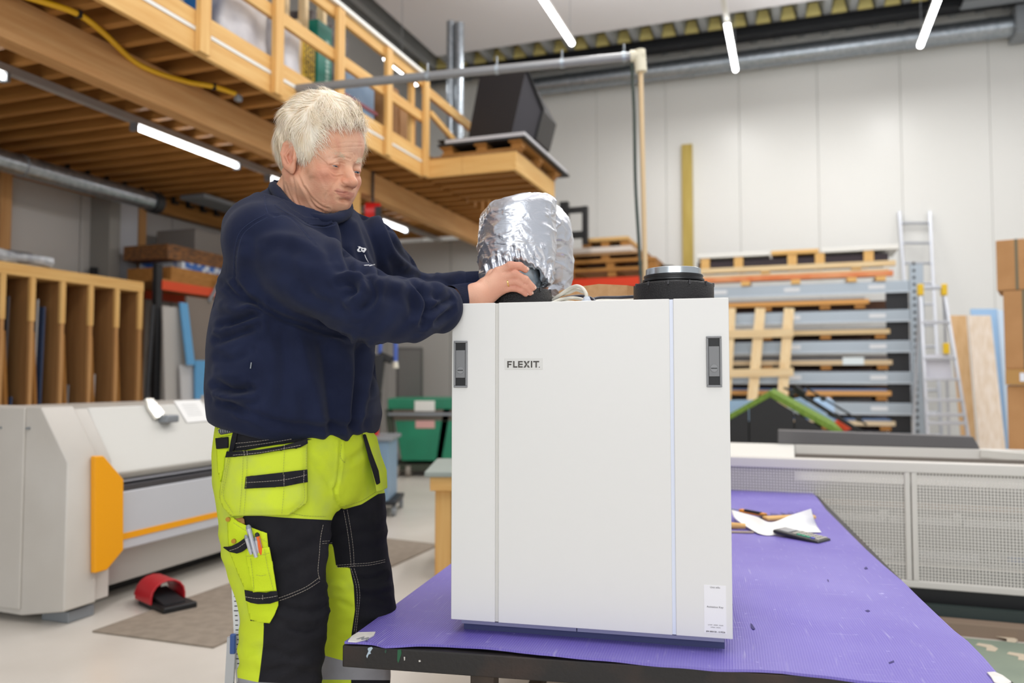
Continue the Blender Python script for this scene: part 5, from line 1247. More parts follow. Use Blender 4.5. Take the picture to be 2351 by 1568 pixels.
def segdist(Q, pts):          # distance of 2D points to a polyline
    best = np.full(len(Q), 1e9); pts = np.array(pts, float)
    for a, b in zip(pts[:-1], pts[1:]):
        d = b - a; h = np.clip(((Q - a) @ d) / max(d @ d, 1e-9), 0, 1); best = np.minimum(best, np.linalg.norm(Q - a - h[:, None] * d, axis=1))
    return best
def polysd(Q, poly):          # signed distance to polygon, negative inside
    d = segdist(Q, list(poly) + [poly[0]]); ins = np.zeros(len(Q), bool); p = np.array(poly, float); n = len(p); j = n - 1
    for i in range(n):
        c = ((p[i, 1] > Q[:, 1]) != (p[j, 1] > Q[:, 1])) & (Q[:, 0] < (p[j, 0] - p[i, 0]) * (Q[:, 1] - p[i, 1]) / (p[j, 1] - p[i, 1] + 1e-12) + p[i, 0]); ins ^= c; j = i
    return np.where(ins, -d, d)
def spl2(pts, n=6):
    P = spline([(x, y, 0) for x, y in pts], n); return [(p.x, p.y) for p in P]
# ---- cloth pieces laid on a body surface
class Drape:
    def __init__(s, verts, quads):
        s.t = BVHTree.FromPolygons([tuple(v) for v in verts.tolist()], [tuple(q) for q in quads.tolist()])
    def at(s, px, py, off):
        r = ray(px, py).normalized(); h = s.t.ray_cast(O0, r)
        if h[0] is None: return None
        n = h[1] if h[1].dot(r) < 0 else -h[1]; return h[0] - r * off
    def patch(s, poly, off, thick, name, m, parent, step=3.0, smooth_it=4, label=None, bulge=0, kind=None):
        """poly: outline in survey pixels; the sheet follows the body behind it"""
        P = np.array(poly, float); x0, y0 = P.min(0); x1, y1 = P.max(0); bm = bmesh.new()
        vs = [bm.verts.new((x, y, 0)) for x, y in poly]; fc = bm.faces.new(vs)
        for ax_, lo_, hi_ in ((0, x0, x1), (1, y0, y1)):
            k = lo_ + step
            while k < hi_ - .2 * step:
                co = (k, 0, 0) if ax_ == 0 else (0, k, 0); no = (1, 0, 0) if ax_ == 0 else (0, 1, 0)
                bmesh.ops.bisect_plane(bm, geom=bm.verts[:] + bm.edges[:] + bm.faces[:], plane_co=co, plane_no=no, dist=1e-4); k += step
        bm.verts.ensure_lookup_table(); D = []
        for v in bm.verts:
            h = s.at(v.co.x, v.co.y, 0); D.append(None if h is None else (h - O0).length)
        ok = [d for d in D if d is not None]; med = sorted(ok)[len(ok) // 2]
        D = [med if (d is None or d > med + .12) else d for d in D]
        D = [min(d, med + .12) for d in D]
        nb = [[e.other_vert(v).index for e in v.link_edges] for v in bm.verts]
        for _ in range(smooth_it): D = [.4 * D[i] + .6 * sum(D[j] for j in nb[i]) / len(nb[i]) for i in range(len(D))]
        Q = np.array([[v.co.x, v.co.y] for v in bm.verts]); sd = -polysd(Q, poly) if bulge else None
        cos = []
        for i, v in enumerate(bm.verts):
            b_ = bulge * min(1, max(0, sd[i]) / 14) if bulge else 0
            cos.append(O0 + ray(v.co.x, v.co.y).normalized() * (D[i] - off - b_))
        for v, c in zip(bm.verts, cos): v.co = c
        bmesh.ops.recalc_face_normals(bm, faces=bm.faces)
        me = bpy.data.meshes.new(name); bm.to_mesh(me); bm.free()
        if parent is not None: me.transform(ROOTM[parent.name_full].inverted())
        me.polygons.foreach_set('use_smooth', [True] * len(me.polygons)); me.materials.append(m)
        me.update(); c = sum((p.normal for p in me.polygons), Vector()); 
        vd = (me.vertices[0].co + (ROOTM[parent.name_full].to_translation() if parent else Vector())) - O0
        if c.dot(vd) > 0: me.flip_normals()
        o = bpy.data.objects.new(name, me); COL.objects.link(o)
        if parent is not None: o.parent = parent; ROOTM[o.name_full] = ROOTM[parent.name_full]
        if thick:
            sm = o.modifiers.new('thickness', 'SOLIDIFY'); sm.thickness = thick; sm.offset = -1
        tag(o, label, kind=kind); return o
    def stitch(s, lines, r, off, name, m, parent, dash=None):
        mb = MB()
        for ln in lines:
            pts = spl2(ln, 10) if len(ln) > 2 else [(lerp(ln[0][0], ln[1][0], k / 12), lerp(ln[0][1], ln[1][1], k / 12)) for k in range(13)]
            L = [0]
            for a, b in zip(pts[:-1], pts[1:]): L.append(L[-1] + math.hypot(b[0] - a[0], b[1] - a[1]))
            def ev(d):
                for i in range(len(L) - 1):
                    if d <= L[i + 1] or i == len(L) - 2:
                        t = (d - L[i]) / max(L[i + 1] - L[i], 1e-6); return (lerp(pts[i][0], pts[i + 1][0], t), lerp(pts[i][1], pts[i + 1][1], t))
            st_, gap = dash or (4.5, 1.6); d = 0; pr = None
            while d < L[-1]:
                a = ev(d); b = ev(min(d + st_, L[-1])); A = s.at(a[0], a[1], off); B_ = s.at(b[0], b[1], off)
                if A and B_ and (A - B_).length < .03 and (pr is None or abs((A - O0).length - (pr - O0).length) < .025): mb.tube([A, B_], r, 5, cap=False)
                pr = B_ or pr; d += st_ + gap
        return mb.build(name, m, parent, smooth=True)
# ================================================================== the man
man = thing('person', 'white-haired man in navy sweatshirt and yellow work trousers holding the silver sleeve', 'person', (-.44, 1.78, 0))
def V3(v): return np.array([v.x, v.y, v.z], dtype=np.float32)
def PX(x, y, Y): return V3(atY(x, y, Y))
# ---- frames
TH = R(33); bf = np.array([math.cos(TH), -math.sin(TH), 0], dtype=np.float32); bl = np.array([math.sin(TH), math.cos(TH), 0], dtype=np.float32)
HY, HP = R(36), R(12)
fh = Vector((math.cos(HY), -math.sin(HY), 0)); hl = Vector((math.sin(HY), math.cos(HY), 0))
hf = fh * math.cos(HP) - Vector((0, 0, 1)) * math.sin(HP); hu = fh * math.sin(HP) + Vector((0, 0, 1)) * math.cos(HP)
HC = Vector((-.430, 1.775, 1.560)); HM = np.array([hf[:], hl[:], hu[:]], dtype=np.float32)     # rows: local axes
def h2w(x, y, z): return HC + hf * x + hl * y + hu * z
def w2h(P): return (P - V3(HC)) @ HM.T
NB = np.array([-.487, 1.79, 1.375], dtype=np.float32)          # base of the neck
def sym(P): Q = P.copy(); Q[..., 1] = np.abs(Q[..., 1]); return Q
def head_fn(P):
    L = w2h(P); S = sym(L)
    d = ell(L, (-.018, 0, .052), (.100, .077, .092))
    d = smin(d, ell(L, (.034, 0, .048), (.062, .064, .060)), .03)
    d = smin(d, ell(L, (.034, 0, -.022), (.055, .057, .060)), .03)
    d = smin(d, cap_(S, (-.004, .054, -.045), (.060, .022, -.080), .020, .017), .03)       # jaw line
    d = smin(d, ell(L, (.028, 0, -.060), (.052, .046, .034)), .03)
    d = smin(d, ell(S, (.058, .040, -.022), (.026, .021, .017)), .02)                       # cheekbones
    d = smin(d, ell(S, (.060, .030, -.046), (.024, .020, .020)), .02)
    d = smin(d, cap_(S, (.084, .012, .020), (.066, .045, .014), .0085, .007), .014)          # brow
    d = smin(d, ell(L, (.076, 0, -.055), (.024, .029, .024)), .018)                          # muzzle
    d = smin(d, ell(L, (.072, 0, -.082), (.019, .023, .016)), .016)                          # chin
    d = smin(d, ell(L, (.040, 0, -.088), (.034, .034, .014)), .02)                           # double chin
    d = smax(d, -ell(S, (.094, .031, .000), (.019, .018, .0105)), .012)                      # eye sockets
    d = smin(d, chain(L, [(.083, 0, .010), (.098, 0, -.014), (.111, 0, -.029)], [.0075, .0088, .0110], .01), .012)   # nose
    d = smin(d, ell(S, (.099, .0115, -.034), (.0120, .0078, .0080)), .006)
    d = smin(d, ell(L, (.112, 0, -.031), (.0095, .0100, .0088)), .006)
    d = smax(d, -ell(S, (.104, .0065, -.043), (.0050, .0030, .0040)), .003)                  # nostrils
    # eyelids round the eyeball
    d = smin(d, ell(S, (.0750, .0315, .0005), (.0136, .0160, .0130)), .006)
    # mouth
    d = smin(d, chain(S, [(.0970, 0, -.0548), (.0940, .010, -.0543), (.0845, .0245, -.0528)], [.0042, .0040, .002], .004), .006)
    d = smin(d, chain(S, [(.0955, 0, -.0628), (.0925, .010, -.0615), (.0840, .0235, -.0555)], [.0052, .0045, .002], .004), .006)
    d = smax(d, -ell(L, (.0975, 0, -.0720), (.006, .014, .0030)), .006)
    # ears
    E = S - np.array([-.006, .0785, .003], dtype=np.float32); c, s = math.cos(R(-16)), math.sin(R(-16))
    E2 = np.stack([E[..., 0] * c + E[..., 1] * s, -E[..., 0] * s + E[..., 1] * c, E[..., 2]], -1); t_ = R(-10); c, s = math.cos(t_), math.sin(t_)
    E3 = np.stack([E2[..., 0] * c - E2[..., 2] * s, E2[..., 1], E2[..., 0] * s + E2[..., 2] * c], -1) / 1.06
    er = ell(E3, (-.004, .004, .002), (.0185, .0062, .0325)); er = smin(er, ell(E3, (.003, .003, -.024), (.0085, .005, .0130)), .006)
    er = smax(er, -ell(E3, (-.001, .0105, .002), (.0125, .0078, .0230)), .003)
    th = np.arctan2(E3[..., 2] + .000, E3[..., 0] + .003)
    hel = cap_(E3, (.006, .005, .026), (-.012, .0065, .024), .0032); hel = smin(hel, cap_(E3, (-.012, .0065, .024), (-.0195, .0065, .006), .0032, .003), .003); hel = smin(hel, cap_(E3, (-.0195, .0065, .006), (-.0135, .006, -.015), .003, .0026), .003)
    er = smin(er, hel, .003); er = smin(er, cap_(E3, (.002, .0055, .014), (-.0095, .0062, .000), .0026), .003); er = smin(er, cap_(E3, (-.0095, .0062, 0), (-.003, .006, -.014), .0026, .0022), .003)
    er = smin(er, ell(E3, (.0095, .0045, -.006), (.0038, .0036, .0065)), .003)
    er = smax(er, -ell(E3, (.003, .006, -.006), (.0052, .0060, .0075)), .0025)
    d = smin(d, er * 1.06, .005)
    # neck
    nk = chain(P, [V3(h2w(-.032, 0, -.02)), V3(h2w(-.052, 0, -.085)), NB + np.array([0, 0, .02], dtype=np.float32), NB - np.array([0, 0, .06], dtype=np.float32)], [.056, .059, .066, .085], .02)
    nk = smin(nk, chain(P, [V3(h2w(.036, 0, -.082)), V3(h2w(.012, 0, -.118)), V3(h2w(-.005, 0, -.16))], [.030, .036, .045], .02), .03)
    # tendon from ear to throat
    nk = smin(nk, cap_(P, V3(h2w(-.03, -.062, -.03)), V3(h2w(.005, -.030, -.165)), .014, .012), .012)
    d = smin(d, nk, .024)
    ey = ell(S, (.0750, .0315, .0005), (.0118,) * 3)
    slit = smax(ell(S, (.0880, .0318, -.0030), (.0125, .0150, .0026)), -ey, .0004)
    d = np.maximum(d, -slit)
    d = d + nz3(P, 90, 2) * .00045 + nz3(P, 45, 5) * .0005
    return d
hv, hq = surface_nets(head_fn, (-.60, 1.64, 1.335), (-.275, 1.90, 1.745), .00175)
hv = relax(hv, hq, 1, .35)
def press(verts, quads, lines, mask=None):
    """presses wrinkle lines (survey pixels, width px, depth m) into the surface facing the viewer"""
    N = normals(verts, quads); view = verts - np.array([0, 0, CAMH]); fc = (N * view).sum(1)
    if np.mean(fc[np.argsort(view[:, 1])[:len(fc) // 20]]) > 0: N = -N; fc = -fc
    Q = projn(verts); D = np.zeros(len(verts)); ok = fc < 0
    if mask is not None: ok &= mask
    for pts, w_, h_ in lines:
        P = spl2(pts, 5) if len(pts) > 2 else pts; A = np.array(P); r = w_ * 3
        sel = ok & (Q[:, 0] > A[:, 0].min() - r) & (Q[:, 0] < A[:, 0].max() + r) & (Q[:, 1] > A[:, 1].min() - r) & (Q[:, 1] < A[:, 1].max() + r)
        if not sel.any(): continue
        q = Q[sel]; d = segdist(q, P); e = np.minimum(np.linalg.norm(q - A[0], axis=1), np.linalg.norm(q - A[-1], axis=1)); fade = np.clip(e / (w_ * 2.2) + .15, 0, 1)
        D[sel] += -h_ * fade * (np.exp(-(d / w_) ** 2) - .35 * np.exp(-((d - w_ * 1.9) / w_) ** 2))
    return (verts + N * D[:, None]).astype(np.float32)
FW = [([(768, 438.5), (778, 441), (791, 442.5), (797, 441)], 1.5, .0019), ([(776, 330), (800, 327), (831, 328)], 1.7, .0006), ([(764, 340), (795, 338), (833, 336)], 1.7, .0007), ([(766, 351), (790, 350), (813, 349)], 1.6, .0006),
 ([(756, 371), (768, 364), (786, 360), (804, 365)], 2.2, .0018), ([(812, 352), (816, 360), (815, 368)], 1.6, .0012), ([(728, 356), (740, 367), (751, 377)], 1.5, .0010), ([(731, 374), (741, 377), (752, 379)], 1.4, .0009), ([(730, 388), (741, 386), (752, 384)], 1.3, .0007),
 ([(757, 388), (768, 398), (784, 396)], 1.8, .0012), ([(754, 392), (766, 405), (784, 404)], 2.0, .0010), ([(763, 377), (776, 373), (792, 376)], 1.6, .0013),
 ([(786, 404), (783, 412), (785, 420), (794, 425)], 2.0, .0012), ([(788, 398), (776, 412), (764, 428), (758, 440)], 3.0, .0006), ([(752, 441), (745, 452), (745, 464)], 2.6, .0012), ([(734, 398), (742, 414), (748, 428)], 3.5, .0008),
 ([(775, 458), (786, 460), (796, 457)], 3.2, .0014),
 ([(683, 400), (694, 425), (705, 446), (722, 474), (740, 484)], 3.0, .0030), ([(671, 404), (676, 430), (680, 456), (692, 480)], 2.6, .0022), ([(700, 430), (716, 455), (738, 474), (756, 480)], 2.6, .0022), ([(655, 420), (664, 446), (676, 470)], 2.2, .0014), ([(640, 440), (656, 458), (676, 476)], 1.6, .0010), ([(688, 396), (690, 380), (686, 366)], 2.2, .0010)]
hv = press(hv, hq, [(a, w_, h_ * .75) for a, w_, h_ in FW])
# skin colouring: flushed cheeks, nose, ears; lips; sun spots; painted shade along the mouth line
HLc = w2h(hv); HSy = sym(HLc)
def gauss(c, r): return np.exp(-(((HSy - np.array(c)) / np.array(r)) ** 2).sum(1))
base = np.tile(np.array(lin('E3AC8C')[:3]), (len(hv), 1)); red = np.array(lin('C87862')[:3]); lip = np.array(lin('B8685E')[:3]); pale = np.array(lin('E8C3AC')[:3]); brown = np.array(lin('A87452')[:3])
def mixc(col, f): 
    global base
    base = base * (1 - f[:, None]) + col * f[:, None]
mixc(red, np.clip(.55 * gauss((.07, .045, -.025), (.03, .03, .03)) + .65 * gauss((.11, 0, -.032), (.014, .02, .014)) + .55 * gauss((-.015, .08, 0), (.03, .02, .04)) + .35 * gauss((.07, .03, .095), (.05, .05, .03)) + .3 * gauss((.0, .04, -.12), (.08, .08, .04)), 0, .8))
mixc(pale, .5 * np.clip(gauss((.09, .0, .045), (.03, .03, .02)) + gauss((.08, .03, .012), (.02, .02, .01)), 0, 1))
lipm = np.clip(1 - np.minimum(segdist(HSy[:, 1:], [(0, -.0550), (.012, -.0546), (.0235, -.0532)]), segdist(HSy[:, 1:], [(0, -.0635), (.012, -.0622), (.0225, -.0560)])) / .0050, 0, 1) * (HLc[:, 0] > .07); mixc(lip, np.clip(lipm * 1.4, 0, .6))
rs_ = np.random.RandomState(4)
for i in range(46):
    c = np.array([rs_.uniform(.0, .09), rs_.uniform(.03, .075), rs_.uniform(-.07, .06)]); r = rs_.uniform(.0012, .0036)
    mixc(brown, rs_.uniform(.15, .45) * np.exp(-(((HLc - c * np.array([1, -1, 1])) / r) ** 2).sum(1) * .25) * (np.abs(np.linalg.norm(HLc - c * [1, -1, 1], axis=1)) < .03))
for c, r, f in (((.064, -.058, .030), .0022, .8), ((.052, -.063, -.035), .0035, .6)):
    d2 = ((HLc - np.array(c)) ** 2); d2[:, 0] *= .1; mixc(brown, f * np.exp(-d2.sum(1) / r ** 2) * (HLc[:, 1] < 0))
qh = projn(hv); ml = np.clip(1 - segdist(qh, [(768, 438.5), (778, 441), (791, 442.5), (797, 441)]) / 1.8, 0, 1) * (HLc[:, 0] > .06); mixc(np.array(lin('8A4A44')[:3]), ml * .7)  # mouth line painted darker, lip crease shade put into the skin colour
fr = np.clip((nz3(HLc, 160, 1) * .5 + nz3(HLc, 70, 3) * .5), -1, 1); mixc(red, np.clip(fr * .45, 0, .34)); mixc(pale, np.clip(-fr * .22, 0, .2))
M_skin = mat('skin', 'E3AC8C', .46, spec=.35, sss=.08, bump=.35, bs=420); nt = M_skin.node_tree
va = nt.nodes.new('ShaderNodeVertexColor'); va.layer_name = 'Col'; nt.links.new(va.outputs['Color'], nt.nodes['Principled BSDF'].inputs['Base Color'])
# ---- hands are part of the same body mesh
def hand_fn(P, H):
    palm = None; fing = None
    for pts, rs, k in H:
        e = chain(P, pts, rs, k)
        if k > .01: palm = e if palm is None else smin(palm, e, .012)
        else: fing = e if fing is None else smin(fing, e, .0012)
    return smin(palm, fing, .006)
RH = [ # wrist, palm, fingers of the right (near) hand
 ([PX(1062, 684, 1.765), PX(1100, 678, 1.770), PX(1120, 666, 1.778)], [.027, .025, .022], .02),
 ([PX(1118, 672, 1.778), PX(1140, 656, 1.780), PX(1154, 642, 1.780)], [.021, .017, .012], .02),
 ([PX(1120, 656, 1.778), PX(1146, 630, 1.776)], [.021, .013], .02), ([PX(1118, 684, 1.776), PX(1146, 664, 1.780)], [.015, .011], .02), ([PX(1120, 664, 1.778), PX(1148, 646, 1.778)], [.020, .013], .02),
 ([PX(1142, 627, 1.778), PX(1172, 610, 1.768), PX(1193, 611, 1.770), PX(1206, 619, 1.776)], [.0120, .0096, .0088, .0078], .004),
 ([PX(1146, 640, 1.774), PX(1182, 629, 1.766), PX(1206, 642, 1.774), PX(1223, 660, 1.787)], [.0115, .0094, .0086, .0076], .004),
 ([PX(1146, 653, 1.776), PX(1184, 645, 1.770), PX(1205, 657, 1.778), PX(1217, 672, 1.789)], [.0110, .0086, .0080, .0070], .004),
 ([PX(1146, 666, 1.780), PX(1178, 661, 1.776), PX(1196, 666, 1.780), PX(1207, 675, 1.787)], [.0100, .0080, .0073, .0064], .004),
 ([PX(1112, 662, 1.788), PX(1130, 632, 1.805), PX(1146, 614, 1.830), PX(1160, 606, 1.850)], [.018, .0120, .0105, .0088], .006)]
LHn = [
 ([PX(1112, 652, 1.99), PX(1140, 652, 1.975)], [.026, .024], .02), ([PX(1140, 655, 1.975), PX(1180, 648, 1.962)], [.022, .018], .02), ([PX(1140, 664, 1.975), PX(1176, 668, 1.962)], [.020, .016], .02),
 ([PX(1178, 640, 1.962), PX(1212, 636, 1.958), PX(1240, 640, 1.93), PX(1250, 645, 1.905)], [.0120, .0105, .0095, .0080], .004),
 ([PX(1178, 652, 1.962), PX(1214, 650, 1.958), PX(1244, 654, 1.925), PX(1252, 659, 1.898)], [.0120, .0105, .0095, .0082], .004),
 ([PX(1176, 664, 1.962), PX(1210, 664, 1.958), PX(1238, 668, 1.925), PX(1246, 671, 1.902)], [.0115, .0100, .0090, .0076], .004),
 ([PX(1174, 674, 1.962), PX(1204, 676, 1.958), PX(1228, 679, 1.930), PX(1236, 681, 1.910)], [.0105, .0088, .0080, .0070], .004),
 ([PX(1130, 645, 1.98), PX(1150, 628, 1.965), PX(1172, 618, 1.955), PX(1186, 612, 1.952)], [.018, .0125, .0108, .0090], .006)]
def rh_fn(P):
    d = hand_fn(P, RH)
    for i in (5, 6, 7, 8):      # knuckle creases and nails
        pts = RH[i][0]; n = np.array([0, -1, .45], dtype=np.float32); n /= np.linalg.norm(n)
        for q in (1, 2):
            c = pts[q] + n * RH[i][1][q]; dd_ = pts[q + 1] - pts[q - 1]; dd_ /= np.linalg.norm(dd_); sdv = np.cross(dd_, n)
            for o_ in (-.0022, .0014): d = smax(d, -cap_(P, c + dd_ * o_ - sdv * .006, c + dd_ * o_ + sdv * .006, .0005), .002)
        t = pts[3] + n * (RH[i][1][3] * 1.0); dd_ = pts[3] - pts[2]; dd_ /= np.linalg.norm(dd_)
    # tendons on the back of the hand
    for i in (5, 6, 7, 8):
        a = PX(1118, 668 + (i - 6) * 4, 1.760); d = smin(d, cap_(P, a + (RH[i][0][0] - a) * .3 + np.array([0, -.003, .004], dtype=np.float32), RH[i][0][0] + np.array([0, -.004, .005], dtype=np.float32), .006, .0062), .008)
    return d + nz3(P, 120, 4) * .0004
rv, rq = surface_nets(rh_fn, (-.135, 1.72, 1.215), (.055, 1.875, 1.36), .0017); rv = relax(rv, rq, 1, .4)
lv, lq = surface_nets(lambda P: hand_fn(P, LHn), (-.12, 1.86, 1.22), (.10, 2.03, 1.40), .0022); lv = relax(lv, lq, 1, .4)
def hand_col(v):
    c = np.tile(np.array(lin('E0AC92')[:3]), (len(v), 1)); f = np.clip(nz3(v, 60, 1) * .3 + .1, 0, .4)[:, None]; return c * (1 - f) + np.array(lin('C9836A')[:3]) * f
def knuckle_red(v, c):
    for i in (5, 6, 7, 8):
        for q in (0, 1, 2, 3):
            f = np.exp(-(np.linalg.norm(v - RH[i][0][q], axis=1) / .013) ** 2)[:, None] * .35; c = c * (1 - f) + np.array(lin('C87866')[:3]) * f
    return c
AV = np.concatenate([hv, rv, lv]); AQ = np.concatenate([hq, rq + len(hv), lq + len(hv) + len(rv)])
AC = np.concatenate([base, knuckle_red(rv, hand_col(rv)), hand_col(lv)]); # arms inside the sleeves, joining hands and neck into one surface
def bridge(pts, r, va, oa, vb, ob, n=10):
    """tube along pts whose end rings are sewn to the nearest vertices of two surfaces"""
    global AV, AQ, AC
    mb = MB(); pts = spline([Vector([float(q) for q in p]) for p in pts], 5); mb.tube(pts, r, n, cap=False); W = np.array([v[:] for v in mb.v], dtype=np.float32); b0 = len(AV)
    Q = [tuple(i + b0 for i in f) for f in mb.f]
    near = lambda p, vv, o: int(((vv - p) ** 2).sum(1).argmin()) + o
    for ring, vv, o in ((0, va, oa), (len(pts) - 1, vb, ob)):
        ids = [near(W[ring * n + k], vv, o) for k in range(n)]
        for k in range(n):
            k2 = (k + 1) % n
            if ids[k] != ids[k2]: Q.append((b0 + ring * n + k, b0 + ring * n + k2, ids[k2], ids[k]))
    AV = np.concatenate([AV, W]); AQ = np.concatenate([AQ, np.array(Q)]); AC = np.concatenate([AC, np.tile(AC[-1:], (len(W), 1))])
_o = len(hv)
bridge([PX(1064, 684, 1.775), PX(1000, 700, 1.70), PX(850, 705, 1.60), PX(640, 560, 1.67), NB + np.array([0, 0, -.03], dtype=np.float32)], .024, rv, _o, hv, 0)
bridge([PX(1112, 652, 1.99), PX(1050, 660, 2.02), np.array([-.262, 2.10, 1.295]), np.array([-.318, 1.925, 1.395]), NB + np.array([0, 0, -.03], dtype=np.float32)], .024, lv, _o + len(rv), hv, 0)
AC = np.concatenate([AC, np.ones((len(AC), 1))], 1)
skin = np_mesh('body', AV, AQ, M_skin, man, attr={'Col': AC})
# nails
M_nail = mat('nail', 'E2B6A2', .3, spec=.6)
mb = MB()
for i in (5, 6, 7, 8):
    p, q = Vector(RH[i][0][3]), Vector(RH[i][0][2]); dd_ = (p - q).normalized(); n = Vector((.1, -.8, .6)); n = (n - dd_ * n.dot(dd_)).normalized(); sdv = dd_.cross(n); r_ = RH[i][1][3]
    G = []
    for a in range(7):
        al = (a / 6 - .5) * 1.25; row = []
        for b in range(6):
            be = b / 5; c = p + dd_ * (r_ * (-.1 + be * .85)); wd = 1 - .5 * max(0, be - .75) * 2; row.append(c + (n * math.cos(al * .9 * wd) + sdv * math.sin(al * .9 * wd)) * (r_ * (1.04 - .12 * be * be)))
        G.append(row)
    mb.grid(G)
mb.build('nails', M_nail, man, smooth=True)
# ring
c = RH[7][0][0] * .45 + RH[7][0][1] * .55; dd_ = RH[7][0][1] - RH[7][0][0]; dd_ /= np.linalg.norm(dd_); Mr = Vector(dd_).to_track_quat('Z', 'Y').to_matrix().to_4x4()
MB().lathe([(.0094, -.0018), (.0106, -.0014), (.0108, 0), (.0106, .0014), (.0094, .0018)], Vector(c), 32, Mr).build('ring', mat('gold', 'E2B874', .2, 1), man, smooth=True)
# eyes
M_eye = mat('eye_white', 'C4B2A8', .25, spec=.5); M_iris = mat('iris', '5C6C7A', .15, spec=.7); M_pup = mat('pupil', '0C0C0E', .1)
for s_ in (-1, 1):
    c = h2w(.0750, .0315 * s_, .0005); gz = (hf * .90 - hu * .34 + hl * 0).normalized(); Mg = gz.to_track_quat('Z', 'Y').to_matrix().to_4x4()
    mb = MB(); mb.lathe([(.0126 * math.sin(a), .0126 * math.cos(a)) for a in [math.pi * k / 20 for k in range(21)]], c, 32, Mg); eo = mb.build('eyeball', M_eye, man, smooth=True)
    MB().lathe([(.01272 * math.sin(a), .01272 * math.cos(a)) for a in [k * .08 for k in range(0, 7)]], c, 28, Mg).build('iris', M_iris, eo, smooth=True)
    MB().lathe([(.01282 * math.sin(a), .01282 * math.cos(a)) for a in [k * .05 for k in range(0, 4)]], c, 20, Mg).build('pupil', M_pup, eo, smooth=True)
# ---- hair: skull-close cap volume plus strands
def hair_fn(P):
    L = w2h(P); S = sym(L); L0 = L[..., 0]; L1 = np.abs(L[..., 1]); L2 = L[..., 2]
    sk = smin(ell(L, (-.018, 0, .052), (.100, .077, .092)), ell(L, (.034, 0, .048), (.062, .064, .060)), .03) - .008
    d = ell(L, (-.024, 0, .070), (.102, .084, .094))
    d = smin(d, ell(L, (.020, 0, .092), (.074, .060, .068)), .03)
    d = smin(d, ell(L, (-.058, 0, .022), (.056, .070, .072)), .03)
    d = smin(d, sk, .012)
    fx = np.interp(L2, [-.02, 0, .03, .055, .07, .085, .10], [.036, .040, .052, .062, .064, .060, .045])
    top = .092 + .014 * np.clip(1 - (L1 / .045) ** 2, 0, 1)
    d = smax(d, -smax(-(L0 - fx), L2 - top, .008), .007)
    d = smax(d, -smax(-(L0 + .030), L2 + .004 + .25 * (L0 - .03), .008), .006)
    d = smax(d, -ell(S, (-.010, .088, -.008), (.019, .030, .030)), .006)
    d = smax(d, -(L2 + .058 - .5 * (L0 + .06)), .01)
    cl = np.sin(L[..., 1] * 130 + 5 * np.sin(L0 * 25 + L2 * 18)) * .0022 + nz3(L, 38, 3) * .0035 + nz3(L, 85, 8) * .0018
    return d + cl * np.clip((L2 - .0) / .05, .2, 1)
kv, kq = surface_nets(hair_fn, (-.60, 1.64, 1.47), (-.275, 1.92, 1.775), .0032); kv = relax(kv, kq, 1, .4)
M_hair = mat('white_hair', 'FFF6E6', .5, spec=.4, c2='F1DFC2', ns=45, stretch=(1, 1, .5), contrast=(.3, .75), sss=.1)
hair = np_mesh('hair', kv, kq, M_hair, man)
kn_ = normals(kv, kq); kl = w2h(kv); rg = np.random.RandomState(9)
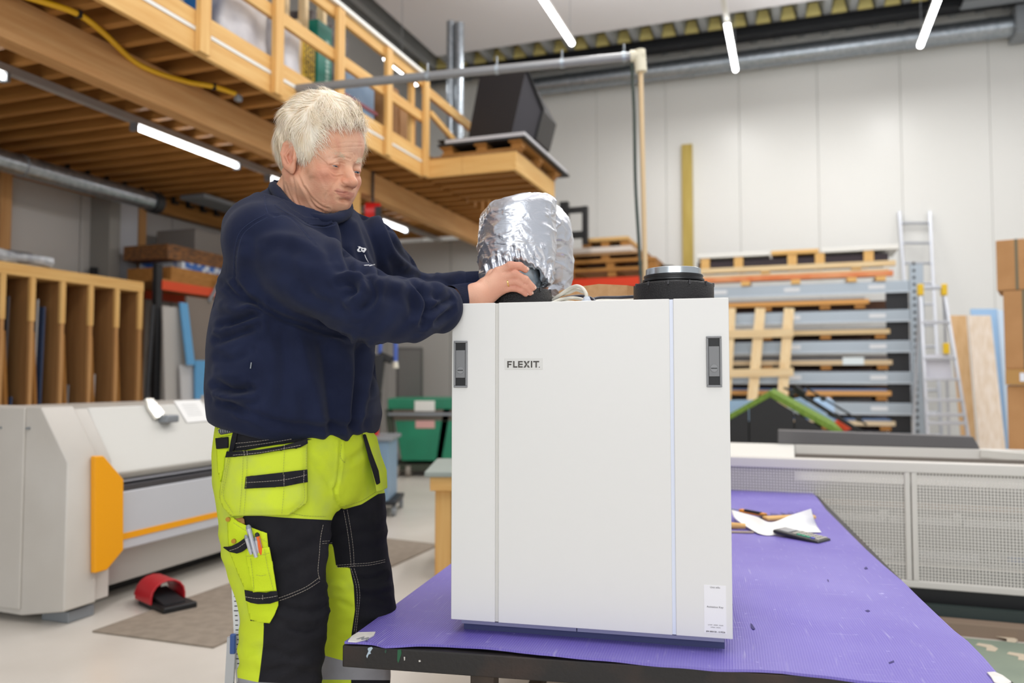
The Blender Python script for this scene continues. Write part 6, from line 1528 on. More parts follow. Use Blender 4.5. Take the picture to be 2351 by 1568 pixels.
def strands():
    """tapered hair strips rooted on the hair volume and combed along a flow field that bundles them into locks"""
    sel = rg.choice(len(kv), 15000, replace=True); p = kl[sel] + rg.normal(0, .0012, (15000, 3)); hN = (kn_ @ HM.T)[sel]
    C = np.array([-.02, 0, .05]); out = ((p - C) * hN).sum(1) > 0; p = p[out]; n0 = hN[out]; M = len(p)
    def flow(p):
        x, y, z = p[:, 0], p[:, 1], p[:, 2]
        wf = np.clip((x - .015) / .045, 0, 1) * np.clip((z - .075) / .02, 0, 1); wt = np.clip((z - .085) / .03, 0, 1) * (1 - wf); ws = 1 - wf - wt
        sy = np.sign(y + .03)
        df = np.stack([.9 + 0 * x, -.55 - .6 * np.sin(y * 40), -.25 + 0 * x], 1); dt = np.stack([np.where(x > .02, .75, -.65), sy * .55 - .25, 0 * x - .1], 1); ds = np.stack([.55 * np.clip((.10 - z) / .07, -.3, 1) * (x > -.05) - .25 * (x <= -.05), 0 * x, -1 + 0 * x], 1)
        d = df * wf[:, None] + dt * wt[:, None] + ds * ws[:, None]
        a = nz3(p, 30, 6) * 1.1 + nz3(p, 70, 2) * .6; return d, a
    K = 7; front = np.clip((p[:, 0] - .01) / .06, 0, 1) * np.clip((p[:, 2] - .07) / .03, 0, 1); low = np.clip((.04 - p[:, 2]) / .06, 0, 1)
    L_ = rg.uniform(.024, .046, M) * (1 - .55 * low); w_ = rg.uniform(.00025, .00060, M); lift = rg.uniform(.0, .16, M) + .10 * front; jit = rg.normal(0, .13, M); cur = rg.uniform(-.5, .5, M)
    fly = rg.rand(M) < .02; lift[fly] += .35; w_[fly] *= .5
    pts = [p.copy()]; q = p.copy(); sds = []
    for k in range(K + 1):
        g = (q - C) / np.array([.10, .078, .09]) ** 2; n = g / np.linalg.norm(g, axis=1, keepdims=True); n = n * .6 + n0 * .4; n /= np.linalg.norm(n, axis=1, keepdims=True)
        d, a = flow(q); d -= n * (d * n).sum(1, keepdims=True); d /= np.linalg.norm(d, axis=1, keepdims=True) + 1e-6; sd = np.cross(d, n); a = a + jit + cur * (k / K)
        d = d * np.cos(a)[:, None] + sd * np.sin(a)[:, None]; sd = np.cross(d, n); sds.append(sd)
        if k < K: q = q + d * (L_ / K)[:, None] + n * (L_ / K * (lift * (1 - .6 * k / K)))[:, None]; pts.append(q.copy())
    W = np.stack(pts, 1); SD = np.stack(sds, 1); tt = np.arange(K + 1) / K; ww = w_[:, None] * (1 - tt[None] ** 2 * .85)
    A = W - SD * ww[..., None]; B_ = W + SD * ww[..., None]; V = np.stack([A, B_], 2).reshape(-1, 3)
    b0 = (np.arange(M) * (K + 1) * 2)[:, None] + np.arange(K)[None] * 2; Fq = np.stack([b0, b0 + 1, b0 + 3, b0 + 2], -1).reshape(-1, 4)
    vs, fs = [], []
    for i in range(1100):      # wispy fringe over the forehead
        y = rg.uniform(-.060, .048); x = .080 - 7 * y * y + rg.uniform(-.022, .006); z = .106 - 5 * y * y + rg.uniform(-.012, .022); p_ = np.array([x, y, z])
        d = np.array([.8, -.25 + rg.normal(0, .38), -.30 + rg.normal(0, .25)]); d /= np.linalg.norm(d); n = np.array([.6, 0, .8]); n -= d * (n @ d); n /= np.linalg.norm(n); sd = np.cross(d, n)
        L1_ = rg.uniform(.016, .042); w1 = rg.uniform(.0002, .00045); K2 = 6; b1 = len(vs); c1 = rg.uniform(-.6, .6)
        for k in range(K2 + 1):
            t = k / K2; pt = p_ + d * (L1_ * t) + n * (L1_ * (.34 * t - .62 * t * t)) + sd * (L1_ * c1 * t * t); w2 = w1 * (1 - t ** 1.5 * .9); vs.append(pt - sd * w2); vs.append(pt + sd * w2)
        for k in range(K2): fs.append((b1 + 2 * k, b1 + 2 * k + 1, b1 + 2 * k + 3, b1 + 2 * k + 2))
    F2 = np.array(fs) + len(V); V = np.concatenate([V, np.array(vs)])
    return (V.astype(np.float32) @ HM + V3(HC)), np.concatenate([Fq, F2])
sv, sq = strands(); np_mesh('hair_strands', sv, sq, M_hair, hair, kind='stuff')
# eyebrows
ev, ef = [], []
for s_ in (-1, 1):
    for i in range(420):
        t = rg.rand(); y = (.011 + .036 * t) * s_; x = .0915 - .026 * t ** 1.6 + .001; z = .0185 + .004 * math.sin(t * 2.6) + rg.normal(0, .0023); p = np.array([x, y, z]); d = np.array([.25 - .5 * t, s_ * .9, .25 + rg.normal(0, .3)]); d /= np.linalg.norm(d)
        L_ = rg.uniform(.007, .013); sd = np.array([0, 0, 1.]) * .0003; b0 = len(ev)
        for k in range(4):
            t2 = k / 3; pt = p + d * L_ * t2 + np.array([.0018 * math.sin(t2 * 2.5), 0, 0]); ev += [pt - sd * (1 - t2 * .8), pt + sd * (1 - t2 * .8)]
        for k in range(3): ef.append((b0 + 2 * k, b0 + 2 * k + 1, b0 + 2 * k + 3, b0 + 2 * k + 2))
np_mesh('eyebrows', np.array(ev, dtype=np.float32) @ HM + V3(HC), np.array(ef), mat('brow_hair', 'EBDCC2', .6), hair, kind='stuff')
# ================================================================== clothes
def sec(z, tab_):       # interpolate body sections: z -> (x, y, a, b)
    zz = [t[0] for t in tab_]; return [np.interp(z, zz, [t[i] for t in tab_]).astype(np.float32) for i in range(1, 5)]
def sx(px, Y=1.775): return (px - CX) / F * Y
TS_ = [(.93, sx(690), 1.775, .135, .185), (.965, sx(690), 1.772, .152, .200), (1.0, sx(690), 1.770, .160, .208), (1.06, sx(682), 1.770, .160, .205), (1.14, sx(676), 1.772, .152, .200), (1.22, sx(680), 1.775, .150, .196), (1.30, sx(690), 1.778, .138, .188), (1.37, sx(697), 1.78, .124, .180), (1.42, sx(698), 1.785, .105, .160), (1.455, sx(694), 1.79, .092, .125), (1.49, sx(688), 1.80, .085, .100), (1.53, sx(684), 1.81, .075, .085)]
def torso(P, T):
    z = P[..., 2]; cx, cy, a, b = sec(z, T); u = P[..., 0] - cx; v = P[..., 1] - cy
    f = u * bf[0] + v * bf[1]; l = u * bl[0] + v * bl[1]; k0 = np.sqrt((f / a) ** 2 + (l / b) ** 2); k1 = np.sqrt((f / (a * a)) ** 2 + (l / (b * b)) ** 2)
    return k0 * (k0 - 1) / np.maximum(k1, 1e-5)
SHn = PX(602, 552, 1.645); ELn = PX(846, 704, 1.585); FAn = PX(940, 712, 1.64); FBn = PX(1008, 706, 1.70); CUn = PX(1044, 682, 1.745)
SHf = np.array([-.345, 1.92, 1.390], dtype=np.float32); ELf = np.array([-.275, 2.09, 1.290], dtype=np.float32); FBf = PX(1058, 660, 2.00); WRf = PX(1106, 652, 1.99)
RR = np.array([PX(629, 428, 1.84), PX(634, 438, 1.77), PX(655, 465, 1.715), PX(688, 490, 1.690), PX(730, 503, 1.69), PX(770, 502, 1.72), PX(797, 487, 1.77), PX(792, 462, 1.83), PX(760, 445, 1.88), PX(700, 432, 1.90), PX(655, 425, 1.885)])
RC0 = RR.mean(0); RN0 = np.linalg.svd(RR - RC0)[2][2].astype(np.float32); RN0 = RN0 * (1 if RN0[2] > 0 else -1); RP0 = RC0
def sweat_fn(P):
    z = P[..., 2]; d = torso(P, TS_)
    hem = .955 + .030 * np.clip((-.46 - P[..., 0]) / .16, 0, 1)
    arm = chain(P, [SHn, SHn * .55 + ELn * .45 + np.array([0, -.004, -.006], dtype=np.float32), ELn], [.078, .076, .070], .03)
    arm = smin(arm, chain(P, [ELn, FAn, FBn], [.070, .059, .050], .03), .02)
    far = chain(P, [SHf, SHf * .5 + ELf * .5, ELf], [.072, .064, .056], .03); far = smin(far, chain(P, [ELf, FBf], [.060, .044], .02), .02)
    yoke = smin(cap_(P, PX(655, 478, 1.84), PX(582, 520, 1.70), .052, .062), cap_(P, PX(745, 500, 1.86), SHf + np.array([-.02, -.03, .012], dtype=np.float32), .045, .056), .04)
    d = smin(d, yoke, .05); d = smin(d, arm, .028); d = smin(d, far, .04)
    d = smin(d, ell(P, PX(1012, 722, 1.70), (.034, .036, .034)), .02)                      # bunched cloth above the cuff
    d = smax(d, hem - z, .012)
    pl = (P - RP0) @ RN0; ax_ = P - RC0; ax_ = ax_ - pl[..., None] * RN0; rad = np.sqrt((ax_ ** 2).sum(-1))
    d = smax(d, -np.maximum(rad - .112, -(pl + .002)), .008); d = smax(d, -np.maximum(rad - .078, -(pl + .012)), .006)
    w_ = nz3(P, 16, 1) * .0035 + nz3(P, 34, 7) * .0016
    # transverse compression folds on the sleeves
    t = ((P - SHn) @ (FBn - SHn)) / ((FBn - SHn) @ (FBn - SHn)); near = np.clip(1 - arm / .02, 0, 1)
    w_ = w_ + near * (np.sin(t * 58 + 2.5 * np.sin(P[..., 2] * 40) + P[..., 0] * 12) * .0022 * np.clip((t - .45) * 5, 0, 1))
    return d + w_
wv_, wq_ = surface_nets(sweat_fn, (-.70, 1.50, .915), (-.03, 2.20, 1.545), .0046); wv_ = relax(wv_, wq_, 2, .5)
# cuffs
Wl = [ # (line, width px, depth m), negative depth = ridge
 ([(612, 497), (579, 514), (553, 538), (543, 578), (541, 621), (543, 667)], 2.2, .0028), ([(625, 497), (650, 492), (668, 500), (690, 520), (712, 548), (726, 566)], 2.0, .0022),
 ([(543, 655), (575, 686), (614, 712), (670, 738), (733, 758), (800, 778)], 4.5, .007), ([(610, 452), (612, 470), (618, 490), (640, 494)], 1.8, .0018),
 ([(790, 640), (816, 632), (836, 648), (828, 676), (800, 694)], 7, -.007), ([(780, 650), (806, 650), (812, 668), (796, 682)], 5, .006), ([(843, 645), (860, 668), (853, 694), (826, 716)], 5, .006),
 ([(838, 650), (895, 655), (946, 672), (968, 688)], 9, -.006), ([(700, 600), (750, 622), (800, 650)], 12, -.005), ([(690, 660), (730, 690), (780, 705)], 8, .004),
 ([(950, 656), (974, 676), (983, 708), (970, 742)], 5, .009), ([(930, 668), (948, 690), (950, 720)], 6, .004), ([(976, 656), (1006, 659), (1026, 673)], 6, -.006), ([(988, 718), (1010, 700), (1034, 690)], 4, .007), ([(1000, 740), (1022, 724), (1036, 708)], 4, .005), ([(992, 680), (1008, 684), (1028, 680)], 4, .005),
 ([(776, 493), (792, 530), (797, 578), (812, 622)], 5, .006), ([(806, 500), (820, 540), (836, 585), (856, 628)], 6, -.006), ([(830, 480), (850, 526), (868, 578), (880, 629)], 5, .006), ([(860, 490), (884, 540), (900, 580), (930, 612)], 6, -.005), ([(884, 500), (910, 560), (950, 600), (990, 622)], 5, .005), ([(760, 505), (770, 560), (778, 600)], 7, -.004),
 ([(513, 652), (551, 684), (598, 696)], 5, .007), ([(514, 750), (551, 736), (596, 712)], 6, .008), ([(512, 700), (550, 712), (590, 706)], 7, -.006), ([(504, 780), (539, 768), (590, 752)], 6, .007), ([(504, 764), (540, 750), (580, 736)], 5, -.004), ([(505, 820), (540, 826), (576, 806)], 6, .004),
 ([(500, 884), (531, 898), (574, 894)], 6, .009), ([(500, 905), (535, 912), (580, 910)], 6, -.007), ([(508, 920), (531, 928), (562, 946)], 5, .006), ([(500, 850), (530, 862), (566, 860)], 7, -.005),
 ([(599, 692), (595, 756), (579, 819), (571, 874), (580, 918)], 2, .0028), ([(640, 750), (655, 830), (650, 910), (630, 960)], 12, .005), ([(685, 760), (701, 835), (722, 920), (735, 985)], 10, -.005), ([(740, 775), (752, 850), (764, 940), (770, 1000)], 9, .006), ([(790, 785), (800, 860), (798, 940), (788, 1000)], 9, -.005), ([(826, 790), (822, 860), (812, 930), (804, 990)], 6, .006), ([(852, 800), (842, 870), (832, 930), (822, 985)], 6, -.005), ([(866, 800), (858, 860), (850, 900)], 5, .005),
 ([(560, 940), (620, 965), (690, 978), (760, 982), (830, 970)], 6, .004), ([(600, 560), (640, 545), (700, 560), (760, 600)], 9, -.004), ([(575, 620), (640, 625), (700, 660)], 12, .003), ([(560, 560), (556, 620), (575, 668)], 8, -.004)]
wv_ = press(wv_, wq_, [(a, w_ * (1.5 if w_ > 3 else 1), h_ * (1.65 if w_ > 3 else 1)) for a, w_, h_ in Wl]); wv_ = relax(wv_, wq_, 1, .3)
M_sw = mat('navy_fleece', '1D2237', .95, spec=.08, c2='242A42', ns=14, bump=.4, bs=1400, sheen=.08, contrast=(.3, .7))
shirt = np_mesh('sweatshirt', wv_, wq_, M_sw, man)
# ribbed cuffs and collar
def ribbed(name, pts, rad, ribs, flat=1.0, closed=False, n=96, parent=shirt, amp=.0004):
    pts = spline(pts, 8) if not closed else spline(list(pts) + [pts[0]], 8)[:-1]; N = len(pts); rs = [rad] * N if not isinstance(rad, (list, tuple)) else [lerp(rad[0], rad[1], i / (N - 1)) for i in range(N)]
    mb = MB(); mb.tube(pts, rs, n, cap=False, closed=closed)
    for i in range(N):
        for k in range(n):
            v = mb.v[i * n + k]; d = (v - pts[i]).normalized(); mb.v[i * n + k] = v + d * (amp * (1 if (k % 2) else -1) if ribs == 'along' else amp * (1 if i % 2 else -1))
    return mb.build(name, M_sw, parent, smooth=True)
def V(a): return Vector([float(q) for q in a])
ribbed('cuff', [V(PX(1036, 688, 1.742)), V(PX(1060, 683, 1.765)), V(PX(1084, 679, 1.778)), V(PX(1103, 677, 1.785))], [.0315, .0285], 'along', n=150)
ribbed('cuff', [V(PX(1070, 660, 2.0)), V(PX(1092, 656, 1.995)), V(PX(1116, 653, 1.99))], [.040, .033], 'along', n=120)
cpts = [atY(629, 428, 1.84), atY(634, 438, 1.77), atY(655, 465, 1.715), atY(688, 490, 1.690), atY(730, 503, 1.69), atY(770, 502, 1.72), atY(797, 487, 1.77), atY(792, 462, 1.83), atY(760, 445, 1.88), atY(700, 432, 1.90), atY(655, 425, 1.885)]
ribbed('collar', cpts, .0125, 'across', closed=True, n=20, amp=.0003)
ND = Drape(wv_, wq_)
ND.patch([(648, 459), (667, 477), (700, 497), (732, 501), (758, 496), (764, 512), (745, 519), (707, 515), (674, 494), (645, 478), (634, 468)], .004, .003, 'collar_band', M_sw, shirt, step=4, smooth_it=8)
ND.stitch([[(630, 470), (645, 480), (674, 496), (707, 518), (745, 522), (770, 516)]], .0006, .0062, 'collar_seam', mat('navy_thread', '2C3658', .8), shirt, dash=(3, 1))
M_thr = mat('navy_thread', '2C3658', .8)
ND.stitch([[(614, 499), (582, 517), (557, 541), (547, 580), (545, 621)], [(608, 493), (575, 511), (549, 536), (538, 578), (537, 621)], [(628, 500), (652, 495), (668, 503), (690, 523), (714, 551)], [(607, 450), (609, 470), (615, 490)]], .0006, .0002, 'seam_stitching', M_thr, shirt, dash=(3, 1))
# chest print: swirl emblem, curved stroke and a short line of lettering
M_pr = mat('print_white', 'F1F1F4', .6)
ex = lambda pts: [(790 + x / 17.42, 540 + y / 17.42) for x, y in pts]
em = [ex([(560, 430), (590, 470), (625, 435), (665, 475), (740, 495), (770, 510), (850, 505), (892, 545), (885, 590), (800, 700), (735, 665), (700, 640), (650, 670), (560, 665), (518, 610), (530, 560), (590, 510), (556, 450)])]
sw1 = ND.patch(em[0], .0012, 0, 'chest_emblem', M_pr, shirt, step=1.2, smooth_it=2)
for hole in (ex([(610, 560), (640, 520), (690, 520), (700, 600), (660, 635), (615, 615)]), ex([(730, 560), (770, 545), (805, 570), (780, 600), (735, 590)])):
    ND.patch(hole, .0018, 0, 'emblem_opening', M_sw, shirt, step=1.2, smooth_it=2)
ND.patch(ex([(660, 540), (680, 540), (705, 590), (690, 610)]), .0022, 0, 'emblem_bar', M_pr, shirt, step=1.2)
ND.patch(ex([(815, 780), (838, 775), (880, 880), (930, 980), (985, 1080), (970, 1085), (900, 990), (845, 880)]), .0012, 0, 'print_stroke', M_pr, shirt, step=1.5)
mb = MB(); rr = random.Random(2)
for x in range(805, 1245, 26):     # blurred company line: small separate letter strokes
    y = 1200 - (x - 805) * .08 if x < 1010 else (1215 - (x - 1010) * .22); w_ = rr.choice((12, 15, 17))
    P = [ND.at(*ex([(x + dx, y + dy)])[0], .0012) for dx, dy in ((0, -26 if rr.random() < .35 else -16), (w_, -16), (w_, 22), (0, 22))]
    if all(P): mb.add(P, [(0, 1, 2, 3)])
mb.build('chest_lettering', M_pr, shirt)
# small zip pull at the side pocket
a, b = ND.at(577, 832, .002), ND.at(575, 846, .002)
MB().tube([a, b], .0012, 8).build('zip_pull', M_steel, shirt, smooth=True)
# ------------------------------------------------------------------ trousers
TP = [(.60, sx(690), 1.80, .05, .06), (.80, sx(688), 1.79, .135, .17), (.86, sx(682), 1.785, .152, .187), (.92, sx(680), 1.78, .158, .188), (.97, sx(682), 1.778, .150, .184), (1.02, sx(684), 1.775, .140, .175)]
LN = [PX(622, 1060, 1.70), PX(630, 1150, 1.69), PX(634, 1230, 1.685), PX(640, 1320, 1.68), PX(654, 1400, 1.675), PX(650, 1480, 1.68), PX(640, 1568, 1.69)]
LN.append(np.array([-.50, 1.70, .24], dtype=np.float32)); LN.append(np.array([-.50, 1.71, .10], dtype=np.float32)); RN = [.105, .106, .101, .090, .079, .079, .077, .075, .072]
LF = [PX(775, 1060, 1.86), PX(790, 1150, 1.87), PX(799, 1230, 1.875), PX(812, 1320, 1.88), PX(826, 1400, 1.885), PX(818, 1480, 1.89), PX(811, 1568, 1.90)]
LF.append(np.array([-.385, 1.91, .24], dtype=np.float32)); LF.append(np.array([-.385, 1.92, .10], dtype=np.float32)); RF = [.092, .090, .084, .080, .078, .076, .076, .074, .072]
def leg_n(P): return chain(P, LN, RN, .03)
def leg_f(P): return chain(P, LF, RF, .03)
def trouser_fn(P):
    z = P[..., 2]; t = torso(P, TP); t = smax(t, .80 - z, .03)
    ln, lf = leg_n(P), leg_f(P); d = smin(smin(t, ln, .03), lf, .03)
    split = np.abs(((P[..., 0] + .425) * bl[0] + (P[..., 1] - 1.775) * bl[1]))      # keep the legs apart
    d = smax(d, z - 1.01, .01); d = smax(d, .085 - z, .006)
    w_ = nz3(P * np.array([1, 1, 1.6], dtype=np.float32), 15, 3) * .0045 + nz3(P, 33, 5) * .0018
    kn_f = np.exp(-((z - .50) / .07) ** 2) + .8 * np.exp(-((z - .73) / .05) ** 2)
    w_ = w_ + kn_f * np.sin(z * 150 + 4 * np.sin(P[..., 0] * 22) + 3 * np.sin(P[..., 1] * 19)) * .0028
    return d + w_
pv, pq = surface_nets(trouser_fn, (-.72, 1.52, .07), (-.20, 2.06, 1.03), .0066); pv = relax(pv, pq, 2, .5)
Pl = [([(766, 1120), (772, 1145), (786, 1170)], 3, .005), ([(782, 1010), (780, 1060), (776, 1100), (768, 1130)], 2.5, .005), ([(745, 1395), (700, 1402), (650, 1392), (615, 1400)], 6, .006), ([(740, 1420), (690, 1425), (640, 1412)], 6, -.005), ([(738, 1445), (700, 1452), (655, 1440)], 5, .005), ([(610, 1380), (640, 1372), (690, 1360), (735, 1330)], 4, -.003),
 ([(808, 1325), (845, 1330), (884, 1318)], 5, .006), ([(812, 1345), (850, 1352), (892, 1345)], 7, -.006), ([(815, 1375), (850, 1372), (890, 1380)], 5, .004), ([(800, 1060), (830, 1040), (845, 1020)], 8, .004), ([(745, 1395), (770, 1380), (800, 1390)], 6, .004), ([(742, 1350), (765, 1340), (795, 1350)], 7, -.004), ([(720, 1060), (745, 1090), (768, 1120)], 8, .004), ([(560, 1500), (600, 1490), (650, 1500)], 8, .004), ([(600, 1530), (660, 1520), (725, 1530)], 8, -.004)]
pv = press(pv, pq, Pl)
Qp = projn(pv); isn = leg_n(pv) < leg_f(pv)
upper = (Qp[:, 1] < 1170)
bn = polysd(Qp, [(556, 1184), (600, 1184), (650, 1188), (700, 1191), (800, 1196), (800, 1800), (586, 1800), (588, 1600), (597, 1540), (604, 1480), (606, 1426), (575, 1426), (560, 1300)])
bfar = np.minimum(polysd(Qp, [(700, 1232), (752, 1171), (768, 1137), (787, 1170), (830, 1158), (868, 1134), (960, 1120), (960, 1800), (700, 1800)]), 1e9)
yin = polysd(Qp, [(650, 1250), (764, 1249), (772, 1303), (803, 1303), (812, 1345), (815, 1400), (807, 1455), (804, 1500), (806, 1560), (808, 1800), (650, 1800)])
bfar = np.maximum(bfar, -yin); blk = np.where(isn, bn, bfar)
zz = pv[:, 2]; gray = np.where(isn, polysd(Qp, [(500, 1546), (590, 1566), (720, 1572), (780, 1574), (780, 1640), (500, 1624)]), polysd(Qp, [(700, 1492), (770, 1512), (806, 1521), (950, 1521), (950, 1562), (700, 1560)]))
M_tr = mat('work_trousers', 'CBE02A', .8, spec=.2, bump=.22, bs=900); nt = M_tr.node_tree; pb_ = nt.nodes['Principled BSDF']
def thr(att):
    a = nt.nodes.new('ShaderNodeAttribute'); a.attribute_name = att; m = nt.nodes.new('ShaderNodeMapRange'); m.inputs['From Min'].default_value = .5; m.inputs['From Max'].default_value = -.5; nt.links.new(a.outputs['Fac'], m.inputs['Value']); return m.outputs[0]
def ncol(c1, c2, sc, lo, hi, st=(1, 1, 1)):
    tc = nt.nodes.new('ShaderNodeTexCoord'); mp = nt.nodes.new('ShaderNodeMapping'); mp.inputs['Scale'].default_value = st; nt.links.new(tc.outputs['Object'], mp.inputs[0])
    n = nt.nodes.new('ShaderNodeTexNoise'); n.inputs['Scale'].default_value = sc; n.inputs['Detail'].default_value = 5; nt.links.new(mp.outputs[0], n.inputs['Vector']); r = nt.nodes.new('ShaderNodeValToRGB'); r.color_ramp.elements[0].position = lo; r.color_ramp.elements[1].position = hi; r.color_ramp.elements[0].color = lin(c1); r.color_ramp.elements[1].color = lin(c2); nt.links.new(n.outputs['Fac'], r.inputs[0]); return r.outputs[0]
def mixn(f, a, b):
    m = nt.nodes.new('ShaderNodeMix'); m.data_type = 'RGBA'; nt.links.new(f, m.inputs['Factor']); nt.links.new(a, m.inputs['A']); nt.links.new(b, m.inputs['B']); return m.outputs['Result']
ye = ncol('CDE034', 'B6C65C', 9, .45, .8); bk = ncol('18181D', '2A292D', 7, .45, .75); gy = ncol('9A9AA0', '8A898E', 12, .4, .7)
c_ = mixn(thr('black_part'), ye, bk); c_ = mixn(thr('band_part'), c_, gy); nt.links.new(c_, pb_.inputs['Base Color'])
tro = np_mesh('trousers', pv, pq, M_tr, man, attr={'black_part': blk, 'band_part': gray})
PD = Drape(pv, pq)
M_hv = mat('hi_vis_yellow', 'CDDF3A', .8, spec=.2, c2='BAC962', ns=14, bump=.22, bs=900, contrast=(.45, .8)); M_hv2 = mat('hi_vis_bright', 'CFE42C', .8, spec=.2, bump=.5, bs=700)
M_bkc = mat('black_canvas', '1B1B20', .85, spec=.2, c2='27262A', ns=20, bump=.25, bs=900)
M_st = mat('beige_stitch', 'B9AFA2', .8); M_st2 = mat('olive_stitch', '9AA24C', .8)
hp_ = [(517, 1049), (514, 1076), (504, 1126), (503, 1142), (511, 1164), (530, 1185), (580, 1184), (662, 1184), (702, 1157), (706, 1150), (706, 1010), (696, 1011), (646, 1025), (596, 1033), (535, 1036), (519, 1038)]
PD.patch([(540, 983), (562, 984), (640, 1002), (716, 1008), (690, 1014), (640, 1020), (600, 1026), (560, 1034), (540, 1040), (527, 1040), (532, 1010)], .004, .003, 'waist_panel', M_bkc, tro, step=5)
PD.patch([(500, 1186), (530, 1186), (744, 1196), (754, 1166), (740, 1150), (706, 1150), (540, 1150), (505, 1150)], .004, .003, 'thigh_flap', M_hv, tro, step=6, smooth_it=5) if False else None
hol = PD.patch(hp_, .012, .004, 'holster_pocket', M_hv, tro, step=5, smooth_it=6, bulge=.006)
PD.patch([(517, 1050), (520, 1037), (560, 1035), (596, 1032), (646, 1024), (706, 1008), (707, 1018), (690, 1027), (640, 1034), (590, 1043), (535, 1049)], .0215, .003, 'pocket_binding', M_bkc, hol, step=5, smooth_it=6)
PD.patch([(564, 1094), (706, 1078), (707, 1107), (692, 1109), (652, 1117), (561, 1122)], .0215, .003, 'tool_strap', M_bkc, hol, step=5, smooth_it=6)
PD.patch([(497, 983), (512, 976), (533, 976), (536, 996), (520, 1000), (505, 1003)], .006, .003, 'waistband', M_hv2, tro, step=5)
lab = PD.patch([(500, 988), (512, 981), (532, 979), (534, 993), (518, 996), (506, 998)], .010, .001, 'waist_label', mat('label_grey', '4E4F54', .7), tro, step=4)
mb = MB()
for i, x in enumerate((503, 508, 513, 518, 523, 528)):
    for dx, t_ in ((0, 0), (2.4, 1)):
        a = PD.at(x + dx, 985 - i * .5, .0125); b = PD.at(x + dx + (1.8 if t_ else -1.2), 994 - i * .5, .0125)
        if a and b: mb.tube([a, b], .0008, 5)
mb.build('label_lettering', mat('label_pale_grey', 'A8AAAE', .6), lab)
PD.patch([(494, 1006), (522, 1003), (523, 1028), (496, 1030)], .010, .003, 'rear_pocket_flap', M_bkc, tro, step=5)
PD.patch([(496, 1031), (523, 1029), (516, 1048), (510, 1090), (505, 1106), (499, 1080)], .006, .003, 'rear_pocket', M_hv2, tro, step=5)
PD.patch([(537, 982), (546, 982), (542, 1010), (534, 1040), (524, 1044), (530, 1010)], .009, .002, 'belt_loop', M_bkc, tro, step=4)
# far side holster pocket, seen edge-on
fp_ = [(831, 991), (839, 989), (852, 1007), (862, 1049), (875, 1084), (877, 1127), (864, 1130), (861, 1111), (845, 1049)]
Pf = [atY(x, y, 1.74 + (x - 831) * .0012) for x, y in fp_]
fpo = MB().prism(Pf, (.006, .045, 0)).build('holster_pocket', M_hv, tro, bevel=.004)
Pf = [atY(x, y, 1.733 + (x - 831) * .0012) for x, y in ((832, 998), (838, 997), (852, 1040), (868, 1082), (872, 1110), (864, 1114), (846, 1054))]
MB().prism(Pf, (.0, .012, 0)).build('pocket_binding', M_bkc, fpo, bevel=.002)
# thigh pocket with pens
tp_ = [(521, 1187), (522, 1218), (523, 1236), (526, 1266), (546, 1318), (560, 1349), (566, 1385), (570, 1407), (574, 1422), (596, 1429), (619, 1431), (630, 1412), (639, 1390), (639, 1380), (635, 1355), (625, 1300), (616, 1256), (613, 1224), (598, 1219), (567, 1207), (546, 1197), (534, 1187)]
tpk = PD.patch(tp_, .010, .003, 'thigh_pocket', M_hv2, tro, step=5, smooth_it=6, bulge=.004)
PD.patch([(567, 1263), (618, 1256), (626, 1300), (635, 1356), (581, 1360), (572, 1315), (564, 1278)], .019, .003, 'pen_pocket', M_hv2, tpk, step=5, smooth_it=6)
PD.patch([(561, 1355), (583, 1360), (610, 1361), (636, 1357), (639, 1380), (620, 1386), (592, 1387), (575, 1384), (564, 1379)], .0225, .003, 'pocket_strap', M_bkc, tpk, step=5, smooth_it=6)
PD.patch([(512, 1257), (531, 1254), (548, 1245), (563, 1234), (567, 1258), (556, 1267), (544, 1271), (526, 1267)], .022, .003, 'tool_loop', M_bkc, tpk, step=4, smooth_it=6)
def pen(p0, p1, r, m, nm, tip=None, label=None, cat_label=None):
    h0 = PD.at(p0[0], p0[1], .0) ; D0 = 1.56
    ho = PD.at(600, 1280, 0); dist = (ho - O0).length - .020
    a = O0 + ray(*p0).normalized() * (dist - .006 if h0 is None or True else 0); b = O0 + ray(*p1).normalized() * (dist + .0)
    pp_ = thing('pen', label, 'pen', b); MB().tube([b + (b - a) * .35, b, a], [r * .7, r, r], 12).build('barrel', m, pp_, smooth=True)
    d = (a - b).normalized(); MB().tube([a, a + d * .004, a + d * .007], [r * 1.02, r * .9, r * .5], 12).build('cap_end', tip or M_steel, pp_, smooth=True); 
    MB().beam(a - d * .002 + Vector((r * .9, -r * .5, 0)), a - d * .022 + Vector((r * .9, -r * .5, 0)), .0016, .0008).build('clip', M_galv, pp_); return pp_
M_silv = mat('silver_pen', 'C9CCD6', .25, .8)
pen((571, 1213), (584, 1262), .0052, M_silv, 'pen', label='large silver pen standing in the thigh pocket of the man')
pen((566, 1236), (574, 1263), .0036, M_silv, 'pen', label='short silver pen left of the large one in the thigh pocket')
pen((588, 1240), (592, 1262), .0030, M_silv, 'pen', label='slim silver pen between the large silver pen and the orange pen')
pen((591, 1231), (598, 1262), .0046, mat('orange_pen', 'F0661C', .4), 'pen', tip=M_black, label='orange pen with a black tip in the thigh pocket of the man')
PD.patch([(538, 1191), (555, 1188), (560, 1192), (562, 1204), (549, 1199)], .007, .003, 'folding_rule', mat('rule_brown', '9A7236', .5), tro, step=4)
for (x, y) in ((524, 1192), (537, 1242)):
    p = PD.at(x, y, .016); MB().tube([p, p + Vector((0, -.003, 0))], .0045, 14).build('rivet', mat('brass', 'B98A3A', .3, .9), tpk, smooth=True)
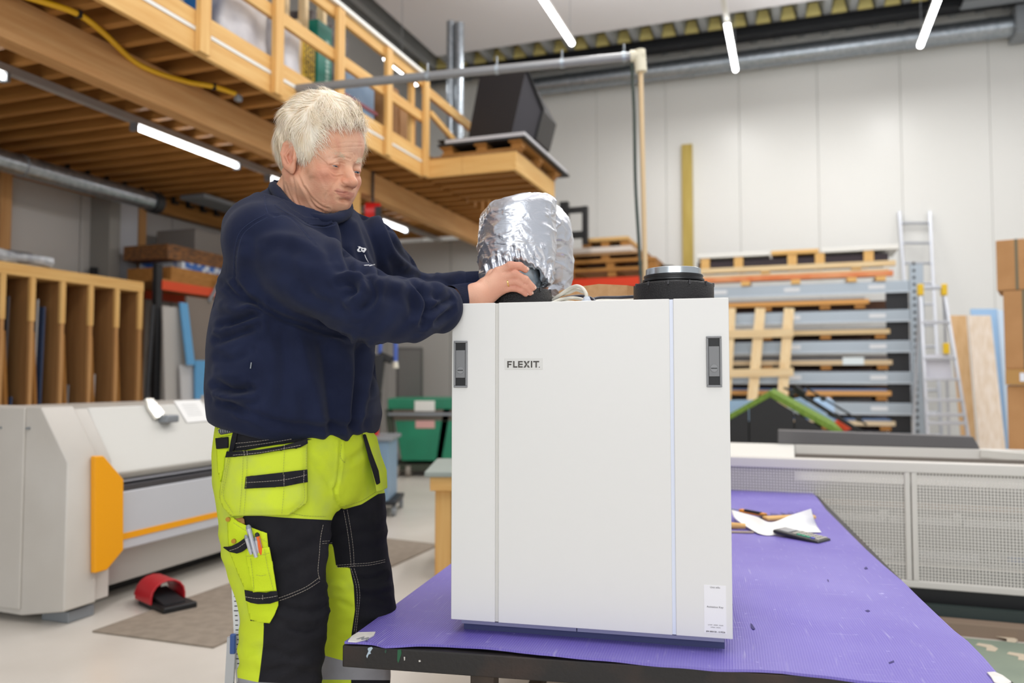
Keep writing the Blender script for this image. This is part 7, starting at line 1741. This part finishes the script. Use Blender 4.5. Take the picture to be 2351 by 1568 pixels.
# stitching
PD.stitch([[(541, 1018), (600, 1012), (650, 1004)], [(544, 1027), (610, 1018), (670, 1008)]], .0004, .0085, 'waist_stitching', M_st, tro)
PD.stitch([[(535, 1045), (590, 1040), (640, 1032), (690, 1022)], [(564, 1108), (640, 1103), (680, 1096), (704, 1090)], [(653, 1020), (652, 1034)], [(652, 1090), (652, 1116)], [(698, 1080), (697, 1108)], [(560, 1036), (561, 1046)], [(567, 1035), (568, 1045)]], .0004, .0250, 'pocket_stitching', M_st, hol)
PD.stitch([[(524, 1050), (516, 1090), (508, 1136)], [(528, 1052), (520, 1092), (513, 1138), (526, 1165), (536, 1180)], [(558, 1050), (556, 1100), (550, 1180)], [(567, 1048), (566, 1094), (560, 1182)], [(653, 1036), (650, 1090)], [(652, 1120), (647, 1182)], [(698, 1110), (697, 1150), (664, 1180)], [(703, 1020), (703, 1078)]], .0004, .0225, 'pocket_seams', M_st2, hol)
PD.stitch([[(640, 1373), (670, 1362), (705, 1346), (734, 1325)], [(642, 1379), (672, 1368), (707, 1352), (735, 1334)], [(742, 1205), (736, 1235), (733, 1275), (730, 1310), (734, 1330)]], .0004, .001, 'knee_stitching', M_st, tro)
PD.stitch([[(771, 1303), (810, 1300), (850, 1297), (884, 1290)], [(772, 1298), (810, 1295), (850, 1292), (884, 1285)], [(789, 1172), (797, 1215), (803, 1260), (806, 1300)], [(797, 1170), (805, 1215), (811, 1260), (813, 1300)], [(806, 1305), (818, 1345), (820, 1390), (813, 1450)], [(813, 1305), (823, 1340), (826, 1370), (822, 1410), (817, 1455)], [(740, 1243), (762, 1241)], [(740, 1248), (763, 1246)]], .0004, .001, 'leg_stitching', M_st, tro)
PD.stitch([[(536, 1200), (560, 1216), (590, 1232), (613, 1245)], [(566, 1277), (590, 1276), (620, 1269)], [(575, 1282), (580, 1320), (583, 1358)], [(606, 1260), (616, 1310), (628, 1356)], [(588, 1320), (600, 1322), (612, 1319)]], .0004, .0225, 'pocket_stitching', M_st2, tpk)
PD.stitch([[(563, 1370), (590, 1374), (615, 1372), (637, 1368)], [(603, 1366), (603, 1377)], [(527, 1264), (545, 1258), (562, 1246)]], .0004, .0262, 'strap_stitching', M_st, tpk)
PD.stitch([[(668, 1178), (700, 1184), (748, 1186)], [(787, 1163), (830, 1150), (862, 1130)], [(784, 1020), (782, 1050), (792, 1062)]], .0004, .001, 'hem_stitching', M_st2, tro)
# boots (below the frame)
for k_, (c, nm) in enumerate(((np.array([-.50, 1.71, 0]), 'boot'), (np.array([-.385, 1.92, 0]), 'boot'))):
    fd = np.array([bf[0], bf[1], 0]); sdv = np.array([-bf[1], bf[0], 0])
    def bfn(P, c=c, fd=fd):
        d = cap_(P, c + fd * -.03 + [0, 0, .05], c + fd * .14 + [0, 0, .042], .047, .040); d = smin(d, cap_(P, c + [0, 0, .06], c + [0, 0, .16], .052, .050), .03); return smax(d, .002 - P[..., 2], .004)
    v_, q_ = surface_nets(bfn, c + [-.2, -.25, -.01], c + [.28, .2, .22], .008); np_mesh(nm, v_, q_, M_black, man)
# ================================================================== silver insulated sleeve
def foil_sleeve():
    a0, a1 = PX(1187, 648, 1.87), PX(1184, 560, 1.87); R0 = .0890
    top = PX(1188, 520, 1.885)
    leg = [PX(1210, 520, 1.97), PX(1232, 540, 2.03), PX(1238, 600, 2.06), PX(1241, 690, 2.08)]
    def fn(P):
        # upright fat cylinder with softly rounded shoulders
        z = P[..., 2]; c0 = PX(1186, 560, 1.87); f = np.clip((z - a0[2]) / (top[2] - a0[2]), 0, 1)
        cx = a0[0] + (top[0] - a0[0]) * f; cy = a0[1] + (top[1] - a0[1]) * f
        rr_ = np.interp(z - .8 * (.052 * np.clip((cy - P[..., 1]) / .09, 0, 1) * np.clip(1 - ((P[..., 0] - cx - .012) / .072) ** 2, 0, 1)), [a0[2] - .02, a0[2] + .01, a0[2] + .05, a0[2] + .10, top[2] + .02], [.072, .084, .0905, .0915, .0900])
        rad = np.sqrt((P[..., 0] - cx) ** 2 + (P[..., 1] - cy) ** 2) - rr_ + .030
        zt = top[2] + .062 + (P[..., 0] - top[0]) * .22; zb = a0[2] - .004 + .052 * np.clip((cy - P[..., 1]) / .09, 0, 1) * np.clip(1 - ((P[..., 0] - cx - .012) / .072) ** 2, 0, 1)
        vz = np.maximum(z - zt, zb - z) + .030
        d = np.minimum(np.maximum(rad, vz), 0) + np.sqrt(np.maximum(rad, 0) ** 2 + np.maximum(vz, 0) ** 2) - .030
        d = np.where(z < zb + .03, np.maximum(rad - .030, zb - z), d)
        g = chain(P, leg, [.082, .084, .082, .084], .03); d = smin(d, g, .018)
        th = np.arctan2(P[..., 1] - cy, P[..., 0] - cx); gz = np.clip(1 - (z - zb) / .055, 0, 1)
        hole = np.maximum(np.sqrt((P[..., 0] - cx) ** 2 + (P[..., 1] - cy) ** 2) - .0665, z - (a0[2] + .05)); d = np.maximum(d, -hole)
        gather = (np.abs(np.sin(th * 8 + 2 * np.sin(th * 3) + z * 20)) ** .6 - .6) * .011 * gz
        q = P + .012 * np.stack([nz3(P, 30, 1), nz3(P, 30, 2), nz3(P, 30, 3)], -1)
        r1 = 1 - np.abs(nz3(q * np.array([1, 1, 2.2]), 30, 4)) * 2.4; r2 = 1 - np.abs(nz3(q * np.array([1.6, 1, 1.2]) + q[..., [2, 0, 1]] * np.array([.9, 0, -.6]), 55, 9)) * 2.2
        side = np.clip(.22 + .9 * np.abs(np.sin(th * 1.0 + 1.45)) ** 2, 0, 1)
        return d - gather - (np.clip(r1, 0, 1) ** 2 * .0042 + np.clip(r2, 0, 1) ** 2 * .0022) * side - nz3(P, 22, 6) * .0022
    v, q = surface_nets(fn, (-.12, 1.75, 1.225), (.20, 2.20, 1.56), .0030); v = relax(v, q, 1, .4)
    Fl = []
    for i in range(30):
        r = random.Random(i); x = r.uniform(1115, 1255); y = r.uniform(470, 600); a = r.uniform(-.9, .5) if x < 1190 else r.uniform(.6, 1.5); L = r.uniform(18, 45)
        Fl.append(([(x, y), (x + L * math.cos(a) * .5, y + L * math.sin(a) * .5 + 2), (x + L * math.cos(a), y + L * math.sin(a))], r.uniform(1.6, 3.2), r.choice((-1, 1)) * r.uniform(.0008, .0020)))
    for x0, x1, y1 in ((1120, 1116, 600), (1140, 1136, 598), (1152, 1148, 580), (1170, 1165, 586), (1196, 1190, 574), (1203, 1222, 610), (1236, 1228, 590), (1250, 1262, 600)): Fl.append(([(x0, 652), ((x0 + x1) / 2 + 3, (652 + y1) / 2), (x1, y1)], 3.5, .0040))
    v = press(v, q, Fl)
    m = mat('silver_foil', 'D9DCE4', .3, .82); nt = m.node_tree; b = nt.nodes['Principled BSDF']; tc = nt.nodes.new('ShaderNodeTexCoord')
    n = nt.nodes.new('ShaderNodeTexNoise'); n.inputs['Scale'].default_value = 45; n.inputs['Detail'].default_value = 2; n.inputs['Distortion'].default_value = 1.2; mp = nt.nodes.new('ShaderNodeMapping'); mp.inputs['Scale'].default_value = (.7, .7, 1.8)
    nt.links.new(tc.outputs['Object'], mp.inputs[0]); nt.links.new(mp.outputs[0], n.inputs['Vector'])
    bp = nt.nodes.new('ShaderNodeBump'); bp.inputs['Strength'].default_value = .22; bp.inputs['Distance'].default_value = .006; nt.links.new(n.outputs['Fac'], bp.inputs['Height']); nt.links.new(bp.outputs[0], b.inputs['Normal'])
    np_mesh('insulated_sleeve', v, q, m, None, label='crinkled silver foil insulated sleeve bent over the galvanised pipe', cat='duct sleeve')
foil_sleeve()
